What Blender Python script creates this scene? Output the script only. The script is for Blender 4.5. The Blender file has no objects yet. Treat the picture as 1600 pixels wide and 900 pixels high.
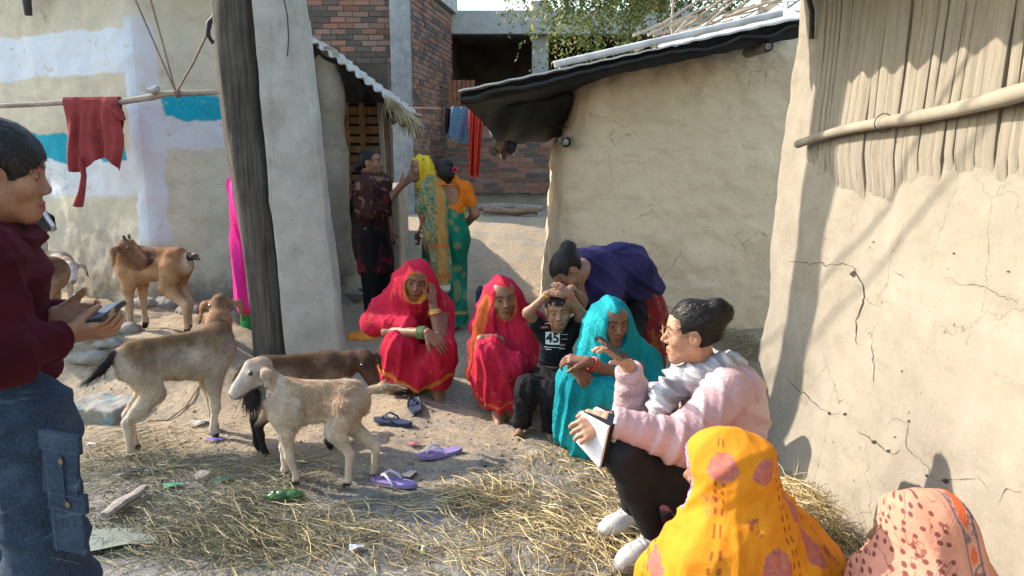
import bpy, math, random
import numpy as np
from mathutils import Vector, Matrix
from mathutils.bvhtree import BVHTree
SC = bpy.context.scene
COL = SC.collection
R_ = math.radians
# ---------------------------------------------------------------- camera, sky, sun, exposure
CAM_H, PITCH, FPX = 1.45, math.atan(205/1150.0), 1150.0
cam_d = bpy.data.cameras.new('camera'); cam = bpy.data.objects.new('camera', cam_d); COL.objects.link(cam)
cam_d.sensor_width = 36.0; cam_d.lens = 36.0*FPX/1600.0; cam_d.clip_end = 3000; cam_d.clip_start = 0.05
cam.location = (0, 0, CAM_H); cam.rotation_euler = (math.pi/2-PITCH, 0, 0)
SC.camera = cam
SUN_AZ = (-0.919, 0.395)          # towards the sun, seen from above
SUN_EL = R_(33)
world = bpy.data.worlds.new('World'); SC.world = world; world.use_nodes = True
_wn = world.node_tree.nodes; _wl = world.node_tree.links
_sky = _wn.new('ShaderNodeTexSky'); _sky.sky_type = 'NISHITA'; _sky.sun_disc = False
_sky.sun_elevation = SUN_EL; _sky.sun_rotation = math.atan2(SUN_AZ[0], SUN_AZ[1])
_sky.air_density = 1.45; _sky.dust_density = 1.1; _sky.ozone_density = 1.0
_wl.new(_sky.outputs[0], _wn['Background'].inputs[0]); _wn['Background'].inputs[1].default_value = 0.15
sun_d = bpy.data.lights.new('sun', 'SUN'); sun = bpy.data.objects.new('sun', sun_d); COL.objects.link(sun)
sun_d.energy = 2.8; sun_d.angle = R_(0.6); sun_d.color = (1.0, 0.90, 0.78)
_sd = Vector((SUN_AZ[0]*math.cos(SUN_EL), SUN_AZ[1]*math.cos(SUN_EL), math.sin(SUN_EL))).normalized()
sun.rotation_euler = _sd.to_track_quat('Z', 'Y').to_euler(); sun.location = (-6, 4, 8)
SC.view_settings.view_transform = 'Standard'; SC.view_settings.look = 'None'
SC.view_settings.gamma = 1.0; SC.view_settings.exposure = 1.82; SC.view_settings.use_curve_mapping = False
SC.cycles.max_bounces = 5; SC.cycles.diffuse_bounces = 3; SC.cycles.glossy_bounces = 2; SC.cycles.caustics_reflective = False; SC.cycles.caustics_refractive = False
SC.cycles.use_denoising = True; SC.cycles.use_adaptive_sampling = True; SC.cycles.adaptive_threshold = .03
# ---------------------------------------------------------------- small maths
def V(*a): return np.array(a, dtype=np.float64)
def unit(v):
    v = np.asarray(v, float); n = np.linalg.norm(v); return v/n if n > 1e-9 else v
def lerp(a, b, t): return a+(b-a)*t
def sstep(a, b, x):
    t = np.clip((x-a)/(b-a), 0, 1); return t*t*(3-2*t)
_F = V(0, math.cos(PITCH), -math.sin(PITCH)); _U = V(0, math.sin(PITCH), math.cos(PITCH)); _CP = V(0, 0, CAM_H)
def ray(px, py):
    return _F+V((px-800)/FPX, 0, 0)+_U*((450-py)/FPX)
def P(px, py, Y):
    "point of the place at distance Y along the lane that was measured at this spot of the survey picture"
    d = ray(px, py); return _CP+d*(Y/d[1])
def G(px, py):
    d = ray(px, py); t = CAM_H/-d[2]
    for _ in range(12):
        p = _CP+d*t; h = float(ground_h(p[0], p[1])); t = (CAM_H-h)/-d[2]
    return _CP+d*t
def S(r, g, b):
    f = lambda c: (c/255/12.92) if c/255 <= .04045 else ((c/255+.055)/1.055)**2.4
    return (f(r), f(g), f(b))
def _hash(ix, iy, iz, seed):
    h = (ix.astype(np.uint32)*np.uint32(73856093)) ^ (iy.astype(np.uint32)*np.uint32(19349663)) ^ (iz.astype(np.uint32)*np.uint32(83492791)) ^ np.uint32((seed*2654435761) & 0xffffffff)
    h = (h ^ (h >> np.uint32(13)))*np.uint32(1274126177); h = h ^ (h >> np.uint32(16))
    return (h & np.uint32(0xffff)).astype(np.float32)/32767.5-1.0
def vnoise(p, seed=0):
    p = np.asarray(p, np.float32); i = np.floor(p).astype(np.int64); f = p-i; f = f*f*(3-2*f)
    out = 0
    for dx in (0, 1):
        wx = f[..., 0] if dx else 1-f[..., 0]
        for dy in (0, 1):
            wy = f[..., 1] if dy else 1-f[..., 1]
            for dz in (0, 1):
                wz = f[..., 2] if dz else 1-f[..., 2]
                out = out+wx*wy*wz*_hash(i[..., 0]+dx, i[..., 1]+dy, i[..., 2]+dz, seed)
    return out
def fbm(p, octv=4, seed=0):
    s = 0; a = 1.0; q = np.asarray(p, np.float32)
    for o in range(octv):
        s = s+a*vnoise(q, seed+o*17); a *= .5; q = q*2.03+7.3
    return s
# ---------------------------------------------------------------- ground height
def ground_h(x, y):
    x = np.asarray(x, float); y = np.asarray(y, float)
    h = .55*sstep(6.8, 11.5, y)
    h = h+.26*sstep(-1.55, -2.35, x+.12*np.sin(y*2.3))*sstep(3.95, 4.75, y+.1*np.sin(x*3))
    h = h+.10*sstep(.95, 1.35, x)*sstep(4.6, 4.0, y)*0
    return h
# ---------------------------------------------------------------- signed distance toolkit
class Frame:
    def __init__(s, o, fwd, up):
        s.o = np.asarray(o, float); f = unit(fwd); r = unit(np.cross(f, up)); u = np.cross(r, f)
        s.M = np.stack([r, f, u], 1)          # columns: right, forward, up
    def p(s, x, y, z): return s.o+s.M@V(x, y, z)
    def v(s, x, y, z): return s.M@V(x, y, z)
    def loc(s, Q): return (Q-s.o)@s.M
def rc(a, b, ra, rb, flat=None):
    a = np.asarray(a, float); b = np.asarray(b, float); ab = b-a; L = max(float(ab@ab), 1e-9)
    def f(Q):
        d = Q-a; t = np.clip(d@ab/L, 0, 1); o = d-t[:, None]*ab
        if flat is not None:
            ax, k = unit(flat[0]), flat[1]; c = o@ax; o = o+((k-1)*c)[:, None]*ax
            return (np.sqrt((o*o).sum(1))-(ra+(rb-ra)*t))/max(1, k)
        return np.sqrt((o*o).sum(1))-(ra+(rb-ra)*t)
    R = max(ra, rb); f.lo = np.minimum(a, b)-R; f.hi = np.maximum(a, b)+R
    return f
def chain(pts, rs, k=.02, flat=None):
    return [('u', k, rc(pts[i], pts[i+1], rs[i], rs[i+1], flat)) for i in range(len(pts)-1)]
def el(c, r, fr=None):
    c = np.asarray(c, float); r = np.asarray(r, float)
    def f(Q):
        q = Q-c
        if fr is not None: q = q@fr.M
        a = q/r; k0 = np.sqrt((a*a).sum(1))+1e-9; b = a/r; k1 = np.sqrt((b*b).sum(1))+1e-9
        return k0*(k0-1)/k1
    f.lo = c-r.max(); f.hi = c+r.max()
    return f
def bx(c, half, rad=.01, fr=None):
    c = np.asarray(c, float); hf = np.asarray(half, float)-rad
    def f(Q):
        q = Q-c
        if fr is not None: q = q@fr.M
        q = np.abs(q)-hf
        return np.sqrt((np.maximum(q, 0)**2).sum(1))+np.minimum(q.max(1), 0)-rad
    L = np.linalg.norm(np.asarray(half, float)); f.lo = c-L; f.hi = c+L
    return f
def half(p0, n):
    p0 = np.asarray(p0, float); n = unit(n)
    return lambda Q: (Q-p0)@n
def field(items):
    def f(Q):
        d = np.full(len(Q), 9.0)
        if len(Q) == 0: return d
        qlo, qhi = Q.min(0), Q.max(0)
        for op, k, g in items:
            if hasattr(g, 'lo'):
                m = (k if op in 'us' else 0)+.07
                if (g.lo-m > qhi).any() or (g.hi+m < qlo).any(): continue
            if op == 'shell': d = np.maximum(d, -(d+k)); continue
            e = g(Q)
            if op == 'u': s1, s2 = d, e
            elif op == 's': s1, s2 = -d, e
            else: s1, s2 = -d, -e
            if k > 0: h = np.maximum(k-np.abs(s1-s2), 0)/k; r = np.minimum(s1, s2)-h*h*k*.25
            else: r = np.minimum(s1, s2)
            d = r if op == 'u' else -r
            if op == 's': d = -np.minimum(-d, 1e9) if False else d
        return d
    return f
def bounds(items, pad=.02):
    b = [g for op, k, g in items if op == 'u' and hasattr(g, 'lo')]
    return np.min([g.lo for g in b], 0)-pad, np.max([g.hi for g in b], 0)+pad
def surf(f, lo, hi, h):
    "sparse surface nets -> verts, quads"
    lo = np.asarray(lo, float); hi = np.asarray(hi, float)
    B = 4; n = np.ceil((hi-lo)/(h*B)).astype(int)+1
    bi = np.indices(n).reshape(3, -1).T
    cen = lo+(bi*B+B/2)*h
    cv = f(cen); act = np.abs(cv) < h*B*1.6
    N = n*B+1
    D = np.repeat(np.repeat(np.repeat(cv.reshape(n).astype(np.float32), B, 0), B, 1), B, 2)
    D = np.pad(D, ((0, 1),)*3, mode='edge')
    M = np.zeros(N, bool)
    A = act.reshape(n)
    for dx in (0, 1):
        for dy in (0, 1):
            for dz in (0, 1):
                pass
    Af = np.repeat(np.repeat(np.repeat(A, B, 0), B, 1), B, 2)
    M[:-1, :-1, :-1] |= Af; M[1:, :-1, :-1] |= Af; M[:-1, 1:, :-1] |= Af; M[:-1, :-1, 1:] |= Af
    M[1:, 1:, :-1] |= Af; M[1:, :-1, 1:] |= Af; M[:-1, 1:, 1:] |= Af; M[1:, 1:, 1:] |= Af
    idx = np.argwhere(M)
    if len(idx) == 0: return np.zeros((0, 3)), np.zeros((0, 4), int)
    sb = idx//20; key = (sb[:, 0]*4096+sb[:, 1])*4096+sb[:, 2]; od = np.argsort(key, kind='stable'); idx = idx[od]; key = key[od]
    cut = np.flatnonzero(np.diff(key))+1; val = np.empty(len(idx), np.float32)
    for s0, s1 in zip(np.concatenate([[0], cut]), np.concatenate([cut, [len(idx)]])): val[s0:s1] = f(lo+idx[s0:s1]*h)
    D[idx[:, 0], idx[:, 1], idx[:, 2]] = val
    neg = D < 0; shp = tuple(x-1 for x in N); NN = np.array(N)-1; ids = []; poss = []; quads = []
    for ax in range(3):
        sl0 = [slice(None)]*3; sl1 = [slice(None)]*3; sl0[ax] = slice(None, -1); sl1[ax] = slice(1, None)
        x = np.argwhere(neg[tuple(sl0)] != neg[tuple(sl1)])
        if len(x) == 0: continue
        y = x.copy(); y[:, ax] += 1
        a = D[x[:, 0], x[:, 1], x[:, 2]]; b = D[y[:, 0], y[:, 1], y[:, 2]]
        pos = x.astype(np.float32); pos[:, ax] += a/(a-b); o1, o2 = (ax+1) % 3, (ax+2) % 3; cells = []; ok = np.ones(len(x), bool)
        for s1, s2 in ((0, 0), (1, 0), (1, 1), (0, 1)):
            c = x.copy(); c[:, o1] -= s1; c[:, o2] -= s2; v = (c >= 0).all(1) & (c < NN).all(1); ok &= v
            fl = np.where(v, (c[:, 0]*shp[1]+c[:, 1])*shp[2]+c[:, 2], -1); cells.append(fl); ids.append(fl[v]); poss.append(pos[v])
        q = np.stack([c[ok] for c in cells], 1); flip = a[ok] > 0; q[flip] = q[flip][:, ::-1]; quads.append(q)
    if not quads: return np.zeros((0, 3)), np.zeros((0, 4), int)
    quads = np.concatenate(quads); ids = np.concatenate(ids); poss = np.concatenate(poss)
    u, inv = np.unique(ids, return_inverse=True); cnt = np.bincount(inv); vv = np.stack([np.bincount(inv, poss[:, k]) for k in range(3)], 1)/cnt[:, None]
    q = np.searchsorted(u, quads); used, inv = np.unique(q.ravel(), return_inverse=True)
    return lo+vv[used].astype(np.float64)*h, inv.reshape(-1, 4)
def vnormals(v, q):
    n = np.cross(v[q[:, 2]]-v[q[:, 0]], v[q[:, 3]]-v[q[:, 1]])
    o = np.zeros_like(v)
    fq = q.ravel(); n4 = np.repeat(n, 4, axis=0)
    for k in range(3): o[:, k] = np.bincount(fq, n4[:, k], len(v))
    return o/(np.linalg.norm(o, axis=1)[:, None]+1e-12)
# ---------------------------------------------------------------- object helpers
def link(o, parent=None):
    COL.objects.link(o)
    if parent is not None: o.parent = parent; o.matrix_parent_inverse = parent.matrix_world.inverted() if False else Matrix.Identity(4)
    return o
def tag(o, label=None, cat=None, group=None, kind=None):
    if label: o['label'] = label
    if cat: o['category'] = cat
    if group: o['group'] = group
    if kind: o['kind'] = kind
    return o
def np_mesh(name, v, faces, smooth=True, attrs=None):
    me = bpy.data.meshes.new(name); v = np.asarray(v, np.float32)
    faces = np.asarray(faces); k = faces.shape[1]
    me.vertices.add(len(v)); me.vertices.foreach_set('co', v.ravel())
    me.loops.add(faces.size); me.loops.foreach_set('vertex_index', faces.astype(np.int32).ravel())
    me.polygons.add(len(faces)); me.polygons.foreach_set('loop_start', np.arange(0, faces.size, k, dtype=np.int32))
    try: me.polygons.foreach_set('loop_total', np.full(len(faces), k, dtype=np.int32))
    except Exception: pass
    me.polygons.foreach_set('use_smooth', np.full(len(faces), smooth, dtype=bool))
    me.update(calc_edges=True); me.validate()
    for n, (typ, arr) in (attrs or {}).items():
        a = me.attributes.new(n, typ, 'POINT')
        if typ == 'FLOAT_COLOR':
            c = np.ones((len(v), 4), np.float32); c[:, :3] = arr; a.data.foreach_set('color', c.ravel())
        elif typ == 'FLOAT_VECTOR': a.data.foreach_set('vector', np.asarray(arr, np.float32).ravel())
        else: a.data.foreach_set('value', np.asarray(arr, np.float32).ravel())
    return me
def mobj(name, me, material, parent=None, **kw):
    o = bpy.data.objects.new(name, me)
    if material is not None and len(me.materials) == 0: me.materials.append(material)
    link(o, parent); tag(o, **kw); return o
def empty(name, loc=(0, 0, 0), **kw):
    o = bpy.data.objects.new(name, None); o.empty_display_size = .1; link(o); o.location = loc; tag(o, **kw); return o
class Thing:
    "an Empty at the base of a thing; parts are given in world coordinates"
    def __init__(s, name, base, label, cat, group=None):
        s.base = np.asarray(base, float); s.o = empty(name, s.base, label=label, cat=cat, group=group)
    def mesh(s, name, v, faces, material, smooth=True, attrs=None, parent=None, label=None, kind=None):
        v = np.asarray(v, float)-s.base
        o = mobj(name, np_mesh(name, v, faces, smooth, attrs), material, parent or s.o)
        if label: o['label'] = label
        if kind: o['kind'] = kind
        return o
class MB:
    "collects simple shapes as one mesh"
    def __init__(s): s.v = []; s.f = []; s.n = 0
    def add(s, v, f):
        v = np.asarray(v, float); s.v.append(v); s.f += [tuple(int(i)+s.n for i in q) for q in f]; s.n += len(v)
    def box(s, c, h, fr=None):
        k = np.array([[x, y, z] for x in (-1, 1) for y in (-1, 1) for z in (-1, 1)], float)*np.asarray(h, float)
        if fr is not None: k = k@fr.M.T
        s.add(k+np.asarray(c, float), [(0, 1, 3, 2), (4, 6, 7, 5), (0, 4, 5, 1), (2, 3, 7, 6), (0, 2, 6, 4), (1, 5, 7, 3)])
    def tube(s, pts, rs, n=8, cap=True, flat=None):
        pts = [np.asarray(p, float) for p in pts]
        if np.isscalar(rs): rs = [rs]*len(pts)
        vs = []; ref = None
        for i, p in enumerate(pts):
            d = unit(pts[min(i+1, len(pts)-1)]-pts[max(i-1, 0)])
            if ref is None: ref = V(0, 0, 1) if abs(d[2]) < .9 else V(1, 0, 0)
            a = unit(np.cross(d, ref)); b = np.cross(a, d); ref = b if abs(b@d) < .9 else ref
            for k in range(n):
                t = 2*math.pi*k/n; vs.append(p+a*math.cos(t)*rs[i]+b*math.sin(t)*rs[i]*(flat or 1))
        f = []
        for i in range(len(pts)-1):
            for k in range(n): f.append((i*n+k, (i+1)*n+k, (i+1)*n+(k+1) % n, i*n+(k+1) % n))
        if cap: f.append(tuple(range(n))); f.append(tuple((len(pts)-1)*n+k for k in range(n))[::-1])
        s.add(vs, f)
    def grid(s, fn, nu, nv, thick=0.0, closed_u=False):
        us = np.linspace(0, 1, nu); vs = np.linspace(0, 1, nv)
        p = np.array([[fn(u, v) for v in vs] for u in us], float)
        if thick:
            du = np.gradient(p, axis=0); dv = np.gradient(p, axis=1); nn = np.cross(du, dv); nn /= np.linalg.norm(nn, axis=2, keepdims=True)+1e-9
            allp = np.concatenate([(p+nn*thick/2).reshape(-1, 3), (p-nn*thick/2).reshape(-1, 3)]); m = nu*nv
            f = []
            for i in range(nu-1):
                for j in range(nv-1):
                    a, b, c, d = i*nv+j, (i+1)*nv+j, (i+1)*nv+j+1, i*nv+j+1
                    f.append((a, b, c, d)); f.append((a+m, d+m, c+m, b+m))
            for i in range(nu-1):
                for j in (0, nv-1):
                    a, b = i*nv+j, (i+1)*nv+j; f.append((a, b, b+m, a+m) if j else (b, a, a+m, b+m))
            for j in range(nv-1):
                for i in (0, nu-1):
                    a, b = i*nv+j, i*nv+j+1; f.append((b, a, a+m, b+m) if i else (a, b, b+m, a+m))
            s.add(allp, f)
        else:
            f = [(i*nv+j, (i+1)*nv+j, (i+1)*nv+j+1, i*nv+j+1) for i in range(nu-1) for j in range(nv-1)]
            s.add(p.reshape(-1, 3), f)
    def build(s, name, material, parent=None, base=None, smooth=True, angle=None, **kw):
        v = np.concatenate(s.v)
        if base is not None: v = v-np.asarray(base, float)
        me = bpy.data.meshes.new(name); me.from_pydata(v.tolist(), [], s.f); me.validate()
        if smooth:
            me.polygons.foreach_set('use_smooth', [True]*len(me.polygons))
            me.set_sharp_from_angle(angle=R_(angle or 40))
        me.update()
        return mobj(name, me, material, parent, **kw)
    def on(s, T, name, material, parent=None, **kw):
        return s.build(name, material, parent or T.o, base=T.base, **kw)
# ---------------------------------------------------------------- materials
class NT:
    def __init__(s, name):
        s.m = bpy.data.materials.new(name); s.m.use_nodes = True; s.t = s.m.node_tree; s.N = s.t.nodes; s.L = s.t.links
        s.b = s.N['Principled BSDF']; s._tc = None
    def tc(s, out='Object'):
        if s._tc is None: s._tc = s.N.new('ShaderNodeTexCoord')
        return s._tc.outputs[out]
    def put(s, sock, v):
        if v is None: return
        if hasattr(v, 'is_output') or isinstance(v, bpy.types.NodeSocket): s.L.new(v, sock)
        else:
            if hasattr(sock.default_value, '__len__') and not hasattr(v, '__len__'): v = (v,)*len(sock.default_value)
            if hasattr(sock.default_value, '__len__') and len(sock.default_value) == 4 and len(v) == 3: v = tuple(v)+(1,)
            sock.default_value = v
    def map(s, vec=None, scale=(1, 1, 1), rot=(0, 0, 0), loc=(0, 0, 0)):
        n = s.N.new('ShaderNodeMapping'); s.L.new(vec or s.tc(), n.inputs[0]); n.inputs['Scale'].default_value = scale if hasattr(scale, '__len__') else (scale,)*3
        n.inputs['Rotation'].default_value = rot; n.inputs['Location'].default_value = loc; return n.outputs[0]
    def noise(s, scale=5, detail=4, rough=.55, vec=None, dist=0, col=False):
        n = s.N.new('ShaderNodeTexNoise'); s.L.new(vec or s.tc(), n.inputs['Vector'])
        n.inputs['Scale'].default_value = scale; n.inputs['Detail'].default_value = detail; n.inputs['Roughness'].default_value = rough; n.inputs['Distortion'].default_value = dist
        return n.outputs['Color' if col else 'Fac']
    def vor(s, scale=5, vec=None, feature='F1', rand=1, out='Distance'):
        n = s.N.new('ShaderNodeTexVoronoi'); n.feature = feature; s.L.new(vec or s.tc(), n.inputs['Vector']); n.inputs['Scale'].default_value = scale
        n.inputs['Randomness'].default_value = rand; return n.outputs[out]
    def wave(s, scale=5, dist=1, detail=2, vec=None, direc='X', dscale=1):
        n = s.N.new('ShaderNodeTexWave'); n.bands_direction = direc; s.L.new(vec or s.tc(), n.inputs['Vector']); n.inputs['Scale'].default_value = scale
        n.inputs['Distortion'].default_value = dist; n.inputs['Detail'].default_value = detail; n.inputs['Detail Scale'].default_value = dscale; return n.outputs['Fac']
    def ramp(s, fac, stops, interp='LINEAR'):
        n = s.N.new('ShaderNodeValToRGB'); n.color_ramp.interpolation = interp; e = n.color_ramp.elements
        while len(e) < len(stops): e.new(.5)
        for i, (p, c) in enumerate(stops):
            e[i].position = p; c = (c, c, c) if not hasattr(c, '__len__') else c; e[i].color = tuple(c[:3])+(1,)
        s.L.new(fac, n.inputs[0]); return n.outputs[0]
    def mix(s, f, a, b, mode='MIX'):
        n = s.N.new('ShaderNodeMix'); n.data_type = 'RGBA'; n.blend_type = mode; n.clamp_factor = True
        s.put(n.inputs[0], f); s.put(n.inputs[6], a); s.put(n.inputs[7], b); return n.outputs[2]
    def math(s, op, a, b=None, c=None, clamp=False):
        n = s.N.new('ShaderNodeMath'); n.operation = op; n.use_clamp = clamp
        s.put(n.inputs[0], a); s.put(n.inputs[1], b)
        if c is not None: s.put(n.inputs[2], c)
        return n.outputs[0]
    def sep(s, vec):
        n = s.N.new('ShaderNodeSeparateXYZ'); s.L.new(vec, n.inputs[0]); return n.outputs
    def comb(s, x, y, z):
        n = s.N.new('ShaderNodeCombineXYZ'); s.put(n.inputs[0], x); s.put(n.inputs[1], y); s.put(n.inputs[2], z); return n.outputs[0]
    def attr(s, name, out='Color'):
        n = s.N.new('ShaderNodeAttribute'); n.attribute_name = name; return n.outputs[out]
    def band(s, x, a, b, soft=.01):
        "1 where a<x<b"
        u = s.N.new('ShaderNodeMapRange'); u.interpolation_type = 'SMOOTHSTEP'; s.L.new(x, u.inputs[0]); u.inputs[1].default_value = a-soft; u.inputs[2].default_value = a+soft
        w = s.N.new('ShaderNodeMapRange'); w.interpolation_type = 'SMOOTHSTEP'; s.L.new(x, w.inputs[0]); w.inputs[1].default_value = b-soft; w.inputs[2].default_value = b+soft
        return s.math('MULTIPLY', u.outputs[0], s.math('SUBTRACT', 1.0, w.outputs[0]))
    def step(s, x, a, soft=.01):
        u = s.N.new('ShaderNodeMapRange'); u.interpolation_type = 'SMOOTHSTEP'; s.L.new(x, u.inputs[0]); u.inputs[1].default_value = a-soft; u.inputs[2].default_value = a+soft; return u.outputs[0]
    def bump(s, h, strength=.3, dist=.01, normal=None):
        n = s.N.new('ShaderNodeBump'); n.inputs['Strength'].default_value = strength; n.inputs['Distance'].default_value = dist; s.L.new(h, n.inputs['Height'])
        if normal is not None: s.L.new(normal, n.inputs['Normal'])
        return n.outputs[0]
    def out(s, color=None, rough=.8, normal=None, spec=.3, **kw):
        s.put(s.b.inputs['Base Color'], color); s.put(s.b.inputs['Roughness'], rough); s.put(s.b.inputs['Specular IOR Level'], spec)
        if normal is not None: s.L.new(normal, s.b.inputs['Normal'])
        for k, v in kw.items(): s.put(s.b.inputs[k.replace('_', ' ')], v)
        return s.m
def obj_rand(t):
    n = t.N.new('ShaderNodeObjectInfo'); return n.outputs['Random']
def simple(name, col, rough=.8, var=.18, scale=14, bump=.25, bscale=60, spec=.3, bdist=.004, **kw):
    t = NT(name); n = t.noise(scale, 5); dark = tuple(c*(1-var) for c in col); lite = tuple(min(1, c*(1+var)) for c in col)
    c = t.ramp(n, [(.3, dark), (.7, lite)]); return t.out(c, rough, t.bump(t.noise(bscale, 3), bump, bdist), spec, **kw)
# ================================================================ SETTING
rng = random.Random(7)
def m_ground():
    t = NT('ground_dirt'); o = t.tc()
    big = t.noise(.9, 5, .6); mid = t.noise(3.2, 6, .62, dist=.6); fine = t.noise(26, 6, .7)
    tan = t.ramp(fine, [(.25, (.195, .148, .094)), (.55, (.31, .24, .157)), (.8, (.40, .32, .22))])
    grey = t.ramp(fine, [(.25, (.115, .108, .098)), (.55, (.195, .184, .168)), (.8, (.27, .257, .237))])
    y = t.sep(o)[1]; x = t.sep(o)[0]
    near = t.math('SUBTRACT', 1.0, t.step(t.math('ADD', y, t.math('MULTIPLY', t.math('SUBTRACT', mid, .5), 2.4)), 3.3, .35))
    patch = t.step(mid, .53, .05)
    right_side = t.step(t.math('ADD', x, t.math('MULTIPLY', t.math('SUBTRACT', big, .5), 1.2)), -1.1, .5)  # grey patches thin out towards the left
    g = t.mix(t.math('MAXIMUM', t.math('MULTIPLY', near, .95), t.math('MULTIPLY', t.math('MULTIPLY', patch, right_side), .45)), tan, grey)
    damp = t.math('MULTIPLY', t.step(t.noise(2.1, 5, .65, dist=1.2), .56, .06), t.math('SUBTRACT', 1.0, t.step(y, 4.6, .8)))
    g = t.mix(t.math('MULTIPLY', damp, .55), g, (.075, .068, .06))
    speck = t.step(t.vor(55, rand=1), .13, .04)
    g = t.mix(t.math('MULTIPLY', t.math('SUBTRACT', 1.0, speck), .5), g, (.11, .085, .055))
    hgt = t.math('ADD', t.math('MULTIPLY', mid, .6), t.math('ADD', t.math('MULTIPLY', fine, .35), t.math('MULTIPLY', t.noise(110, 3), .12)))
    return t.out(g, t.math('SUBTRACT', .95, t.math('MULTIPLY', damp, .3)), t.bump(hgt, .75, .045), .25)
def spaced(a, b, s, grow, lo, hi):
    v = list(np.arange(a, b, s)); st = s; x = v[-1]
    while x < hi: st *= grow; x += st; v.append(x)
    st = s; x = v[0]
    while x > lo: st *= grow; x -= st; v.insert(0, x)
    return np.array(v)
def ground_z(X, Y):
    pz = np.stack([X, Y, np.zeros_like(X)], -1)
    near = sstep(14, 8, Y)*sstep(9, 5, np.abs(X))
    edge = sstep(-1.55, -2.35, X)*sstep(3.9, 4.7, Y)
    return ground_h(X, Y)+near*(.022*fbm(pz*1.7, 3, 3)+.010*fbm(pz*6, 3, 9)+.004*fbm(pz*22, 2, 5))+edge*.03*fbm(pz*4.5, 3, 31)*near+.0
def build_ground():
    xs = spaced(-4.0, 2.0, .046, 1.22, -900, 900); ys = spaced(1.6, 8.0, .046, 1.22, -300, 1600)
    X, Y = np.meshgrid(xs, ys, indexing='ij'); Z = ground_z(X, Y)
    n, m = X.shape; v = np.stack([X, Y, Z], -1).reshape(-1, 3)
    i = np.arange(n*m).reshape(n, m); f = np.stack([i[:-1, :-1], i[1:, :-1], i[1:, 1:], i[:-1, 1:]], -1).reshape(-1, 4)
    mobj('ground', np_mesh('ground', v, f), m_ground(), kind='structure')
build_ground()
def gz(x, y): return float(ground_z(np.array([float(x)]), np.array([float(y)]))[0])
def GP(px, py):
    p = G(px, py); p[2] = gz(p[0], p[1]); return p
# ---------------------------------------------------------------- mud plaster
def m_mud(name, a, b, stain=(.2, .17, .13), paint=None, cracks=.5, zdark=None, bumpd=.02):
    t = NT(name); o = t.tc()
    n1 = t.noise(1.6, 6, .6, dist=.4); n2 = t.noise(9, 6, .65); n3 = t.noise(48, 5, .7)
    c = t.ramp(t.math('ADD', t.math('MULTIPLY', n1, .55), t.math('MULTIPLY', n2, .45)), [(.35, a), (.65, b)])
    streak = t.noise(3.0, 5, .7, t.map(scale=(1, 1, 3.5)))
    c = t.mix(t.math('MULTIPLY', t.step(streak, .60, .07), .35), c, stain)
    if paint: c = paint(t, c, n2)
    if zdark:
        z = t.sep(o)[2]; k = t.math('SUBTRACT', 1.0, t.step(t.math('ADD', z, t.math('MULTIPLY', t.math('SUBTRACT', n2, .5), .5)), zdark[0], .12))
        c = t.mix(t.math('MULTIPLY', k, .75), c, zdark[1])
    if cracks:
        wv = t.mix(.08, o, t.noise(7, 4, .6, col=True), 'LINEAR_LIGHT')
        cr = t.math('SUBTRACT', 1.0, t.step(t.vor(2.1, wv, 'DISTANCE_TO_EDGE'), .004, .004))
        msk = t.step(t.noise(1.3, 3, vec=t.map(loc=(3, 1, 7))), .56, .05)
        c = t.mix(t.math('MULTIPLY', t.math('MULTIPLY', cr, msk), cracks), c, (.06, .05, .04))
    pit = t.math('SUBTRACT', 1.0, t.step(t.vor(11), .07, .03)); pit = t.math('MULTIPLY', pit, t.step(t.noise(4, 2), .52, .05))
    c = t.mix(t.math('MULTIPLY', pit, .45), c, tuple(x*.35 for x in a))
    fk = t.step(t.noise(1, 2, .5, t.map(scale=(190, 190, 70), rot=(.4, .3, .5))), .70, .03); c = t.mix(t.math('MULTIPLY', fk, .55), c, tuple(x*1.35 for x in b)); fk2 = t.step(t.noise(1, 2, .5, t.map(scale=(60, 60, 200), rot=(.2, .7, .1))), .71, .03); c = t.mix(t.math('MULTIPLY', fk2, .4), c, tuple(x*.45 for x in a))
    h = t.math('ADD', t.math('MULTIPLY', n2, .6), t.math('MULTIPLY', n3, .25)); h = t.math('SUBTRACT', h, t.math('MULTIPLY', pit, .4))
    return t.out(c, .93, t.bump(h, .5, bumpd), .15)
def mud_block(T, name, planes, lo, hi, h, mat, k=.10, amp=.02, warp=None, holes=None, attrs=None, label=None, rough=.22):
    it = [('u', 0, half(*planes[0]))]+[('i', k, half(*p)) for p in planes[1:]]
    for hh in (holes or []): it.append(('s', .03, hh))
    f0 = field(it)
    def f(Q):
        d = f0(Q if warp is None else warp(Q)); return d-amp*(fbm(Q*1.3, 3, 4)+.45*fbm(Q*5, 2, 8))
    v, q = surf(f, lo, hi, h)
    n = vnormals(v, q); v = v+n*(amp*rough*fbm(v*V(11, 11, 16), 3, 21))[:, None]
    return T.mesh(name, v, q, mat, label=label)
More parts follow.
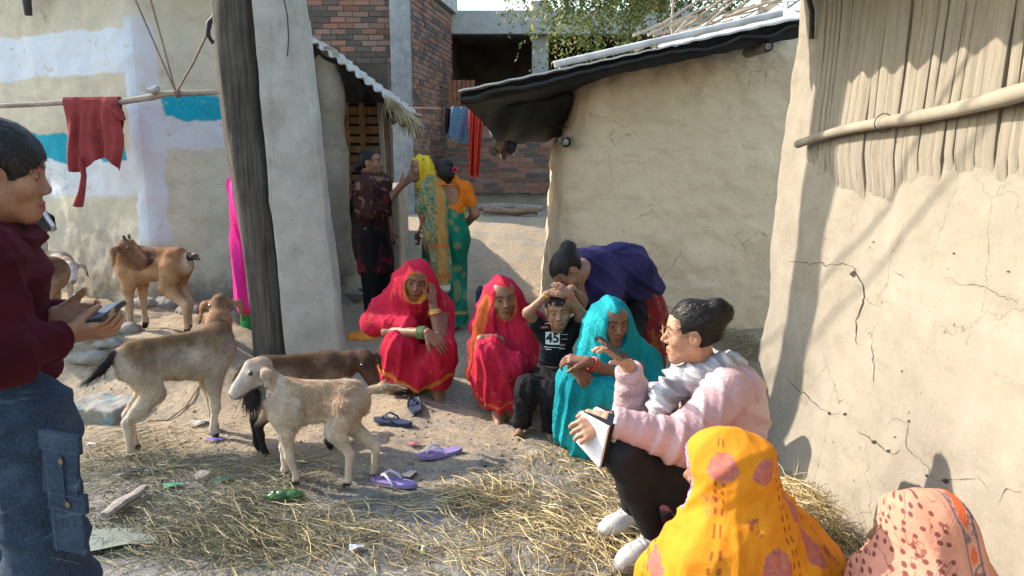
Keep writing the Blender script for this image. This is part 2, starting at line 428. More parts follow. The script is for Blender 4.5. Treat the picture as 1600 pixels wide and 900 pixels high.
# ---------------------------------------------------------------- painted mud house, left
LC = P(241, 470, 5.9); LC[2] = 0.2
dl = unit(V(-.90, .43, 0)); dr = unit(V(.80, .60, 0)); nl = V(-dl[1], dl[0], 0); nl = nl if nl[1] < 0 else -nl; nr = V(dr[1], -dr[0], 0)
def paint_left(t, c, n2):
    o = t.tc(); x, y, z = t.sep(o)[0], t.sep(o)[1], t.sep(o)[2]
    wob = t.math('MULTIPLY', t.math('SUBTRACT', t.noise(3.2, 3), .5), .16)
    zz = t.math('ADD', z, wob)
    sl = t.math('ADD', t.math('MULTIPLY', x, float(dl[0])), t.math('MULTIPLY', y, float(dl[1])))
    sr = t.math('ADD', t.math('MULTIPLY', x, float(dr[0])), t.math('MULTIPLY', y, float(dr[1])))
    isl = t.step(t.math('SUBTRACT', sl, sr), 0, .01); isr = t.math('SUBTRACT', 1.0, isl)
    slw = t.math('ADD', sl, wob); srw = t.math('ADD', sr, wob)
    B = float(LC[2]); wear = t.step(n2, .36, .06)
    def put(c, mask, colr, amt=.9): return t.mix(t.math('MULTIPLY', t.math('MULTIPLY', mask, wear), amt), c, colr)
    white = (.50, .54, .60); lil = (.47, .46, .50); blue = (.010, .25, .34)
    upper = t.math('MULTIPLY', isl, t.band(zz, 2.10-B, 2.44-B, .015))
    c = put(c, upper, white)
    low = t.math('MULTIPLY', isl, t.band(zz, 1.13-B, 1.46-B, .03)); c = put(c, low, white, .8)
    cornerl = t.math('MULTIPLY', isl, t.math('MULTIPLY', t.math('SUBTRACT', 1.0, t.step(slw, .10, .02)), t.band(zz, .75-B, 2.5-B, .05)))
    cornerr = t.math('MULTIPLY', isr, t.math('MULTIPLY', t.math('SUBTRACT', 1.0, t.step(srw, .16, .02)), t.band(zz, .75-B, 2.5-B, .05)))
    c = put(c, cornerl, white); c = put(c, cornerr, lil)
    rw = t.math('MULTIPLY', isr, t.band(zz, 1.50-B, 1.80-B, .012)); c = put(c, rw, lil)
    bl = t.math('MULTIPLY', isl, t.math('MULTIPLY', t.band(zz, 1.40-B, 1.63-B, .012), t.step(slw, .16, .012))); c = put(c, bl, blue, 1)
    br = t.math('MULTIPLY', isr, t.math('MULTIPLY', t.band(zz, 1.75-B, 1.95-B, .012), t.step(srw, .17, .012))); c = put(c, br, blue, 1)
    return c
HL = Thing('mud_house', LC, 'mud house with white and blue painted bands at far left', 'house')
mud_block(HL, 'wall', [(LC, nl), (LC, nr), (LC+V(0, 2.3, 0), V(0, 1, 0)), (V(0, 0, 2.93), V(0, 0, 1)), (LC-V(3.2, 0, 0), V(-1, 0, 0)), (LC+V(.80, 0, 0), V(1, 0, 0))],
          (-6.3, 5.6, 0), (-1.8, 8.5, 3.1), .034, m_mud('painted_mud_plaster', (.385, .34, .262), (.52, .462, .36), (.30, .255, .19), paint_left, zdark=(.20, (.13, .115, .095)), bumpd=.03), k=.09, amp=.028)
m_fc = simple('fibre_cement', (.36, .35, .33), .9, .25, 9, .4, 40)
def corrugated(T, name, corner, ax, depth_dir, w, l, period, A, mat, thick=.008, parent=None, seg=8, jag=0, seed=1):
    "sheet: waves across ax, ridges along depth_dir"
    ax = unit(ax); dd = unit(depth_dir); nn = unit(np.cross(ax, dd)); r = random.Random(seed)
    nu = int(w/period*seg)+1; m = MB()
    m.grid(lambda u, v: corner+ax*(u*w)+dd*(v*l+(jag*math.sin(u*w*3.1) if v < .01 else 0))+nn*(A*math.sin(2*math.pi*u*w/period)), nu, 8, thick)
    return m.on(T, name, mat, parent)
corrugated(HL, 'roof', LC+dl*3.7+nl*.12+V(0, 0, 2.72), -dl, -nl+V(0, 0, .22), 4.6, 2.4, .17, .022, m_fc)
# wooden beam stub under the eave
m_dark = simple('sooty_wood', (.035, .028, .022), .85, .4, 20)
m_wood_g = NT('weathered_wood')
def m_wood(name, a, b, sc=(40, 40, 3), bump=.5):
    t = NT(name); n = t.noise(1, 8, .7, t.map(scale=sc), dist=.4); n2 = t.noise(3, 4)
    c = t.ramp(n, [(.3, a), (.68, b)]); c = t.mix(t.math('MULTIPLY', t.step(n2, .55, .1), .35), c, tuple(x*.5 for x in a))
    return t.out(c, .85, t.bump(n, bump, .012), .2)
bpy.data.materials.remove(m_wood_g.m)
WOODG = m_wood('weathered_grey_wood', (.13, .11, .09), (.34, .30, .25)); WOODD = m_wood('old_dark_pole_wood', (.022, .018, .015), (.115, .098, .082), (46, 46, 1.8), 1.0)
WOODB = m_wood('brown_board_wood', (.16, .075, .035), (.36, .19, .10))
b = P(42, -8, 6.15); m = MB(); m.tube([b+V(0, .3, .1), b+V(0, 0, 0), b+V(.012, -.03, -.05), b+V(.014, -.03, -.16)], [.035, .035, .034, .028], 10); m.on(HL, 'beam_end', m_dark)
# ---------------------------------------------------------------- two leaning poles
def pole_wood():
    base = P(432, 580, 4.88); a = P(366, 0, 4.80); d = (a-base)/(a[2]-base[2]); T = Thing('wooden_pole', (base[0], base[1], gz(base[0], base[1])), 'thick dark weathered wooden pole leaning left beside the concrete post', 'pole')
    r = random.Random(3); n = 22; K = 70; Z = np.linspace(-.15, 4.6, K); v = []
    for i, z in enumerate(Z):
        c = base+d*(z-base[2]); rad = lerp(.148, .122, (z+.15)/4.0)
        for k in range(n):
            th = 2*math.pi*k/n; g = fbm(np.array([[math.cos(th)*3.2, math.sin(th)*3.2, z*.55]]), 4, 5)[0]
            crack = -.028*math.exp(-((th-4.1-.35*math.sin(z*1.3))/.10)**2)-.02*math.exp(-((th-4.9-.2*math.sin(z*2))/.08)**2)
            rr = rad*(1+.10*g)+crack; v.append((c[0]+.014*math.sin(z*2.6)+rr*math.cos(th), c[1]+rr*math.sin(th), z))
    f = [(i*n+k, i*n+(k+1) % n, (i+1)*n+(k+1) % n, (i+1)*n+k) for i in range(K-1) for k in range(n)]
    T.mesh('shaft', v, f, WOODD); return T
pole_wood()
def m_concrete(name, a, b, sc=1.0):
    t = NT(name); n = t.noise(5*sc, 7, .65); n3 = t.noise(70*sc, 4, .7); c = t.ramp(n, [(.3, a), (.7, b)])
    pit = t.math('SUBTRACT', 1.0, t.step(t.vor(26*sc), .10, .05)); pit = t.math('MULTIPLY', pit, t.step(t.noise(9, 2), .5, .08)); c = t.mix(t.math('MULTIPLY', pit, .75), c, tuple(x*.3 for x in a))
    st = t.step(t.noise(4, 5, .7, t.map(scale=(1, 1, .25))), .6, .08); c = t.mix(t.math('MULTIPLY', st, .4), c, tuple(x*.5 for x in a))
    return t.out(c, .92, t.bump(t.math('SUBTRACT', n3, t.math('MULTIPLY', pit, .8)), .5, .01), .15)
CONC = m_concrete('cast_concrete', (.225, .212, .186), (.35, .332, .298))
def pole_conc():
    bl, br = P(453, 585, 4.70), P(539, 585, 4.70); tl, tr = P(393, 0, 4.65), P(473, 0, 4.65)
    base = (bl+br)/2; T = Thing('concrete_post', (base[0], base[1], gz(base[0], base[1])), 'tapering grey concrete utility post leaning against the dark wooden pole', 'post')
    m = MB(); K = 60; v = []; f = []
    for i in range(K):
        z = lerp(-.15, 4.7, i/(K-1)); L = lerp(bl, tl, (z-bl[2])/(tl[2]-bl[2])); Rr = lerp(br, tr, (z-br[2])/(tr[2]-br[2]))
        L[2] = Rr[2] = z; dp = .065; e = .016
        pr = [L+V(e, 0, 0), Rr+V(-e, 0, 0), Rr+V(0, e, 0), Rr+V(0, dp*2-e, 0), Rr+V(-e, dp*2, 0), L+V(e, dp*2, 0), L+V(-.012, dp*2-e, 0), L+V(-.012, e, 0)]
        for j, p in enumerate(pr):
            nz = .010*fbm(np.array([[p[0]*6+j, p[1]*6, z*5]]), 3, 6)[0]; v.append(p+V(nz, nz*.5, 0))
    for i in range(K-1):
        for k in range(8): f.append((i*8+k, i*8+(k+1) % 8, (i+1)*8+(k+1) % 8, (i+1)*8+k))
    m.add(v, f); m.on(T, 'shaft', CONC, angle=35)
    m = MB(); q = [P(440, -20, 4.63), P(449, 25, 4.63), P(451, 60, 4.63), P(449, 88, 4.63)]; m.tube(q, .004, 6); m.on(T, 'wire_end', simple('black_wire', (.01, .01, .01), .5))
pole_conc()
# ---------------------------------------------------------------- hut with slatted door behind the posts
HB = P(560, 420, 7.3); HB[2] = gz(HB[0], HB[1])
HT = Thing('mud_hut', HB, 'small dark mud hut with corrugated roof and slatted wooden door behind concrete post', 'hut')
MUDG = m_mud('grey_mud', (.18, .152, .115), (.27, .232, .178), (.12, .10, .075), bumpd=.035)
x0 = P(450, 300, 7.3)[0]; x1 = P(566, 300, 7.3)[0]
# plinth
mud_block(HT, 'plinth', [(V(0, 7.0, 0), V(0, -1, .25)), (V(P(562, 400, 7.2)[0], 0, 0), V(1, 0, .5)), (V(0, 8.1, 0), V(0, 1, 0)), (V(-3, 0, 0), V(-1, 0, 0)), (V(0, 0, .48), V(0, 0, 1))], (-3.1, 6.7, -.1), (-.9, 9.3, .7), .035, MUDG, k=.15, amp=.03)
pl = P(520, 240, 7.15); it = chain([V(pl[0]-.03, 7.15, .35), V(pl[0]-.02, 7.15, .8), V(pl[0], 7.15, 1.5), V(pl[0]-.01, 7.15, 2.35)], [.20, .15, .14, .13], .05)
def fpil(Q, g=field(it)): return g(Q)-.02*fbm(Q*3, 3, 2)
v, q = surf(fpil, (pl[0]-.4, 6.8, .3), (pl[0]+.4, 7.5, 2.4), .022); HT.mesh('mud_pillar', v, q, MUDG)
DARKMUD = simple('dark_mud', (.07, .058, .045), .95, .3, 4)  # dark even tone for the wall behind the door
# slatted door
dx0, dx1 = P(541, 230, 7.75)[0], P(604, 230, 7.75)[0]; zt, zb = P(560, 165, 7.75)[2], P(560, 300, 7.75)[2]
m = MB(); m.box((dx1-.97, 7.95, 1.3), (.98, .05, 1.1)); m.on(HT, 'wall', DARKMUD)
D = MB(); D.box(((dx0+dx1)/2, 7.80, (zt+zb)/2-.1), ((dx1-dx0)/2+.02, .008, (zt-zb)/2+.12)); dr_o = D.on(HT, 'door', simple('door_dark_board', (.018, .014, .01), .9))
for i in range(9):
    z = lerp(zb, zt, (i+.5)/9); m = MB(); m.box(((dx0+dx1)/2+rng.uniform(-.006, .006), 7.77, z), ((dx1-dx0)/2, .009, .036+rng.uniform(-.006, .004))); m.on(HT, 'slat', WOODB, dr_o)
for xx, w in ((lerp(dx0, dx1, .42), .028), (dx0+.01, .03), (dx1-.005, .026)):
    m = MB(); m.box((xx, 7.75, (zt+zb)/2-.02), (w, .010, (zt-zb)/2+.05)); m.on(HT, 'stile', WOODB, dr_o)
m = MB(); q = P(596, 240, 7.6); m.tube([V(q[0], 7.6, .5), V(q[0]+.02, 7.6, 1.3), V(q[0]-.01, 7.6, 2.1)], [.03, .028, .026], 8); m.on(HT, 'door_post', WOODG)
mud_block(HT, 'added_shade_wall', [(V(-1.20, 8.0, 0), V(1, .10, 0)), (V(-1.40, 8.0, 0), V(-1, -.10, 0)), (V(0, 7.95, 0), V(0, -1, 0)), (V(0, 10.2, 0), V(0, 1, 0)), (V(0, 0, 1.12), V(0, 0, 1))], (-1.85, 7.7, 0), (-1.0, 10.4, 1.4), .045, MUDG, k=.06, amp=.02)  # low wall added to throw shade over the lane
rl, rr = P(478, 58, 6.95), P(636, 178, 6.95)
corrugated(HT, 'roof', rl+V(0, 0, .01), rr-rl, V(0, 1, .02), float(np.linalg.norm(rr-rl)), 1.05, .10, .017, m_fc, .012)
# sagging black lining strips and thatch edge under the roof
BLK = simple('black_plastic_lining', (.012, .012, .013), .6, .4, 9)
m = MB()
def lin(u, v):
    p = lerp(rl, rr, u); return p+V(.02*math.sin(u*31), .06+.1*v, -.03-.10*v*(1+.5*math.sin(u*17)+.4*math.sin(u*41)))
m.grid(lin, 60, 5, .006); m.on(HT, 'roof_lining', BLK)
m = MB(); r = random.Random(4)
for i in range(260):
    u = r.uniform(.78, 1.02); p = lerp(rl, rr, u)+V(r.uniform(-.02, .03), r.uniform(-.05, .05), r.uniform(-.02, .03)); d = unit(V(r.gauss(.5, .3), r.gauss(-.2, .2), r.uniform(-1.4, -.3))); L = r.uniform(.06, .21)
    m.tube([p, p+d*L*.5, p+d*L*.8+V(0, 0, -.05*L-.02), p+d*L+V(0, 0, -.12*L-.02)], .0035, 3, cap=False)
STRAW_T = simple('thatch_straw', (.34, .27, .15), .8, .35, 6); o = m.on(HT, 'thatch', STRAW_T); o['kind'] = 'stuff'
# ---------------------------------------------------------------- brick buildings
def m_brick(name, a, b, soot=0.0):
    t = NT(name); r_ = obj_rand(t); n = t.noise(24, 5, .7); c = t.ramp(r_, [(0, a), (.35, b), (.62, tuple(x*.72 for x in a)), (.85, tuple(x*1.15 for x in b)), (1, (.30, .22, .17))])
    c = t.mix(t.math('MULTIPLY', t.step(n, .55, .12), .4), c, tuple(x*.45 for x in a))
    if soot: c = t.mix(t.math('MULTIPLY', t.step(r_, 1-soot, .05), .85), c, (.07, .064, .06))
    return t.out(c, .93, t.bump(n, .5, .012), .15)
BR = m_brick('red_brick', (.195, .096, .067), (.265, .142, .105), .18); BRS = m_brick('sooty_brick', (.175, .11, .09), (.225, .15, .125), .6)
MORT = simple('mortar', (.22, .20, .175), .95, .3, 12); MORTD = simple('dark_mortar', (.10, .09, .08), .95, .3, 12)
_brick_meshes = []
for k in range(5):
    m = MB(); r = random.Random(k); j = lambda: r.uniform(-.10, .10)
    vs = [(x*.5+j()*.06, y*.5+j()*.12, z*.5+j()*.2) for x in (-1, 1) for y in (-1, 1) for z in (-1, 1)]
    m.add(vs, [(0, 1, 3, 2), (4, 6, 7, 5), (0, 4, 5, 1), (2, 3, 7, 6), (0, 2, 6, 4), (1, 5, 7, 3)])
    me = bpy.data.meshes.new('brick'); me.from_pydata(np.concatenate(m.v).tolist(), [], m.f); _brick_meshes.append(me)
def brick_wall(T, o, ax, w, h, bl=.23, bh=.072, joint=.014, depth=.11, mats=(BR,), mortar=MORT, skip=None, seed=1, name='brick'):
    r = random.Random(seed); ax = unit(ax); n = V(ax[1], -ax[0], 0)
    fr_ang = math.atan2(ax[1], ax[0]); rows = int(h/(bh+joint))
    m = MB(); fr = Frame((0, 0, 0), -n, (0, 0, 1)); c = o+ax*w/2-n*(depth/2+.012)+V(0, 0, h/2)
    k = np.array([[x, y, z] for x in (-1, 1) for y in (-1, 1) for z in (-1, 1)], float)*V(w/2, depth/2, h/2)
    Rz = np.array([[ax[0], -ax[1], 0], [ax[1], ax[0], 0], [0, 0, 1]]); m.add(k@Rz.T+c, [(0, 1, 3, 2), (4, 6, 7, 5), (0, 4, 5, 1), (2, 3, 7, 6), (0, 2, 6, 4), (1, 5, 7, 3)])
    core = m.on(T, 'mortar', mortar)
    for i in range(rows):
        x = -(bl/2 if i % 2 else 0)+r.uniform(-.02, .02); z = (i+.5)*(bh+joint)
        while x < w-.03:
            a0, a1 = max(x, 0), min(x+bl, w); x += bl+joint
            if a1-a0 < .05: continue
            if skip and skip((a0+a1)/2, z): continue
            me = _brick_meshes[r.randrange(5)]
            if not me.materials: me.materials.append(None)
            ob = bpy.data.objects.new(name, me); COL.objects.link(ob); ob.parent = T.o
            pp = o+ax*(a0+a1)/2-n*(.05-r.uniform(0, .012))+V(0, 0, z+r.uniform(-.004, .004)); ob.location = Vector(pp-T.base)
            ob.rotation_euler = (r.uniform(-.012, .012), r.uniform(-.02, .02), fr_ang+r.uniform(-.012, .012)); ob.scale = (a1-a0, .10, bh*r.uniform(.92, 1.0))
            ob.material_slots[0].link = 'OBJECT'; ob.material_slots[0].material = mats[r.randrange(len(mats))]
CX0, CX1 = P(611, 100, 11.8)[0], P(641, 100, 11.8)[0]
BB = Thing('brick_building', (CX0, 11.9, gz(CX0, 11.9)), 'sooty brick building with concrete corner column behind the hut', 'building')
wl0 = P(470, 100, 12.0)[0]; zlo = P(500, 140, 12)[2]-.2
brick_wall(BB, V(wl0, 12.0, zlo), V(1, 0, 0), CX0-wl0-.01, P(500, 0, 12)[2]-zlo+.25, mats=(BRS, BRS, BR), mortar=MORTD, seed=3)
m = MB(); m.box((wl0/2+CX0/2, 12.12, zlo/2), ((CX0-wl0)/2, .06, zlo/2)); m.on(BB, 'lower_wall', MORTD)
CONCD = m_concrete('stained_concrete', (.15, .16, .17), (.30, .31, .31)); CONCM = m_concrete('plain_concrete', (.24, .24, .23), (.36, .36, .345))
m = MB(); m.box(((CX0+CX1)/2, 11.95, 2.6), ((CX1-CX0)/2, .17, 2.6)); m.on(BB, 'column', CONCD, angle=30)
# receding brick wall beyond the column
wa, wb = V(CX1+.01, 11.98, 0), P(706, 100, 14.6); wb[2] = 0
axw = wb-wa; lw = float(np.linalg.norm(axw)); zb_ = .45; ztop = 4.1
brick_wall(BB, V(wa[0], wa[1], zb_), axw, lw, ztop-zb_, mats=(BR, BR, BRS), mortar=MORT, seed=8)
nw = V(axw[1], -axw[0], 0)/lw
m = MB(); c = (wa+wb)/2; fr = np.array([[axw[0]/lw, -axw[1]/lw, 0], [axw[1]/lw, axw[0]/lw, 0], [0, 0, 1]])
k = np.array([[x, y, z] for x in (-1, 1) for y in (-1, 1) for z in (-1, 1)], float)*V(lw/2+.12, .13, .22)
m.add(k@fr.T+V(c[0], c[1], 4.34)-nw*.03, [(0, 1, 3, 2), (4, 6, 7, 5), (0, 4, 5, 1), (2, 3, 7, 6), (0, 2, 6, 4), (1, 5, 7, 3)]); m.on(BB, 'tie_beam', CONCM)
# unfinished shell: lintel, dark rooms
BK = Thing('unfinished_building', (2.0, 15, gz(2, 15)), 'unfinished building with concrete lintel over dark open rooms behind the mud house', 'building')
m = MB(); zl = P(900, 36, 14.6)[2]; m.box((2.9, 14.75, zl), (4.05, .14, .19)); m.on(BK, 'lintel', CONCM)
m = MB(); m.box((2.9, 17.2, zl+.22), (4.3, 2.5, .03)); m.on(BK, 'roof_slab', CONCM)
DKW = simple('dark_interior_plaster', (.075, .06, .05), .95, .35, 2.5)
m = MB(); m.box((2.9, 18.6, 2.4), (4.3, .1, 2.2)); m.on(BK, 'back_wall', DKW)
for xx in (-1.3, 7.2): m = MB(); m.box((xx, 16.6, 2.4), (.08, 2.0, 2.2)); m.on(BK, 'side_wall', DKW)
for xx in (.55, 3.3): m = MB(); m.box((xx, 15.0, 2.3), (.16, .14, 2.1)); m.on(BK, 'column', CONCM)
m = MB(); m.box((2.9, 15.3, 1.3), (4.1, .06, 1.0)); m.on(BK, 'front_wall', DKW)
# brick stub standing on the lintel
brick_wall(BK, V(P(985, 10, 14.6)[0], 14.68, zl+.26), V(1, 0, 0), .75, .45, mats=(BR, BRS), seed=5)
# low brick wall across the lane end
LW0, LW1 = P(700, 270, 12.9), P(905, 270, 12.9); zlw = gz(0, 12.9)-.02
LWT = Thing('brick_wall', ((LW0[0]+LW1[0])/2, 12.9, zlw), 'low red brick wall on grey footing across the lane end', 'wall')
ft = .30
brick_wall(LWT, V(LW0[0], 12.9, zlw+ft), V(1, 0, 0), LW1[0]-LW0[0], 1.13, mats=(BR, BR, BRS), mortar=MORT, seed=12)
mud_block(LWT, 'footing', [(V(0, 12.8, 0), V(0, -1, .3)), (V(0, 13.2, 0), V(0, 1, 0)), (V(LW0[0]-.1, 0, 0), V(-1, 0, 0)), (V(LW1[0]+.3, 0, 0), V(1, 0, 0)), (V(0, 0, zlw+ft), V(0, 0, 1))], (LW0[0]-.3, 12.4, zlw-.1), (LW1[0]+.4, 13.3, zlw+.5), .05, MUDG, k=.08, amp=.025)
# rusty slatted gate above the low wall
gq = P(713, 190, 13.6); GT = Thing('slatted_gate', (gq[0], 13.6, zlw), 'rust brown slatted gate above the low brick wall', 'gate')
RUST = simple('rusty_board', (.20, .085, .045), .85, .3, 9)
for i in range(6):
    m = MB(); x = P(704+i*7, 170, 13.6)[0]; m.box((x, 13.6, 1.45), (.034, .012, 1.35)); m.on(GT, 'slat', RUST)
for z in (1.0, 2.55):
    m = MB(); m.box((gq[0]+.1, 13.63, z), (.26, .012, .05)); m.on(GT, 'rail', RUST)
# ---------------------------------------------------------------- middle mud house
MX0, MY = .41, 6.0
MH = Thing('mud_house', (1.4, 6.2, 0), 'brown mud house with low black-lined roof in the middle', 'house')
def warp_mid(Q):
    Q = Q.copy(); z = Q[:, 2]; Q[:, 0] += -.07*sstep(1.35, 1.75, z)*1.0+.0*z; Q[:, 1] += .05*np.sin(z*2.1); Q[:, 0] += .05*sstep(1.2, .2, z)*.9; return Q
MUDB = m_mud('brown_mud_plaster', (.50, .382, .255), (.61, .475, .325), (.38, .28, .185), cracks=.7, bumpd=.06)
mud_block(MH, 'wall', [(V(0, MY, 0), V(.06, -1, .03)), (V(MX0, 6, 0), V(-1, -.05, .02)), (V(0, 7.6, 0), V(0, 1, 0)), (V(2.6, 0, 0), V(1, 0, 0)), (V(MX0+.2, 0, 2.13), V(-.21, 0, 1))], (.0, 5.6, -.1), (2.8, 7.8, 2.75), .030, MUDB, k=.22, amp=.034, warp=warp_mid, rough=.34)
# roof: sheet with bright edge, ridge tile, sooty thatch lining, black eave band of soot and painted shade
A0, A1 = P(716, 142, 5.55), P(1262, 26, 5.55); axr = A1-A0; axr_l = float(np.linalg.norm(axr)); farL = P(806, 226, 7.6)
SHEET = simple('weathered_roof_sheet', (.42, .41, .39), .75, .25, 7)
m = MB()
def roof_mid(u, v):
    p = A0+axr*u; drop = (1-u)**1.5
    q = V(lerp(farL[0], A1[0]+.3, u), 7.7, lerp(farL[2]+.30, A1[2]+.55, u)); r_ = lerp(p, q, v); r_[2] += .003*math.sin(u*axr_l*2*math.pi/.17)-.03*math.sin(v*3.14)*drop; return r_
m.grid(roof_mid, 110, 8, .012); m.on(MH, 'roof', SHEET)
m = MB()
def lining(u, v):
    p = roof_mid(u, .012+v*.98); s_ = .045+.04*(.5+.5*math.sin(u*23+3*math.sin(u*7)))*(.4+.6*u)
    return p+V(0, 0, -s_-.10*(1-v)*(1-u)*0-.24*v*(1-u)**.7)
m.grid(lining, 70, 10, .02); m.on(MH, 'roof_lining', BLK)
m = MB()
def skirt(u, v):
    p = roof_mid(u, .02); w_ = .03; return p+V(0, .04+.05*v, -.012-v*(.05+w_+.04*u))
m.grid(skirt, 90, 4, .012); m.on(MH, 'eave_shade_soot', BLK)  # black band below the sheet edge: part soot, part painted shade
# sagging sooty sacking under the low corner
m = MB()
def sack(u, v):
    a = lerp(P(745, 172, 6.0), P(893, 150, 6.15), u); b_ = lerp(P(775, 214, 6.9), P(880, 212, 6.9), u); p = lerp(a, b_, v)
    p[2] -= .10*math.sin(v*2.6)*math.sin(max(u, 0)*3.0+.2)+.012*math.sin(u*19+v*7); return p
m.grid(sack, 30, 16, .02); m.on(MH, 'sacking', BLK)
r0, r1 = P(866, 107, 5.6), P(1250, 20, 5.6); m = MB()
m.tube([lerp(r0, r1, t)+V(0, .02, .03) for t in np.linspace(0, .93, 14)], [.026]*14, 10); m.on(MH, 'ridge_tile', SHEET)
for px, py, L in ((1201, 72, .5), (884, 106, .45), (884, 222, .4)):
    q = P(px, py, 5.62 if py < 200 else 5.9); m = MB(); m.tube([q+V(0, L, .02), q+V(0, .04, 0), q], [.042, .042, .038], 10, cap=False)
    m.tube([q+V(0, .01, 0), q+V(0, L, .02)], [.026, .026], 10); m.on(MH, 'beam_end', WOODG)
# ---------------------------------------------------------------- right mud house with plank gable
def wall_x(z): return 1.345+.055*np.minimum(z, 2.0)
RC = V(1.27, 3.6, 0); RH = Thing('mud_house', RC, 'pale sunlit mud house with upright planks and bamboo rail at right', 'house')
RY1 = 4.02
def warp_r(Q):
    Q = Q.copy(); Q[:, 0] -= wall_x(Q[:, 2])+.10*np.exp(-np.maximum(Q[:, 2], 0)/.12)*-1*.6; Q[:, 1] += .02*np.sin(Q[:, 2]*3.0+1); return Q
MUDP = m_mud('pale_mud_plaster', (.21, .182, .138), (.275, .242, .19), (.178, .152, .114), cracks=.6, bumpd=.022)
mud_block(RH, 'wall', [(V(0, 0, 0), V(-1, 0, 0)), (V(0, RY1, 0), V(0, 1, .02)), (V(0, -.2, 0), V(0, -1, 0)), (V(1.2, 0, 0), V(1, 0, 0)), (V(0, 0, 2.55), V(0, 0, 1))], (.95, -.4, -.12), (2.9, 4.25, 2.65), .030, MUDP, k=.12, amp=.018, warp=warp_r)
PLK = NT('mud_smeared_plank'); _n = PLK.noise(1, 8, .7, PLK.map(scale=(30, 30, 2.2)), dist=.3); _c = PLK.ramp(_n, [(.28, (.105, .088, .064)), (.42, (.215, .187, .142)), (.75, (.285, .25, .195))])
_ln = PLK.step(PLK.noise(1, 3, .6, PLK.map(scale=(75, 75, 1.2))), .36, .03); _c = PLK.mix(PLK.math('MULTIPLY', PLK.math('SUBTRACT', 1.0, _ln), .55), _c, (.12, .095, .065))
PLK = PLK.out(_c, .92, PLK.bump(_n, .7, .014), .15)
DKG = simple('gap_shade', (.03, .024, .018), .95)  # dark sheet behind the planks paints the shade in their gaps
r = random.Random(11); y = 3.60; zp0 = 1.31
m = MB(); m.add([(wall_x(z)+dx, yy, z) for dx in (.004, .2) for yy in (1.0, 3.60) for z in (zp0+.13, 2.5)], [(0, 1, 3, 2), (4, 6, 7, 5), (0, 4, 5, 1), (2, 3, 7, 6), (0, 2, 6, 4), (1, 5, 7, 3)]); m.on(RH, 'gap_shade_backing', DKG)
while y > 1.05:
    w = r.choice((.035, .05, .06, .075, .09))*r.uniform(.85, 1.15); gap = r.choice((.0015, .002, .003, .005, .009)); y0 = y-w
    zb = zp0-r.uniform(.0, .035); zt = 2.52; m = MB(); n = 9; jit = r.uniform(-.006, .006); vs = []
    for i in range(n):
        z = lerp(zb, zt, i/(n-1)); xx = wall_x(z)-.020+jit*.25+.004*math.sin(z*5+y*9); tp = (.035, .004)[i] if i < 2 else 0; wob = .004*math.sin(z*4.1+y*31)+.003*math.sin(z*11+y*17)
        vs += [(xx+.0025+tp, y+wob, z), (xx+tp, y-.003+wob, z), (xx-.001+tp, (y+y0)/2+wob, z), (xx+tp, y0+.003+wob, z), (xx+.0025+tp, y0+wob, z), (xx+.04, y0+wob, z), (xx+.04, y+wob, z)]
    f = [(i*7+k, i*7+(k+1) % 7, (i+1)*7+(k+1) % 7, (i+1)*7+k) for i in range(n-1) for k in range(7)]+[tuple(range(7))[::-1], tuple(range((n-1)*7, n*7))]
    m.add(vs, f); m.on(RH, 'plank', PLK, angle=50); y = y0-gap
# bamboo rail tied across the planks
b0, b1 = V(wall_x(1.5)-.055, 3.60, 1.51), V(wall_x(1.64)-.065, 1.1, 1.70); m = MB(); ns = 26; pts = []; rs = []
for i in range(ns):
    t = i/(ns-1); p = lerp(b0, b1, t); p[2] += .012*math.sin(t*9); pts.append(p); rs.append(lerp(.018, .029, t)*(1.0+(.10 if i % 5 == 0 else 0)))
m.tube(pts, rs, 12); m.on(RH, 'bamboo_rail', m_wood('bamboo', (.20, .172, .127), (.30, .265, .205), (4, 4, 4), .2))
WIRE = simple('thin_wire', (.10, .085, .07), .6)
for t_ in (.33, .80):
    m = MB(); c = lerp(b0, b1, t_); m.tube([c+V(.034*math.cos(a), .012*a/6, .034*math.sin(a)) for a in np.linspace(0, 6.3, 16)], .0022, 5); m.on(RH, 'wire_tie', WIRE)
# drawn cracks and holes in the plaster of the lower wall
CRK = simple('crack_shadow', (.035, .03, .022), .95)
def wall_pt(px, py, off=.006):
    d = ray(px, py); t = 2.5
    for _ in range(30):
        p = _CP+d*t; t += (float(wall_x(p[2]))-off-p[0])/d[0]*.8
    return _CP+d*t
_bv = None
def on_right_wall(px, py, off=.004):
    global _bv
    if _bv is None:
        ob = [c for c in RH.o.children if c.name.startswith('wall')][0]; _bv = BVHTree.FromPolygons([tuple(np.array(v.co)+RH.base) for v in ob.data.vertices], [tuple(p.vertices) for p in ob.data.polygons])
    d = unit(ray(px, py)); h = _bv.ray_cast(Vector(_CP), Vector(d))
    return np.array(h[0])-d*off if h[0] is not None else None
def crack(pts, w0, seed):
    r = random.Random(seed); P_ = []
    for i in range(len(pts)-1):
        a, b_ = np.array(pts[i], float), np.array(pts[i+1], float); n = max(2, int(np.linalg.norm(b_-a)/6))
        for k in range(n): t = k/n; P_.append(a+(b_-a)*t+V(r.gauss(0, 1.6), r.gauss(0, 1.6)))
    vs = []; m = MB()
    for i, p in enumerate(P_):
        w = w0*.6*(.25+.75*r.random())*(math.sin(math.pi*(i+.5)/len(P_))**.5); d = unit(P_[min(i+1, len(P_)-1)]-P_[max(i-1, 0)]); nn = V(-d[1], d[0])
        a, b_ = on_right_wall(*(p+nn*w)), on_right_wall(*(p-nn*w))
        if a is None or b_ is None: return
        vs += [a, b_]
    m.add(vs, [(2*i, 2*i+1, 2*i+3, 2*i+2) for i in range(len(P_)-1)]); m.on(RH, 'crack', CRK, smooth=False)
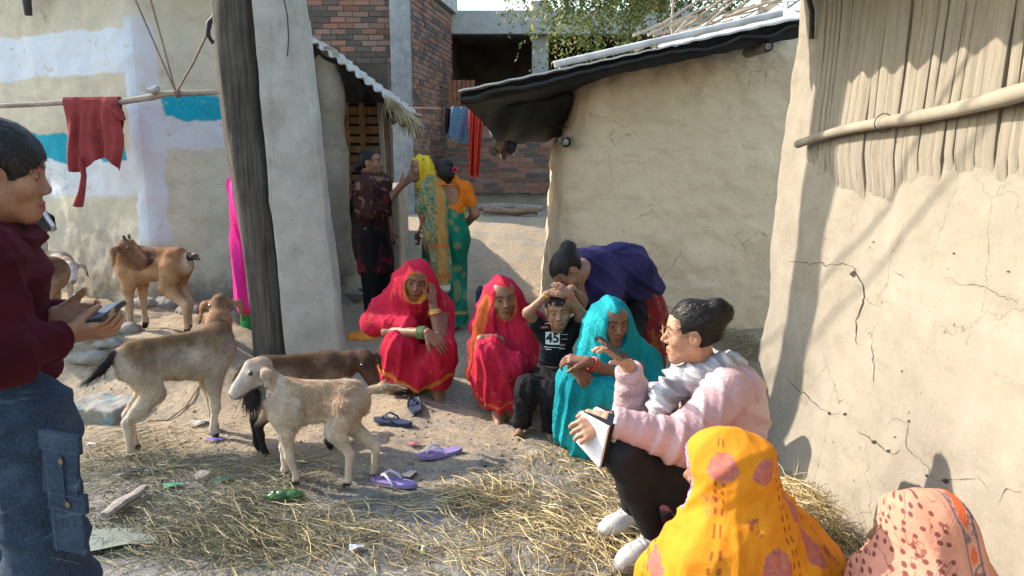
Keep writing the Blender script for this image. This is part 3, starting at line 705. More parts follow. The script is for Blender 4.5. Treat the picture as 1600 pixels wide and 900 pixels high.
for i, (pts, w) in enumerate([([(1228, 408), (1290, 414), (1328, 412), (1345, 432)], 1.3), ([(1332, 415), (1352, 455), (1338, 500), (1336, 545)], 2.2), ([(1225, 590), (1262, 622), (1300, 648), (1322, 646)], 1.2),
        ([(1340, 672), (1365, 690), (1395, 712), (1410, 700)], 1.4), ([(1385, 668), (1392, 654), (1418, 660), (1415, 698), (1440, 722), (1462, 750), (1480, 752)], 1.1), ([(1478, 435), (1500, 446), (1532, 444), (1560, 462), (1600, 470)], 1.1),
        ([(1362, 520), (1366, 570), (1362, 602)], 1.2), ([(1480, 750), (1530, 746), (1548, 772)], 1.0), ([(1558, 782), (1570, 764), (1600, 768)], 1.2), ([(1396, 422), (1420, 440)], 1.2)]): crack(pts, w, i)
r = random.Random(5)
for px, py, w in ((1477, 751, 5), (1388, 705, 4), (1366, 690, 4), (1420, 658, 2.5), (1334, 428, 6), (1365, 378, 2), (1409, 580, 2), (1447, 743, 2.5), (1575, 424, 2), (1490, 396, 2), (1296, 646, 3), (1320, 647, 3), (1416, 257, 2.5), (1398, 683, 2)):
    c = [on_right_wall(px+w*math.cos(a)*r.uniform(.6, 1.3), py+w*.8*math.sin(a)*r.uniform(.6, 1.3)) for a in np.linspace(0, 6.28, 9)[:-1]]
    if all(x is not None for x in c): m = MB(); m.add(c, [tuple(range(8))]); m.on(RH, 'plaster_hole', CRK, smooth=False)
# eave with corrugated sheets
EX, EZ = .72, 2.27
corrugated(RH, 'roof', V(EX, -1.6, EZ), V(0, 1, 0), V(1, 0, .38), 5.55, 3.2, .168, .028, m_fc, .008, jag=0)
m = MB(); q = P(1290, 15, 3.55); m.tube([V(wall_x(2.2)-.03, 3.72, 2.22), V(wall_x(2.2)-.06, 3.66, 2.2), V(wall_x(2.1)-.05, 3.62, 2.12), V(wall_x(2.0)-.035, 3.64, 2.0)], .012, 8); m.on(RH, 'bent_peg', m_dark)
# ================================================================ PEOPLE TOOLKIT
def m_skin():
    t = NT('skin'); c = t.attr('Col'); n = t.noise(60, 4, .6); c = t.mix(.6, c, t.mix(1, c, t.ramp(n, [(.3, (.68, .66, .64)), (.7, (1.05, 1, .98))]), 'MULTIPLY')); n2 = t.noise(17, 3); c = t.mix(.5, c, t.mix(1, c, t.ramp(n2, [(.35, (.80, .74, .72)), (.65, (1.08, 1.06, 1.04))]), 'MULTIPLY'))
    return t.out(c, .52, t.bump(t.noise(420, 2), .12, .002), .32)
SKIN = m_skin()
def m_attr(name, rough=.9, bump=.35, bs=130, spec=.2, sheen=.0, bd=.004, wr=.5):
    t = NT(name); c = t.attr('Col'); n = t.noise(bs, 3, .6); w = t.noise(18, 4, .6, t.map(scale=(1, 1, .45)), dist=.6)
    c = t.mix(.55, c, t.mix(1, c, t.ramp(w, [(.25, (.68, .68, .68)), (.75, (1.0, 1.0, 1.0))]), 'MULTIPLY'))
    cz = t.math('ABSOLUTE', t.math('SUBTRACT', t.noise(15, 3, .5, t.map(scale=(1.3, 1.3, .7)), dist=1.6), .5)); cz2 = t.math('ABSOLUTE', t.math('SUBTRACT', t.noise(42, 2, .5, dist=1.2), .5))
    h = t.math('ADD', t.math('MULTIPLY', n, .18), t.math('MULTIPLY', w, wr*.6)); h = t.math('ADD', h, t.math('ADD', t.math('MULTIPLY', cz, 1.3), t.math('MULTIPLY', cz2, .35))); return t.out(c, rough, t.bump(h, bump, bd*3.2), spec, Sheen_Weight=sheen)
CLOTH = m_attr('woven_cloth', .88, .75, sheen=.0, spec=.12); EYE = m_attr('eye', .12, 0, spec=.6)
def m_hair():
    t = NT('black_hair'); n = t.noise(1, 3, .5, t.map(t.attr('flow', 'Vector'), scale=(30, 30, 1.5))); c = t.ramp(n, [(.3, (.004, .0035, .003)), (.75, (.022, .017, .014))])
    return t.out(c, .55, t.bump(n, .45, .004), .18)
HAIR = m_hair(); _t = NT('hair_strand'); HSTR = _t.out(_t.attr('Col'), .4, spec=.3)
def seg2(x, z, a, b):
    ab = V(b[0]-a[0], b[1]-a[1]); t = np.clip(((x-a[0])*ab[0]+(z-a[1])*ab[1])/(ab@ab), 0, 1); return np.hypot(x-a[0]-t*ab[0], z-a[1]-t*ab[1])
class Person:
    def __init__(s, base, label, tone=(.20, .115, .07), group=None, h=.009, hf=.0032):
        base = np.asarray(base, float); s.T = Thing('person', base, label, 'person', group); s.it = []; s.fine = []; s.tone = np.array(tone)*1.32; s.h = h; s.hf = hf; s.cf = []; s.H = None; s.eyes = []
    # -- head
    def head(s, o, fwd, up, sc=1.0, gaze=(0, 0), child=0, neck=None, neck_r=.048, lid=0.0, nose=1.0, width=1.0):
        fr = Frame(o, fwd, up); s.H = fr; s.hs = sc; s.child = child; p = lambda x, y, z: fr.p(x*sc*width, y*sc, z*sc); q = lambda *r: V(*r)*sc
        U = s.it; a = lambda k, g: U.append(('u', k*sc, g))
        a(.0, el(p(0, -.012, .032), q(.073*width, .093, .077), fr)); a(.03, el(p(0, .028, .036), q(.062*width, .056, .056), fr)); a(.03, el(p(0, .026, -.03), q(.057*width, .058, .072), fr))
        jw = -.098+.012*child
        for sg in (-1, 1):
            a(.03, rc(p(sg*.043, .0, -.05), p(sg*.013, .062, jw), .022*sc, .016*sc)); a(.025, el(p(sg*.038, .056, -.024), q(.024, .023, .024), fr))
            a(.018, rc(p(sg*.015, .080, .024), p(sg*.044, .066, .020), .0085*sc, .006*sc))
        a(.02, el(p(0, .067, jw), q(.020, .017, .014), fr)); a(.02, el(p(0, .070, -.062), q(.029, .021, .028), fr))
        for sg in (-1, 1): U.append(('s', .016*sc, el(p(sg*.031, .099, .004), q(.0185, .017, .0125), fr)))
        for sg in (-1, 1): a(.004, el(p(sg*.031, .0715, .004), q(.0150, .0135, .0120), fr))
        a(.014, rc(p(0, .080, .014), p(0, .1045*nose+.001, -.024), .007*sc, .0115*sc)); 
        for sg in (-1, 1): a(.006, el(p(sg*.0125, .092, -.031), q(.0085, .011, .0075), fr))
        for sg in (-1, 1):
            a(.005, rc(p(sg*.021, .078, -.0615), p(sg*.005, .0915, -.0570), .0042*sc, .0058*sc)); a(.005, rc(p(sg*.020, .078, -.0635), p(0, .0900, -.0700), .0042*sc, .0070*sc))
            U.append(('u', .006*sc, el(p(sg*.074, -.008, -.004), q(.010, .021, .033), fr))); U.append(('s', .006*sc, el(p(sg*.083, .002, .0), q(.005, .010, .018), fr)))
        if neck is not None: a(.03, rc(p(0, -.022, -.07), neck, .050*sc, neck_r))
        s.fine.append((fr.o-V(1, 1, 1)*.125*sc, fr.o+V(1, 1, 1)*.125*sc, s.hf))
        tone = s.tone
        def colr(Q, C):
            L = fr.loc(Q)/sc; x, y, z = L[:, 0]/width, L[:, 1], L[:, 2]; ax = np.abs(x); front = y > .045
            C = C*(1+.10*fbm(L*55, 2, 3))[:, None]
            m = sstep(.016, .006, np.hypot((ax-.031)/1.3, z-.004))*front; C = C*(1-.38*m)[:, None]
            lip = np.minimum(seg2(ax, z, (.021, -.0615), (.004, -.0575)), seg2(ax, z, (.019, -.064), (0, -.0695))); m = sstep(.0075, .0045, lip)*front; C = lerp(C, tone*V(.85, .52, .50), (m*.75)[:, None])
            m = sstep(.0030, .0012, np.abs(z+.0632+.010*(ax*18)**2*.1))*(ax < .022)*front; C = C*(1-.7*m)[:, None]
            br = np.minimum(seg2(ax, z, (.012, .0255), (.033, .0310)), seg2(ax, z, (.033, .0310), (.050, .0235))); m = sstep(.0055, .0028, br)*(y > .03); C = lerp(C, V(.012, .009, .008), (m*.88)[:, None])
            m = sstep(.0075, .004, np.hypot(ax-.008, z+.0365))*front*.5; C = C*(1-m)[:, None]
            return C
        s.cf.append((fr.o, .16*sc, colr))
        for sg in (-1, 1): s.eyes.append((fr, sc, sg, gaze, lid, width))
        return fr
    def build_eyes(s):
        for fr, sc, sg, gaze, lid, width in s.eyes:
            m = MB(); c = V(sg*.031*width, .0722, .004); r = .0148; nu, nv = 25, 11; vs = []; cs = []
            for i in range(nu):
                u = -1+2*i/(nu-1); top = (.42-.25*lid)*(1-abs(u)**2.2)+.03; bot = -.36*(1-abs(u)**2)+.03
                for j in range(nv):
                    ph = lerp(bot, top, j/(nv-1)); th = u*1.02; d = V(math.sin(th)*math.cos(ph), math.cos(th)*math.cos(ph), math.sin(ph)); p = c+d*r*V(1, .93, 1)
                    vs.append(fr.o+fr.M@(p*sc)); g = math.hypot(th-gaze[0]*1.0, (ph-gaze[1]-.05))
                    col = (.006, .004, .003) if g < .17 else ((.035, .018, .010) if g < .46 else (.22, .195, .17))
                    if j == nv-1 or i in (0, nu-1): col = (.01, .008, .007)
                    cs.append(col)
            f = [(i*nv+j, i*nv+j+1, (i+1)*nv+j+1, (i+1)*nv+j) for i in range(nu-1) for j in range(nv-1)]
            if sg: s.T.mesh('eye', vs, np.array(f), EYE, attrs={'Col': ('FLOAT_COLOR', np.array(cs))})
    # -- hand: direction along the fingers, palm normal (the way the palm faces), thumb side vector
    def hand(s, w, d, n, thumb, sc=1.0, curl=(.25, .35, .3), spread=.06, tcurl=.3, fan=(0, 0, 0, 0), thdir=None, fine=True):
        d = unit(d); n = unit(n-d*(np.asarray(n)@d)); lt = unit(np.asarray(thumb)-d*(np.asarray(thumb)@d)-n*(np.asarray(thumb)@n)); U = s.it
        fr = Frame(w, d, n)
        U.append(('u', .012*sc, rc(w, w+d*.03*sc, .023*sc, .027*sc, flat=(n, 1.35))))
        for t_, wd in ((.032, .020), (.012, .021), (-.010, .020), (-.028, .018)):
            U.append(('u', .010*sc, rc(w+d*.022*sc+lt*t_*.55*sc, w+d*.085*sc+lt*t_*sc, wd*.75*sc, .0125*sc, flat=(n, 1.15))))
        for i, (t_, L) in enumerate(((.032, .070), (.011, .078), (-.010, .073), (-.029, .058))):
            b = w+d*(.088 if i < 3 else .082)*sc+lt*t_*sc; a = curl[0]+fan[i]; dd = unit(d+lt*(1.2-i*.8)*spread); pts = [b]; rr = [.0092*sc]
            for k in range(3):
                v = dd*math.cos(a)+n*math.sin(a); b = b+v*L*(.46, .30, .24)[k]*sc; pts.append(b); rr.append((.0083, .0074, .0062)[k]*sc); a += curl[min(k+1, 2)]
            U += chain(pts, rr, .004*sc)
        b = w+d*.024*sc+lt*.026*sc; td = unit(d*.75+lt*.65+n*.25) if thdir is None else unit(thdir); pts = [b-d*.006*sc, b+td*.038*sc]; t2 = unit(td+n*tcurl*.6-lt*tcurl*.7); pts.append(pts[-1]+t2*.030*sc); pts.append(pts[-1]+unit(t2+n*tcurl*.5-lt*tcurl*.5)*.024*sc)
        U += chain(pts, [.0150*sc, .0112*sc, .0095*sc, .0074*sc], .009*sc)
        if fine: c = w+d*.09*sc+n*.02*sc; s.fine.append((c-V(1, 1, 1)*.125*sc, c+V(1, 1, 1)*.125*sc, s.hf))
    def foot(s, ankle, d, sc=1.0, up=(0, 0, 1), fine=False):
        d = unit(d); up = unit(up); sd = np.cross(d, up); a = np.asarray(ankle, float); z0 = a-up*.065*sc; U = s.it
        U.append(('u', .03*sc, rc(a, z0-d*.03*sc+up*.028*sc, .036*sc, .028*sc))); U.append(('u', .03*sc, rc(a-up*.01*sc, z0+d*.115*sc+up*.018*sc, .034*sc, .020*sc)))
        U.append(('u', .02*sc, rc(z0+d*.11*sc+sd*.026*sc+up*.014*sc, z0+d*.105*sc-sd*.026*sc+up*.014*sc, .018*sc, .016*sc)))
        for i in range(5):
            x = lerp(.032, -.034, i/4); U.append(('u', .006*sc, rc(z0+d*(.13-.010*i)*sc+sd*x*sc+up*.012*sc, z0+d*(.168-.016*i)*sc+sd*x*1.05*sc+up*.009*sc, (.012 if i == 0 else .0095)*sc, (.0115 if i == 0 else .008)*sc)))
        if fine: c = z0+d*.08*sc; s.fine.append((c-V(.13, .13, .09)*sc, c+V(.13, .13, .09)*sc, .004))
    def limb(s, pts, rs, k=.025, flat=None): s.it += chain([np.asarray(p, float) for p in pts], rs, k, flat)
    def torso(s, pelvis, chest, neck, shL, shR, hipL, hipR, sc=1.0, fwd=(0, -1, 0)):
        f = unit(fwd); U = s.it; w = lerp(np.asarray(pelvis, float), np.asarray(chest, float), .5)
        U.append(('u', .05*sc, rc(pelvis, w, .125*sc, .108*sc, (f, 1.25)))); U.append(('u', .05*sc, rc(w, chest, .108*sc, .125*sc, (f, 1.3))))
        U.append(('u', .05*sc, rc(shL, shR, .052*sc, .052*sc))); U.append(('u', .05*sc, rc(chest, neck, .10*sc, .048*sc, (f, 1.2)))); U.append(('u', .05*sc, rc(hipL, hipR, .095*sc, .095*sc)))
    def arm(s, sh, eb, wr, sc=1.0): s.limb([sh, eb, wr], [.046*sc, .037*sc, .0255*sc])
    def leg(s, hip, kn, an, sc=1.0): s.limb([hip, kn, lerp(np.asarray(kn), np.asarray(an), .35), an], [.082*sc, .056*sc, .052*sc, .036*sc])
    def finish(s):
        f = field(s.it); lo, hi = bounds(s.it); V_, Q_ = surf(f, lo, hi, s.h); fc = V_[Q_].mean(1); keep = np.ones(len(Q_), bool)
        for a, b, h in s.fine: keep &= ~((fc > a+s.h) & (fc < b-s.h)).all(1)
        vs = [V_]; qs = [Q_[keep]]; n = len(V_)
        for i, (a, b, h) in enumerate(s.fine):
            v, q = surf(f, a, b, h)
            if len(q) == 0: continue
            if i:
                c = v[q].mean(1); k = np.ones(len(q), bool)
                for a2, b2, _ in s.fine[:i]: k &= ~((c > a2+h) & (c < b2-h)).all(1)
                q = q[k]
            vs.append(v); qs.append(q+n); n += len(v)
        v = np.concatenate(vs); q = np.concatenate(qs); used, inv = np.unique(q.ravel(), return_inverse=True); v = v[used]; q = inv.reshape(-1, 4)
        C = np.tile(s.tone, (len(v), 1))*(1+.10*fbm(v*9, 2, 7))[:, None]
        for o, r, fn in s.cf:
            m = np.linalg.norm(v-o, axis=1) < r
            if m.any(): C[m] = fn(v[m], C[m])
        s.body = s.T.mesh('body', v, q, SKIN, attrs={'Col': ('FLOAT_COLOR', np.clip(C, 0, 1))}); s.build_eyes(); return s
    # -- cloth and hair shells
    def shell(s, name, items, h, col, mat=None, folds=(), noise=(.0022, 6), thick=.012, open_=(), uv=None, parent=None, pad=.03, label=None, attrs2=None, post=None):
        it = list(items)
        if thick: it.append(('shell', thick, lambda Q: np.zeros(len(Q))))
        for g in open_: it.append(('s', .006, g))
        lo, hi = bounds(items, pad); fb = field(it)
        def f(Q):
            d = fb(Q)
            return d
        v, q = surf(f, lo, hi, h); n = vnormals(v, q); D = noise[0]*fbm(v*noise[1], 3, 13)
        for fo in folds: D = D+fo(v)
        v0 = v.copy(); v = v+n*D[:, None]
        if post is not None: v = post(v)
        C = col(v0, n, D) if callable(col) else np.tile(np.array(col), (len(v), 1))
        at = {'Col': ('FLOAT_COLOR', np.clip(C, 0, 1))}
        if uv is not None: at['fuv'] = ('FLOAT_VECTOR', uv(v0))
        if attrs2: at.update(attrs2(v0))
        return s.T.mesh(name, v, q, mat or CLOTH, attrs=at, parent=parent, label=label)
    def hair(s, items, h=.005, open_=(), amp=.004, name='hair', flow=None, thick=0, strands=0, H_to=None, slen=1.0):
        fr = s.H; it = list(items)+[('s', .008, g) for g in open_]; lo, hi = bounds(items, .02); v, q = surf(field(it), lo, hi, h); n = vnormals(v, q)
        L = fr.loc(v); c = V(0, -.04, .09)*s.hs; d = L-c; r = np.linalg.norm(d, axis=1)+1e-6; fl = d/r[:, None]
        if flow is not None: fl = flow(v)
        st = fbm(fl*8, 2, 5); v = v+n*(amp*st)[:, None]
        fa = np.stack([fl[:, 0], fl[:, 1]+fl[:, 2]*.7, r], 1)
        ob = s.T.mesh(name, v, q, HAIR, attrs={'flow': ('FLOAT_VECTOR', fa)})
        if strands:
            R = np.random.default_rng(3); i = R.integers(0, len(v), strands); n2 = vnormals(v, q)[i]; p0 = v[i]; tg = (H_to if H_to is not None else None)
            d = (np.asarray(tg)-p0) if tg is not None else (p0-fr.p(*(V(0, -.04, .085)*s.hs)))
            d = d+R.normal(0, .012*s.hs, d.shape)-V(0, 0, .02); d = d-n2*(d*n2).sum(1)[:, None]; d /= np.linalg.norm(d, axis=1)[:, None]+1e-9; sd = np.cross(d, n2); L = R.uniform(.012, .045, (strands, 1))*s.hs*slen; lift = R.uniform(.0, .16, (strands, 1))+(R.random((strands, 1)) < .05)*.4; w = .0007
            a = p0-n2*.001; m = a+d*L*.5+n2*(L*lift*.5+.0012); e = a+d*L+n2*L*lift; tri = np.stack([a-sd*w, a+sd*w, m+sd*w, m-sd*w, e], 1).reshape(-1, 3); b = np.arange(strands)*5; f3 = np.concatenate([np.stack([b, b+1, b+2], 1), np.stack([b, b+2, b+3], 1), np.stack([b+3, b+2, b+4], 1)])
            cc = np.repeat(np.array([.010, .008, .0065])*R.uniform(.5, 2.6, (strands, 1)), 5, axis=0); so = s.T.mesh('hair_strands', tri, f3, HSTR, smooth=False, attrs={'Col': ('FLOAT_COLOR', cc)}, parent=ob, kind='stuff')
        return ob
def _fold(x): return (1-np.abs(np.sin(x*.5)))**1.3*1.8-.75
def f_rad(anchor, axis, n, amp, r0, r1=9, ph=0, wob=1.0, seed=3):
    anchor = np.asarray(anchor, float); ax = unit(axis); a = unit(np.cross(ax, (0.3, .8, .52))); b = np.cross(ax, a)
    def f(Q):
        d = Q-anchor; r = np.linalg.norm(d, axis=1); t = np.arctan2(d@b, d@a); w = round(n*.62)*t+ph+wob*1.3*vnoise(Q*2.6, seed)
        return 1.35*amp*(_fold(w)*(.6+.5*vnoise(Q*3.5, seed+3))+.16*_fold(2.3*w+1+vnoise(Q*4, seed+5)))*sstep(0, r0, r)*sstep(r1*1.3, r1, r)
    return f
def f_lin(d, wl, amp, seed=2, wob=1.0, ws=2.6, mask=None):
    d = unit(d)
    def f(Q):
        x = 2*math.pi*(Q@d)/(wl*1.5)+wob*2.6*vnoise(Q*ws, seed); w = _fold(x)*(.35+.75*np.clip(vnoise(Q*4.0, seed+9)+.3, 0, 1))+.15*_fold(2.3*x+.7); return 1.35*amp*w*(mask(Q) if mask else 1)
    return f
def m_box(lo, hi, soft=.05):
    lo = np.asarray(lo, float); hi = np.asarray(hi, float)
    return lambda Q: np.prod([sstep(lo[i]-soft, lo[i]+soft, Q[:, i])*sstep(hi[i]+soft, hi[i]-soft, Q[:, i]) for i in range(3)], axis=0)
def dseg(Q, a, b):
    a = np.asarray(a, float); ab = np.asarray(b, float)-a; t = np.clip((Q-a)@ab/(ab@ab), 0, 1); return np.linalg.norm(Q-a-t[:, None]*ab, axis=1)
def ring(T, c, axis, R, r, mat, name='bangle', parent=None, n=20, flat=1.0):
    ax = unit(axis); a = unit(np.cross(ax, (.31, .7, .64))); b = np.cross(ax, a); m = MB(); c = np.asarray(c, float); vs = []; K = 6
    for i in range(n):
        t = 2*math.pi*i/n; e = a*math.cos(t)+b*math.sin(t)
        for k in range(K): u = 2*math.pi*k/K; vs.append(c+e*(R+r*math.cos(u))+ax*r*flat*math.sin(u))
    m.add(vs, [(i*K+k, i*K+(k+1) % K, ((i+1) % n)*K+(k+1) % K, ((i+1) % n)*K+k) for i in range(n) for k in range(K)]); return m.on(T, name, mat, parent)
GOLD = NT('brass_bangle').out((.60, .38, .12), .3, spec=.5, Metallic=.9); GREENB = NT('green_glass_bangle').out((.10, .22, .08), .2, spec=.6); REDB = NT('red_bangle').out((.45, .05, .03), .3, spec=.5)
def hair_cap(p, extra=(), grow=0.0, line=-.03, h=.005, amp=.0016, cut_extra=(), back=-.06, wid=.064, name='hair', strands=0, to=None, slen=1.0):
    H, sc = p.H, p.hs; g = grow; q = lambda *r: V(*r)*sc
    it = [('u', 0, el(H.p(0, -.014*sc, .036*sc), q(.0785+g, .099+g, .083+g), H)), ('u', .02*sc, el(H.p(0, -.045*sc, -.005*sc), q(.070+g, .062+g, .070+g), H))]+list(extra)
    op = [el(H.p(0, .108*sc, line*sc), q(wid, .088, .094), H), half(H.p(0, 0, back*sc), H.v(0, .35, 1))]+[el(H.p(sg*.082*sc, .012*sc, -.022*sc), q(.022, .032, .045), H) for sg in (-1, 1)]
    base = it[:2]; rest = it[2:]
    return p.hair(base+[('s', .008, o) for o in op]+[(a, b, c) for a, b, c in rest], h, cut_extra, amp, name=name, strands=strands, slen=slen, H_to=(None if to is None else H.p(*(V(*to)*sc))))
# ---------------------------------------------------------------- woman in red sari squatting, chin on hand
def red_cloth(Q, n, D, seed=1, base=(.42, .014, .040), gold=(.55, .20, .035), borders=()):
    C = np.tile(np.array(base), (len(Q), 1)); C = C*(1+.12*fbm(Q*6, 2, seed))[:, None]
    g = vnoise(Q*42, seed+4)*vnoise(Q*15, seed+6); C = lerp(C, np.array((.50, .10, .05)), (np.clip(g*3-.45, 0, 1)*.6)[:, None])
    for d, w in borders: C = lerp(C, np.array(gold), (sstep(w, w*.6, d(Q))*.9)[:, None])
    return C
def woman_red_left():
    b = GP(655, 628); p = Person((b[0], 4.35, gz(b[0], 4.35)), 'woman in red sari squatting with her cheek propped on one hand', (.15, .072, .040), h=.013, hf=.0042)
    hd = P(650, 437, 4.28); fw = unit(V(.12, -1, -.22)); up = unit(V(.22, -.2, 1))
    nk = P(646, 482, 4.40); ch = P(640, 505, 4.48); pv = P(635, 588, 4.62); shL = P(602, 484, 4.45); shR = P(690, 482, 4.42)
    hipL = P(612, 590, 4.60); hipR = P(662, 590, 4.60); knL = P(628, 540, 4.22); knR = P(690, 543, 4.18); anL = P(612, 617, 4.36); anR = P(684, 612, 4.28)
    p.head(hd, fw, up, .98, neck=nk, gaze=(.1, -.15), lid=.6); p.torso(pv, ch, nk, shL, shR, hipL, hipR)
    ebR = P(688, 526, 4.16); wrR = P(676, 476, 4.22); p.arm(shR, ebR, wrR); p.hand(wrR, V(.02, .30, 1), V(-.9, .45, .1), V(-.4, -.9, 0), .88, curl=(.15, .25, .3), tcurl=.1)
    ebL = P(606, 518, 4.28); wrL = P(668, 520, 4.07); p.arm(shL, ebL, wrL); p.hand(wrL, V(.75, -.25, -.55), V(-.1, .7, -.75), V(-.3, .5, -.9), .95, curl=(.3, .3, .25))
    p.leg(hipL, knL, anL); p.leg(hipR, knR, anR); p.foot(anL, V(.1, -1, 0)); p.foot(anR, V(.25, -1, 0), fine=True); p.finish(); hair_cap(p, h=.006, grow=-.004)
    H = p.H; o = [('u', 0, el(H.p(0, -.012, .026), (.085, .106, .098), H)), ('u', .06, rc(H.p(0, -.05, -.02), H.p(0, -.06, -.12), .085, .09)), ('u', .05, el(H.p(0, .0, -.05), (.082, .085, .10), H)),
         ('u', .10, rc(H.p(.02, -.05, -.08), shL, .10, .075)), ('u', .10, rc(H.p(-.02, -.05, -.08), shR, .10, .07)), ('u', .08, rc(H.p(0, -.05, -.10), ch, .10, .15)), ('u', .08, rc(shL, P(582, 507, 4.38), .08, .075)), ('u', .06, rc(P(584, 505, 4.38), P(640, 508, 4.22), .07, .05)),
         ('u', .08, rc(shR, P(698, 520, 4.32), .07, .05)), ('u', .08, rc(ch, pv, .15, .16))]
    face = el(H.p(0, .10, -.016), (.060, .085, .088), H); face2 = rc(H.p(-.02, .11, -.05), P(676, 520, 4.05), .05, .07); arm = rc(P(606, 529, 4.14), P(690, 547, 4.0), .05, .06)
    bd = [(lambda Q: np.abs(face(Q)), .016), (lambda Q: np.abs(np.minimum(face2(Q), 1)), .012), (lambda Q: np.abs(arm(Q)), .02)]
    p.shell('sari_veil', o, .0085, lambda Q, n, D: red_cloth(Q, n, D, 2, borders=bd), folds=(f_rad(H.p(0, 0, .05), V(0, -.3, 1), 15, .009, .25), f_lin(V(.75, .2, .35), .06, .006)), open_=(face, face2, arm), thick=0)
    sk = [('u', 0, rc(hipL, knL, .115, .085)), ('u', .05, rc(hipR, knR, .115, .085)), ('u', .07, rc(knL, lerp(knL, anL, .85), .085, .085)), ('u', .07, rc(knR, lerp(knR, anR, .80), .085, .08)), ('u', .08, rc(P(640, 560, 4.3), P(650, 602, 4.33), .09, .09)), ('u', .08, rc(hipL, hipR, .15, .15)), ('u', .09, rc(lerp(knR, anR, .4), lerp(knL, anL, .6), .07, .07))]
    hem = lambda Q: np.abs(Q[:, 2]-.13-.05*np.sin(Q[:, 0]*14))
    p.shell('sari_skirt', sk, .0095, lambda Q, n, D: red_cloth(Q, n, D, 5, borders=[(hem, .018), (lambda Q: dseg(Q, P(655, 560, 4.1), P(645, 600, 4.15))-.02, .015)]), folds=(f_rad(knL, V(.2, -.5, 1), 12, .012, .2), f_rad(knR, V(0, -.6, 1), 11, .011, .2), f_lin(V(.9, .1, .2), .07, .008)), thick=0, open_=(half(V(0, 0, .075), V(0, 0, 1)),))
    for t_, M_, R_b in ((.80, GOLD, .036), (.70, GOLD, .037), (.75, GOLD, .0365)): ring(p.T, lerp(ebR, wrR, t_), wrR-ebR, R_b, .006, M_)
    for t_ in (.82, .88, .94): ring(p.T, lerp(ebL, wrL, t_), wrL-ebL, .034, .005, GREENB)
woman_red_left()
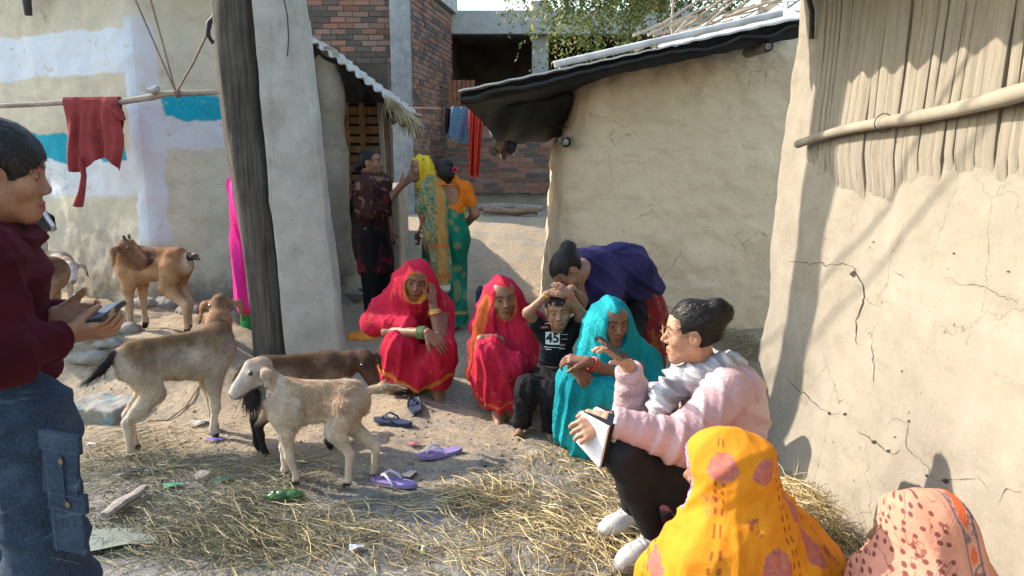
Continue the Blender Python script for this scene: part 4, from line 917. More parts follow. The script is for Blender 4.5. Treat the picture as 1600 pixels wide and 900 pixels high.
# ---------------------------------------------------------------- second woman in red sari and the child with the 45 shirt
def woman_red_right():
    p = Person((P(780, 600, 4.0)[0], 4.0, 0), 'woman in red sari with forehead mark squatting beside the small boy', (.19, .095, .055), h=.013, hf=.0041)
    hd = P(785, 464, 3.98); fw = unit(V(.22, -1, -.10)); up = unit(V(-.06, -.05, 1)); nk = P(785, 508, 4.08); ch = P(792, 535, 4.14); pv = P(795, 628, 4.22)
    shL = P(752, 515, 4.10); shR = P(832, 505, 4.12); hipL = P(772, 632, 4.18); hipR = P(822, 632, 4.2); knL = P(766, 552, 3.84); knR = P(800, 575, 3.82); anL = P(781, 648, 3.93); anR = P(805, 652, 3.95)
    p.head(hd, fw, up, .97, neck=nk, gaze=(.12, .02), lid=.15); p.torso(pv, ch, nk, shL, shR, hipL, hipR)
    ebL = P(745, 562, 4.0); wrL = P(752, 530, 3.86); p.arm(shL, ebL, wrL); p.hand(wrL, V(.95, -.05, .05), V(.1, .3, -1), V(.1, -.3, -.3)*-1, .93, curl=(.45, .6, .5))
    ebR = P(855, 540, 4.1); wrR = P(868, 590, 4.05); p.arm(shR, ebR, wrR); p.hand(wrR, V(.3, -.2, -1), V(-1, 0, 0), V(0, -1, 0), .9, fine=False)
    p.leg(hipL, knL, anL); p.leg(hipR, knR, anR); p.foot(anL, V(-.05, -1, 0), fine=True); p.foot(anR, V(.2, -1, 0)); p.finish(); hair_cap(p, h=.006, line=-.035, grow=-.005)
    H = p.H; dot = MB(); dot.tube([H.p(0, .082, .048), H.p(0, .090, .049)], [.0035, .003], 8); dot.on(p.T, 'forehead_mark', simple('vermilion', (.5, .12, .06), .6), p.body)
    o = [('u', 0, el(H.p(0, -.014, .028), (.087, .104, .096), H)), ('u', .05, rc(H.p(0, -.04, -.02), H.p(0, -.05, -.10), .088, .10)), ('u', .05, rc(H.p(.075, -.02, -.02), P(745, 545, 3.98), .045, .05)), ('u', .05, rc(H.p(.085, 0, -.10), P(732, 590, 3.95), .05, .022)),
         ('u', .08, rc(H.p(-.02, -.04, -.08), shR, .085, .075)), ('u', .08, rc(H.p(.02, -.04, -.08), shL, .085, .07)), ('u', .07, rc(ch, pv, .155, .16)), ('u', .06, rc(H.p(-.06, 0, -.03), P(812, 520, 4.02), .05, .09)), ('u', .06, rc(P(812, 520, 4.02), P(815, 590, 3.98), .10, .12)),
         ('u', .06, rc(shR, P(858, 535, 4.12), .07, .06)), ('u', .05, rc(P(770, 512, 4.0), P(795, 560, 3.95), .06, .08))]
    face = el(H.p(0, .10, -.018), (.061, .090, .094), H); arm = rc(P(738, 560, 3.84), P(775, 530, 3.76), .045, .05)
    bd = [(lambda Q: np.abs(face(Q)), .010), (lambda Q: dseg(Q, H.p(.10, .03, 0), P(728, 592, 3.9))-.02, .018)]
    cl = lambda Q, n, D: red_cloth(Q, n, D, 12, (.45, .016, .045), (.52, .12, .03), bd)
    p.shell('sari_veil', o, .0085, cl, folds=(f_rad(H.p(0, .0, .05), V(0, -.2, 1), 15, .009, .22), f_lin(V(.8, .1, .45), .055, .007)), open_=(face, arm, rc(H.p(0, .13, -.06), P(783, 512, 3.90), .04, .03)), thick=0)
    sk = [('u', 0, rc(hipL, knL, .12, .082)), ('u', .06, rc(hipR, knR, .12, .08)), ('u', .06, rc(knL, lerp(knL, anL, .86), .082, .075)), ('u', .06, rc(knR, anR, .08, .08)), ('u', .08, rc(hipL, P(845, 655, 4.0), .13, .07)), ('u', .08, rc(P(775, 590, 3.95), P(795, 620, 4.0), .10, .09))]
    hem = lambda Q: np.abs(Q[:, 2]-.14-.04*np.sin(Q[:, 0]*16))
    p.shell('sari_skirt', sk, .0095, lambda Q, n, D: red_cloth(Q, n, D, 15, (.43, .015, .042), (.52, .12, .03), [(hem, .010)]), folds=(f_rad(knL, V(0, -.4, 1), 13, .011, .18), f_lin(V(.9, .1, .3), .06, .008)), thick=0, open_=(half(V(0, 0, .07), V(0, 0, 1)),))
woman_red_right()
TXT_W = simple('print_white', (.62, .62, .60), .7, .08); TXT_B = simple('print_black', (.012, .012, .013), .7)
def text_mesh(s, size, bold=0.0):
    cu = bpy.data.curves.new('txt', 'FONT'); cu.body = s; cu.size = size; cu.align_x = 'CENTER'; cu.align_y = 'CENTER'; cu.offset = bold; cu.resolution_u = 3; o = bpy.data.objects.new('txt', cu); COL.objects.link(o)
    bpy.context.view_layer.update(); me = bpy.data.meshes.new_from_object(o.evaluated_get(bpy.context.evaluated_depsgraph_get())); bpy.data.objects.remove(o); return me
def drape(T, name, verts2, faces, org, ex, ey, dirv, target, mat, off=.0025, parent=None):
    "lays flat print on a garment: verts2 (x, y) along ex, ey from org, thrown along dirv"
    bv = BVHTree.FromPolygons([tuple(np.array(v.co)+T.base) for v in target.data.vertices], [tuple(q.vertices) for q in target.data.polygons]); vs = []
    for x, y in verts2:
        q = org+ex*x+ey*y-unit(dirv)*.3; h = bv.ray_cast(Vector(q), Vector(unit(dirv))); vs.append((np.array(h[0]) if h[0] is not None else q+unit(dirv)*.3)-unit(dirv)*off)
    m = MB(); m.add(vs, faces); return m.on(T, name, mat, parent, smooth=False)
def rect_grid(w, h, nx=10, ny=10, cx=0, cy=0):
    v = [(cx-w/2+w*i/nx, cy-h/2+h*j/ny) for i in range(nx+1) for j in range(ny+1)]; f = [(i*(ny+1)+j, (i+1)*(ny+1)+j, (i+1)*(ny+1)+j+1, i*(ny+1)+j+1) for i in range(nx) for j in range(ny)]; return v, f
def child():
    p = Person((P(850, 670, 3.75)[0], 3.75, 0), 'small boy in black 45 shirt with both hands on his head', (.20, .105, .062), h=.011, hf=.0037)
    sc = .80; hd = P(873, 485, 3.66); fw = unit(V(-.05, -1, -.12)); up = unit(V(-.10, -.06, 1)); nk = P(871, 513, 3.72); ch = P(870, 532, 3.75); pv = P(866, 590, 3.80)
    shL = P(849, 518, 3.74); shR = P(893, 517, 3.74); ebL = P(825, 489, 3.66); wrL = P(856, 459, 3.62); ebR = P(909, 492, 3.66); wrR = P(890, 461, 3.62)
    hipL = P(852, 595, 3.80); hipR = P(884, 595, 3.80); knL = P(826, 606, 3.58); knR = P(862, 612, 3.56); anL = P(815, 660, 3.72); anR = P(862, 674, 3.66)
    p.head(hd, fw, up, sc, neck=nk, neck_r=.034, gaze=(0, .0), child=1, nose=.96, width=1.03); p.torso(pv, ch, nk, shL, shR, hipL, hipR, .62); p.arm(shL, ebL, wrL, .70); p.arm(shR, ebR, wrR, .70)
    p.hand(wrL, V(.85, .15, .35), V(.1, .5, -1), V(.2, -1, -.2), .66, curl=(.2, .25, .2)); p.hand(wrR, V(-.65, .15, .60), V(-.1, .5, -1), V(-.3, -1, -.2), .66, curl=(.25, .3, .25))
    p.leg(hipL, knL, anL, .66); p.leg(hipR, knR, anR, .66); p.foot(anL, V(-.2, -1, 0), .68, fine=False); p.foot(anR, V(-.1, -1, 0), .68, fine=True); p.finish()
    hair_cap(p, line=-.040, wid=.066, grow=.004, amp=.003, h=.0045, back=-.05, strands=2600, slen=.5)
    ts = [('u', 0, rc(pv+V(0, 0, .05), ch, .088, .090, ((0, 1, 0), 1.3))), ('u', .04, rc(shL+V(.01, 0, 0), shR-V(.01, 0, 0), .045, .045)), ('u', .03, rc(shL, lerp(shL, ebL, .5), .044, .043)), ('u', .03, rc(shR, lerp(shR, ebR, .5), .044, .043))]
    el_cut = [half(lerp(shL, ebL, .52), -(ebL-shL)), half(lerp(shR, ebR, .52), -(ebR-shR))]
    def cut(Q, g=None): return g
    t_ = p.shell('tshirt', ts, .0065, (.010, .011, .014), folds=(f_lin(V(.2, 0, 1), .045, .003),), thick=0, open_=(el(nk+V(0, -.02, .03), (.040, .045, .045)), half(P(868, 571, 3.75), V(0, 0, 1))))
    # print: 45 on a white panel with small print around it
    o = P(862, 537, 3.5); ex, ey, dv = V(1, 0, 0), V(.02, .15, 1), unit(V(.08, 1, -.1))
    v, f = rect_grid(.074, .066, 8, 8); pr = drape(p.T, 'print_panel', v, f, o, ex, ey, dv, t_, TXT_W)
    me = text_mesh('45', .068, .0022); drape(p.T, 'print_number', [(q.co.x, q.co.y) for q in me.vertices], [tuple(q.vertices) for q in me.polygons], o, ex, ey, dv, t_, TXT_B, .0045, pr)
    PK = simple('print_pink', (.38, .16, .13), .7)
    for cx, cy, w, h in ((-.01, .058, .10, .012), (.0, .075, .085, .003), (.062, .02, .03, .002), (.062, -.005, .03, .002), (.047, .03, .002, .07), (.0, -.048, .09, .003), (.052, -.035, .026, .012), (.05, -.055, .03, .005), (-.02, -.06, .03, .004)):
        v, f = rect_grid(w, h, 6, 1, cx, cy); drape(p.T, 'print_line', v, f, o, ex, ey, dv, t_, PK if h > .01 else TXT_W)
    tr = [('u', 0, rc(hipL, hipR, .085, .085)), ('u', .04, rc(hipL, knL, .075, .062)), ('u', .04, rc(hipR, knR, .075, .062)), ('u', .03, rc(knL, anL-V(0, 0, .0), .060, .058)), ('u', .03, rc(knR, anR-V(0, 0, .0), .060, .058)), ('u', .05, rc(pv, pv+V(0, 0, .03), .085, .080))]
    p.shell('trousers', tr, .008, lambda Q, n, D: np.tile(V(.014, .013, .014), (len(Q), 1))*(1+.4*fbm(Q*5, 2, 3))[:, None], folds=(f_rad(knL, V(0, 0, 1), 9, .007, .12), f_rad(knR, V(0, 0, 1), 9, .007, .12), f_lin(V(.2, .4, 1), .05, .005)), thick=0, open_=(half(V(0, 0, .035), V(0, 0, 1)),))
    for w_, e_ in ((wrL, ebL), (wrR, ebR)):
        for t2 in (.93, .97): ring(p.T, lerp(e_, w_, t2), w_-e_, .0205, .003, REDB if w_ is wrR else GOLD)
child()
# ---------------------------------------------------------------- woman in teal sari, girl in navy shawl bending over
def woman_teal():
    p = Person((P(930, 650, 3.55)[0], 3.55, 0), 'woman in turquoise sari squatting with forearms crossed on her knees', (.15, .070, .040), h=.013, hf=.0039)
    hd = P(956, 502, 3.50); fw = unit(V(.30, -1, -.14)); up = unit(V(.05, -.12, 1)); nk = P(962, 548, 3.60); ch = P(968, 575, 3.66); pv = P(968, 665, 3.75)
    shL = P(922, 560, 3.58); shR = P(1003, 563, 3.60); hipL = P(945, 672, 3.72); hipR = P(990, 672, 3.72); knL = P(902, 600, 3.36); knR = P(945, 612, 3.32); anL = P(900, 690, 3.52); anR = P(930, 700, 3.46)
    p.head(hd, fw, up, .96, neck=nk, gaze=(.10, -.15), lid=.45); p.torso(pv, ch, nk, shL, shR, hipL, hipR)
    ebR = P(980, 594, 3.36); wrR = P(918, 565, 3.26); p.arm(shR, ebR, wrR); p.hand(wrR, V(-.95, .05, .15), V(0, .3, -1), V(-.2, -.9, -.2), .92, curl=(.5, .7, .6))
    ebL = P(905, 585, 3.45); wrL = P(895, 572, 3.29); p.arm(shL, ebL, wrL); p.hand(wrL, V(.5, -.25, -.5), V(.1, .6, -.7), V(1, .2, .2), .92, curl=(.4, .5, .5), fine=False)
    p.leg(hipL, knL, anL); p.leg(hipR, knR, anR); p.foot(anL, V(-.1, -1, 0)); p.foot(anR, V(0, -1, 0)); p.finish(); hair_cap(p, h=.006, grow=-.004)
    T1, T2 = V(.004, .20, .235), V(.02, .34, .36)
    def col(Q, n, D):
        C = lerp(T1, T2, sstep(-.4, .6, fbm(Q*V(7, 7, 3), 2, 4))[:, None]); pat = np.sin(Q[:, 0]*190)*np.sin(Q[:, 2]*190); return C*(1+.10*pat)[:, None]
    H = p.H; o = [('u', 0, el(H.p(0, -.014, .026), (.084, .104, .096), H)), ('u', .05, rc(H.p(0, -.04, -.02), H.p(0, -.05, -.12), .086, .10)), ('u', .10, rc(H.p(.0, -.04, -.07), shL, .09, .07)), ('u', .10, rc(H.p(0, -.04, -.07), shR, .095, .075)), ('u', .08, rc(ch, pv, .15, .16)),
         ('u', .07, rc(shR, P(1012, 600, 3.56), .075, .085)), ('u', .06, rc(P(1012, 600, 3.56), P(1000, 640, 3.55), .085, .08)), ('u', .06, rc(shL, P(915, 572, 3.5), .07, .055)), ('u', .07, rc(P(960, 560, 3.5), P(970, 590, 3.48), .08, .09))]
    face = el(H.p(0, .10, -.016), (.060, .088, .090), H); arm = rc(P(985, 600, 3.24), P(890, 566, 3.16), .05, .06)
    p.shell('sari_veil', o, .008, col, folds=(f_rad(H.p(0, 0, .05), V(0, -.3, 1), 15, .008, .22), f_lin(V(.85, .1, .4), .05, .006)), open_=(face, arm), thick=0)
    sk = [('u', 0, rc(hipL, knL, .12, .09)), ('u', .06, rc(hipR, knR, .12, .09)), ('u', .06, rc(knL, P(893, 675, 3.44), .085, .095)), ('u', .06, rc(knR, P(925, 700, 3.40), .085, .10)), ('u', .08, rc(P(905, 640, 3.42), P(940, 690, 3.45), .09, .10)), ('u', .08, rc(hipL, hipR, .16, .16)), ('u', .08, rc(hipR, P(985, 700, 3.6), .14, .12))]
    p.shell('sari_skirt', sk, .009, col, folds=(f_rad(knL, V(.1, -.3, 1), 15, .013, .15), f_rad(knR, V(0, -.3, 1), 13, .010, .2), f_lin(V(.95, .2, .1), .06, .008)), thick=0, open_=(half(V(0, 0, .015), V(0, 0, 1)),))
    for t_ in (.84, .89): ring(p.T, lerp(ebR, wrR, t_), wrR-ebR, .032, .004, REDB)
woman_teal()
def girl_navy():
    p = Person((P(985, 560, 4.45)[0], 4.45, 0), 'girl in navy shawl bending low over the small boy', (.17, .088, .052), h=.013, hf=.0045)
    hd = P(889, 424, 4.02); fw = unit(V(-.35, -.25, -.9)); up = unit(V(-.85, -.1, .45)); nk = P(912, 412, 4.16); ch = P(935, 425, 4.28); pv = P(1000, 468, 4.52)
    shL = P(905, 440, 4.12); shR = P(918, 420, 4.38); hipL = P(988, 480, 4.42); hipR = P(1004, 478, 4.62); knL = P(978, 545, 4.25); knR = P(1010, 540, 4.5); anL = P(990, 590, 4.5); anR = P(1018, 585, 4.65)
    p.head(hd, fw, up, .95, neck=nk, gaze=(0, -.2), lid=.6); p.torso(pv, ch, nk, shL, shR, hipL, hipR, .92, fwd=(0, 0, -1))
    ebL = P(905, 475, 4.0); wrL = P(893, 452, 3.78); p.arm(shL, ebL, wrL); p.hand(wrL, V(-.5, -.5, -.1), V(0, -.1, -1), V(-.6, .6, 0), .88, curl=(.4, .5, .4))
    ebR = P(920, 480, 4.2); wrR = P(900, 458, 3.90); p.arm(shR, ebR, wrR); p.hand(wrR, V(-.5, -.6, 0), V(0, 0, -1), V(-.6, .5, 0), .88, curl=(.4, .5, .4), fine=False)
    p.leg(hipL, knL, anL); p.leg(hipR, knR, anR); p.foot(anL, V(-.6, -.7, 0)); p.foot(anR, V(-.6, -.6, 0)); p.finish()
    H = p.H; hair_cap(p, [('u', .02, el(H.p(0, -.125, .05), (.046, .036, .042), H)), ('u', .02, rc(H.p(0, -.09, .04), H.p(0, -.02, .06), .05, .05))], h=.0055, amp=.0012, strands=2200, to=(0, -.14, .05), line=-.028, grow=.002)
    NV1, NV2 = V(.018, .014, .060), V(.035, .028, .095)
    sh = [('u', 0, rc(P(908, 428, 4.22), P(975, 425, 4.42), .155, .17)), ('u', .08, rc(P(975, 425, 4.42), P(1010, 455, 4.52), .17, .13)), ('u', .08, rc(shL, P(915, 490, 4.10), .08, .07)), ('u', .08, rc(P(940, 460, 4.2), P(930, 520, 4.2), .13, .09)), ('u', .06, rc(shR, P(935, 500, 4.3), .09, .09)), ('u', .06, rc(P(1000, 455, 4.5), P(1030, 480, 4.5), .11, .04))]
    p.shell('shawl', sh, .009, lambda Q, n, D: lerp(NV1, NV2, sstep(-.5, .5, fbm(Q*8, 2, 3))[:, None]), folds=(f_rad(P(912, 405, 4.2), V(.8, .2, .3), 12, .010, .3), f_lin(V(.5, .2, .8), .075, .008)), thick=0, open_=(el(hd, (.10, .10, .10)), half(P(940, 520, 4.2), unit(V(-.35, -.2, 1)))))
    sk = [('u', 0, rc(P(1000, 462, 4.5), P(1005, 500, 4.52), .13, .15)), ('u', .08, rc(P(1000, 490, 4.5), P(1005, 560, 4.5), .15, .15))]
    def red(Q, n, D):
        C = np.tile(V(.20, .018, .022), (len(Q), 1)); g = sstep(.2, .4, vnoise(Q*22, 4)*1.2+.6*vnoise(Q*50, 5)); C = lerp(C, V(.27, .10, .03), (g*.7)[:, None]); g = sstep(.3, .5, vnoise(Q*26, 14)); return lerp(C, V(.05, .03, .03), (g*.6)[:, None])
    p.shell('kurta', sk, .010, red, folds=(f_lin(V(.9, .3, .2), .08, .008),), thick=0)
    tr = [('u', 0, rc(hipL, knL, .11, .09)), ('u', .05, rc(hipR, knR, .11, .09)), ('u', .05, rc(knL, anL, .09, .07)), ('u', .05, rc(knR, anR, .09, .07)), ('u', .05, rc(P(1025, 470, 4.5), P(1038, 540, 4.5), .05, .06))]
    p.shell('trousers', tr, .012, (.012, .012, .014), folds=(f_lin(V(.8, .1, .6), .07, .008),), thick=0)
girl_navy()
# ---------------------------------------------------------------- people standing farther up the lane
def stander(px, pyf, Y, label, tone, hgt, fwd, head_px, head_fw, head_up=(0, 0, 1), sc=.95, hf=.0055):
    x = P(px, pyf, Y)[0]; z0 = gz(x, Y); p = Person((x, Y, z0), label, tone, h=.016, hf=hf); f = unit(V(fwd[0], fwd[1], 0)); r = V(f[1], -f[0], 0); p.f, p.r, p.z0, p.c = f, r, z0, V(x, Y, z0); k = hgt/1.52; p.k = k
    at = lambda s, fo, z: V(x, Y, z0)+r*s+f*fo+V(0, 0, z*k); p.at = at
    hd = P(head_px[0], head_px[1], Y+(head_px[2] if len(head_px) > 2 else 0)); nk = at(0, -.02, 1.27); p.nk = nk
    p.head(hd, unit(head_fw), unit(head_up), sc, neck=nk, lid=.3); p.torso(at(0, 0, .86), at(0, .01, 1.12), nk, at(-.155, 0, 1.22), at(.155, 0, 1.22), at(-.08, 0, .80), at(.08, 0, .80), .92*k**.5, fwd=f)
    for s in (-1, 1): p.leg(at(s*.085, 0, .80), at(s*.085, .02, .43), at(s*.085, -.01, .075)); p.foot(at(s*.085, -.01, .075), f, .95)
    return p
def girl_dark():
    p = stander(590, 505, 6.3, 'girl in dark maroon floral kurta and shawl gesturing with one hand', (.17, .088, .052), 1.50, (1, -.15), (579, 254), V(1, -.12, .02)); at = p.at
    eb = P(608, 312, 6.2); wr = P(627, 290, 6.15); p.arm(at(.155, 0, 1.22), eb, wr); p.hand(wr, V(.75, 0, .6), V(-.3, .9, .2), V(-.5, 0, .8), .9, curl=(.35, .6, .6))
    eb2 = at(-.16, .06, .98); wr2 = at(-.12, .10, .80); p.arm(at(-.155, 0, 1.22), eb2, wr2); p.hand(wr2, V(.3, 0, -1), V(0, 1, 0), V(1, 0, 0), .9, fine=False); p.finish()
    H = p.H; hair_cap(p, [('u', .02, el(H.p(0, -.115, -.03), (.042, .040, .042), H))], h=.007, line=-.02, grow=.002, strands=1200, to=(0, -.13, -.03))
    def maroon(Q, n, D):
        C = np.tile(V(.028, .012, .013), (len(Q), 1)); g = sstep(.30, .45, vnoise(Q*V(24, 24, 20), 4)+.4*vnoise(Q*60, 5)); C = lerp(C, V(.16, .014, .03), (g*.9)[:, None]); return C
    def shawl(Q, n, D):
        C = np.tile(V(.050, .020, .018), (len(Q), 1)); g = sstep(.42, .55, vnoise(Q*26, 34)+.35*vnoise(Q*70, 5)); return lerp(C, V(.26, .16, .10), (g*.7)[:, None])
    kt = [('u', 0, rc(at(0, 0, 1.15), at(0, 0, .85), .125, .125, (p.f, 1.2))), ('u', .06, rc(at(0, .0, .85), at(0, 0, .50), .135, .175, (p.f, 1.1))), ('u', .04, rc(at(.155, 0, 1.2), eb, .06, .05)), ('u', .04, rc(at(-.155, 0, 1.2), eb2, .06, .05))]
    p.shell('kurta', kt, .013, maroon, folds=(f_lin(V(1, .3, 0), .09, .010),), thick=0, open_=(half(at(0, 0, .46), V(0, 0, 1)), rc(at(.10, .19, .86), at(.10, .24, .40), .05, .09)))
    tr = [('u', 0, rc(at(s*.08, 0, .80), at(s*.085, 0, .10), .10, .085)) for s in (-1, 1)]; tr = [tr[0], ('u', .06, tr[1][2]), ('u', .06, rc(at(0, .03, .8), at(0, .03, .12), .10, .09))]
    p.shell('trousers', tr, .014, (.009, .009, .011), folds=(f_lin(V(1, .2, .1), .07, .008),), thick=0)
    sh = [('u', 0, rc(at(-.15, 0, 1.21), at(.15, 0, 1.21), .085, .085)), ('u', .06, rc(at(0, -.02, 1.20), at(0, -.02, 1.0), .14, .15)), ('u', .06, rc(at(.16, .0, 1.2), at(.16, .03, 1.0), .075, .085)), ('u', .05, rc(at(.0, .08, 1.22), at(.10, .10, 1.05), .07, .07)), ('u', .05, rc(p.nk+p.f*.03, at(0, .05, 1.25), .075, .08))]
    p.shell('shawl', sh, .011, shawl, folds=(f_rad(p.nk+V(0, 0, .05), V(0, 0, 1), 14, .010, .15), f_lin(V(.3, .2, 1), .06, .006)), thick=0, open_=(el(p.nk+p.f*.02+V(0, 0, .08), (.07, .07, .07)),))
    ring(p.T, lerp(eb, wr, .93), wr-eb, .030, .004, REDB); ring(p.T, H.p(.082*.95, 0, -.045), H.v(0, 1, 0), .010, .0022, GOLD, 'earring')
girl_dark()
def woman_yellow():
    p = stander(690, 512, 6.4, 'woman with bright yellow veil facing the girl in maroon', (.18, .092, .055), 1.50, (-.75, -.65), (657, 264), V(-.86, -.5, .02)); at = p.at
    for s in (-1, 1): p.arm(at(s*.155, 0, 1.22), at(s*.19, .0, .98), at(s*.12, .12, .82)); p.hand(at(s*.12, .12, .82), V(0, 0, -1)+p.f*.5, p.r*-s, p.f, .9, fine=False)
    p.finish(); hair_cap(p, h=.007, line=-.03); H = p.H; Y1, Y2 = V(.62, .40, .015), V(.72, .52, .05)
    col = lambda Q, n, D: lerp(Y1, Y2, sstep(-.5, .5, fbm(Q*V(9, 9, 4), 2, 3))[:, None])
    o = [('u', 0, el(H.p(0, -.014, .028), (.086, .104, .096), H)), ('u', .05, rc(H.p(0, -.04, -.02), H.p(0, -.05, -.12), .086, .10)), ('u', .08, rc(at(-.15, 0, 1.2), at(.15, 0, 1.2), .08, .08)), ('u', .06, rc(at(-.15, 0, 1.2), at(-.17, .03, 1.0), .075, .06)), ('u', .06, rc(at(.15, 0, 1.2), at(.16, -.02, .8), .08, .10)), ('u', .06, rc(at(0, -.08, 1.2), at(0, -.1, .8), .14, .16))]
    p.shell('veil', o, .010, col, folds=(f_rad(H.p(0, 0, .05), V(0, 0, 1), 14, .010, .2), f_lin(V(.9, .3, .1), .05, .008)), thick=0, open_=(el(H.p(0, .10, -.02), (.062, .09, .10), H),))
    sk = [('u', 0, rc(at(0, 0, .95), at(0, 0, .15), .15, .19))]
    p.shell('sari', sk, .014, lambda Q, n, D: np.tile(V(.02, .09, .05), (len(Q), 1)), folds=(f_lin(V(.9, .3, 0), .08, .010),), thick=0)
woman_yellow()
def woman_green():
    p = stander(702, 521, 6.0, 'woman in green and gold sari and orange blouse seen from behind', (.19, .095, .055), 1.48, (-.25, 1), (694, 270), V(-.45, .9, -.05)); at = p.at
    ebR = at(.225, -.02, 1.00); wrR = at(.16, .13, .88); p.arm(at(.155, 0, 1.22), ebR, wrR); p.hand(wrR, unit(V(-.7, .5, -.3)), V(-.2, -.8, 0), V(0, .3, .8), .9)
    ebL = at(-.20, -.03, 1.0); wrL = at(-.19, .0, .80); p.arm(at(-.155, 0, 1.22), ebL, wrL); p.hand(wrL, V(.1, 0, -1), V(1, 0, 0), V(0, .9, 0), .9); p.finish(); H = p.H
    hair_cap(p, [('u', .02, el(H.p(0, -.105, -.005), (.050, .036, .05), H)), ('u', .02, rc(H.p(0, -.06, -.03), H.p(0, -.05, -.09), .05, .03))], h=.006, back=-.09, strands=1200, to=(0, -.12, 0))
    m = MB()
    for i in range(7):
        a = i*.9; c = H.p(.035+.012*math.cos(a), -.128, .02+.014*math.sin(a)); m.tube([c, c+H.v(.006*math.cos(a), -.012, .006*math.sin(a)), c+H.v(.012*math.cos(a), -.014, .014*math.sin(a))], [.004, .008, .002], 6)
    m.on(p.T, 'hair_flower', simple('red_flower', (.5, .01, .04), .7))
    def orange(Q, n, D): return np.tile(V(.62, .16, .012), (len(Q), 1))*(1+.1*fbm(Q*8, 2, 3))[:, None]
    bl = [('u', 0, rc(at(0, .0, 1.20), at(0, 0, 1.03), .135, .128, (p.f, 1.35))), ('u', .04, rc(at(-.14, 0, 1.215), at(.14, 0, 1.215), .06, .06)), ('u', .03, rc(at(.15, 0, 1.21), lerp(at(.155, 0, 1.22), ebR, .55), .060, .052)), ('u', .03, rc(at(-.15, 0, 1.21), lerp(at(-.155, 0, 1.22), ebL, .55), .060, .052))]
    p.shell('blouse', bl, .009, orange, folds=(f_lin(V(.3, 0, 1), .05, .004),), thick=0, open_=(el(at(.01, -.15, 1.18), (.095, .135, .115)), half(at(0, 0, 1.0), V(0, 0, 1)), half(lerp(at(.155, 0, 1.22), ebR, .58), at(.155, 0, 1.22)-ebR)) if False else (el(at(.01, -.15, 1.18), (.095, .135, .115)), half(at(0, 0, 1.0), V(0, 0, 1))))
    m = MB(); m.tube([at(-.09, -.105, 1.255), at(0, -.115, 1.25), at(.09, -.105, 1.255)], .005, 6); m.on(p.T, 'blouse_tie', simple('orange_tape', (.6, .15, .012), .8))
    G1, G2 = V(.004, .10, .062), V(.012, .19, .12); GO = V(.40, .23, .07)
    def green(Q, n, D):
        C = lerp(G1, G2, sstep(-.5, .6, fbm(Q*6, 2, 4))[:, None]); z = Q[:, 2]-p.z0; g = sstep(.33, .45, vnoise(Q*16, 9)); C = lerp(C, GO, (g*.35)[:, None])
        bnd = np.minimum(np.abs(z-.16-.02*np.sin(Q[:, 0]*9)), 1); return lerp(C, GO, (sstep(.016, .008, bnd)*.8)[:, None])
    sk = [('u', 0, rc(at(0, 0, .97), at(0, 0, .80), .135, .165, (p.f, 1.15))), ('u', .08, rc(at(0, 0, .80), at(0, .0, .06), .165, .150, (p.f, 1.1)))]
    p.shell('sari', sk, .012, green, folds=(f_lin(V(1, .3, .12), .09, .012), f_rad(at(0, 0, .98), V(0, 0, 1), 12, .006, .2)), thick=0, open_=(half(at(0, 0, .05), V(0, 0, 1)),))
    def pallu(Q, n, D):
        C = np.tile(V(.010, .14, .10), (len(Q), 1)); s = (Q-p.c)@p.r; sw = np.abs(np.sin(vnoise(Q*22, 3)*9)); C = lerp(C, GO, (sstep(.55, .75, sw)*.75)[:, None]); e = s+.06; C = lerp(C, GO*V(1, .85, .7), (sstep(.012, .0, np.abs(e+.02)-.03)*.9)[:, None]); z = Q[:, 2]-p.z0
        C = lerp(C, V(.45, .12, .03), (sstep(.02, .008, np.abs(z-.74))*.8+sstep(.02, .008, np.abs(z-.50))*.8)[:, None]); return lerp(C, V(.5, .5, .46), (sstep(.03, .015, np.abs(z-.40)))[:, None])
    pa = [('u', 0, rc(at(-.12, -.02, 1.25), at(-.10, -.10, 1.10), .07, .07)), ('u', .06, rc(at(-.10, -.09, 1.12), at(-.11, -.11, .85), .085, .10)), ('u', .06, rc(at(-.11, -.11, .86), at(-.07, -.14, .55), .09, .075)), ('u', .05, rc(at(-.08, -.13, .6), at(-.055, -.15, .40), .075, .05)), ('u', .05, rc(at(-.13, -.02, 1.24), at(-.13, .08, 1.1), .07, .07)), ('u', .05, rc(at(-.15, -.02, 1.22), at(-.215, -.03, 1.06), .065, .06))]
    p.shell('pallu', pa, .010, pallu, folds=(f_lin(V(1, .2, .25), .05, .008),), thick=0)
    for t_ in (.80, .87, .62): ring(p.T, lerp(ebL, wrL, t_), wrL-ebL, .034, .004, simple('white_bangle', (.6, .55, .45), .4) if t_ > .7 else GOLD)
woman_green()
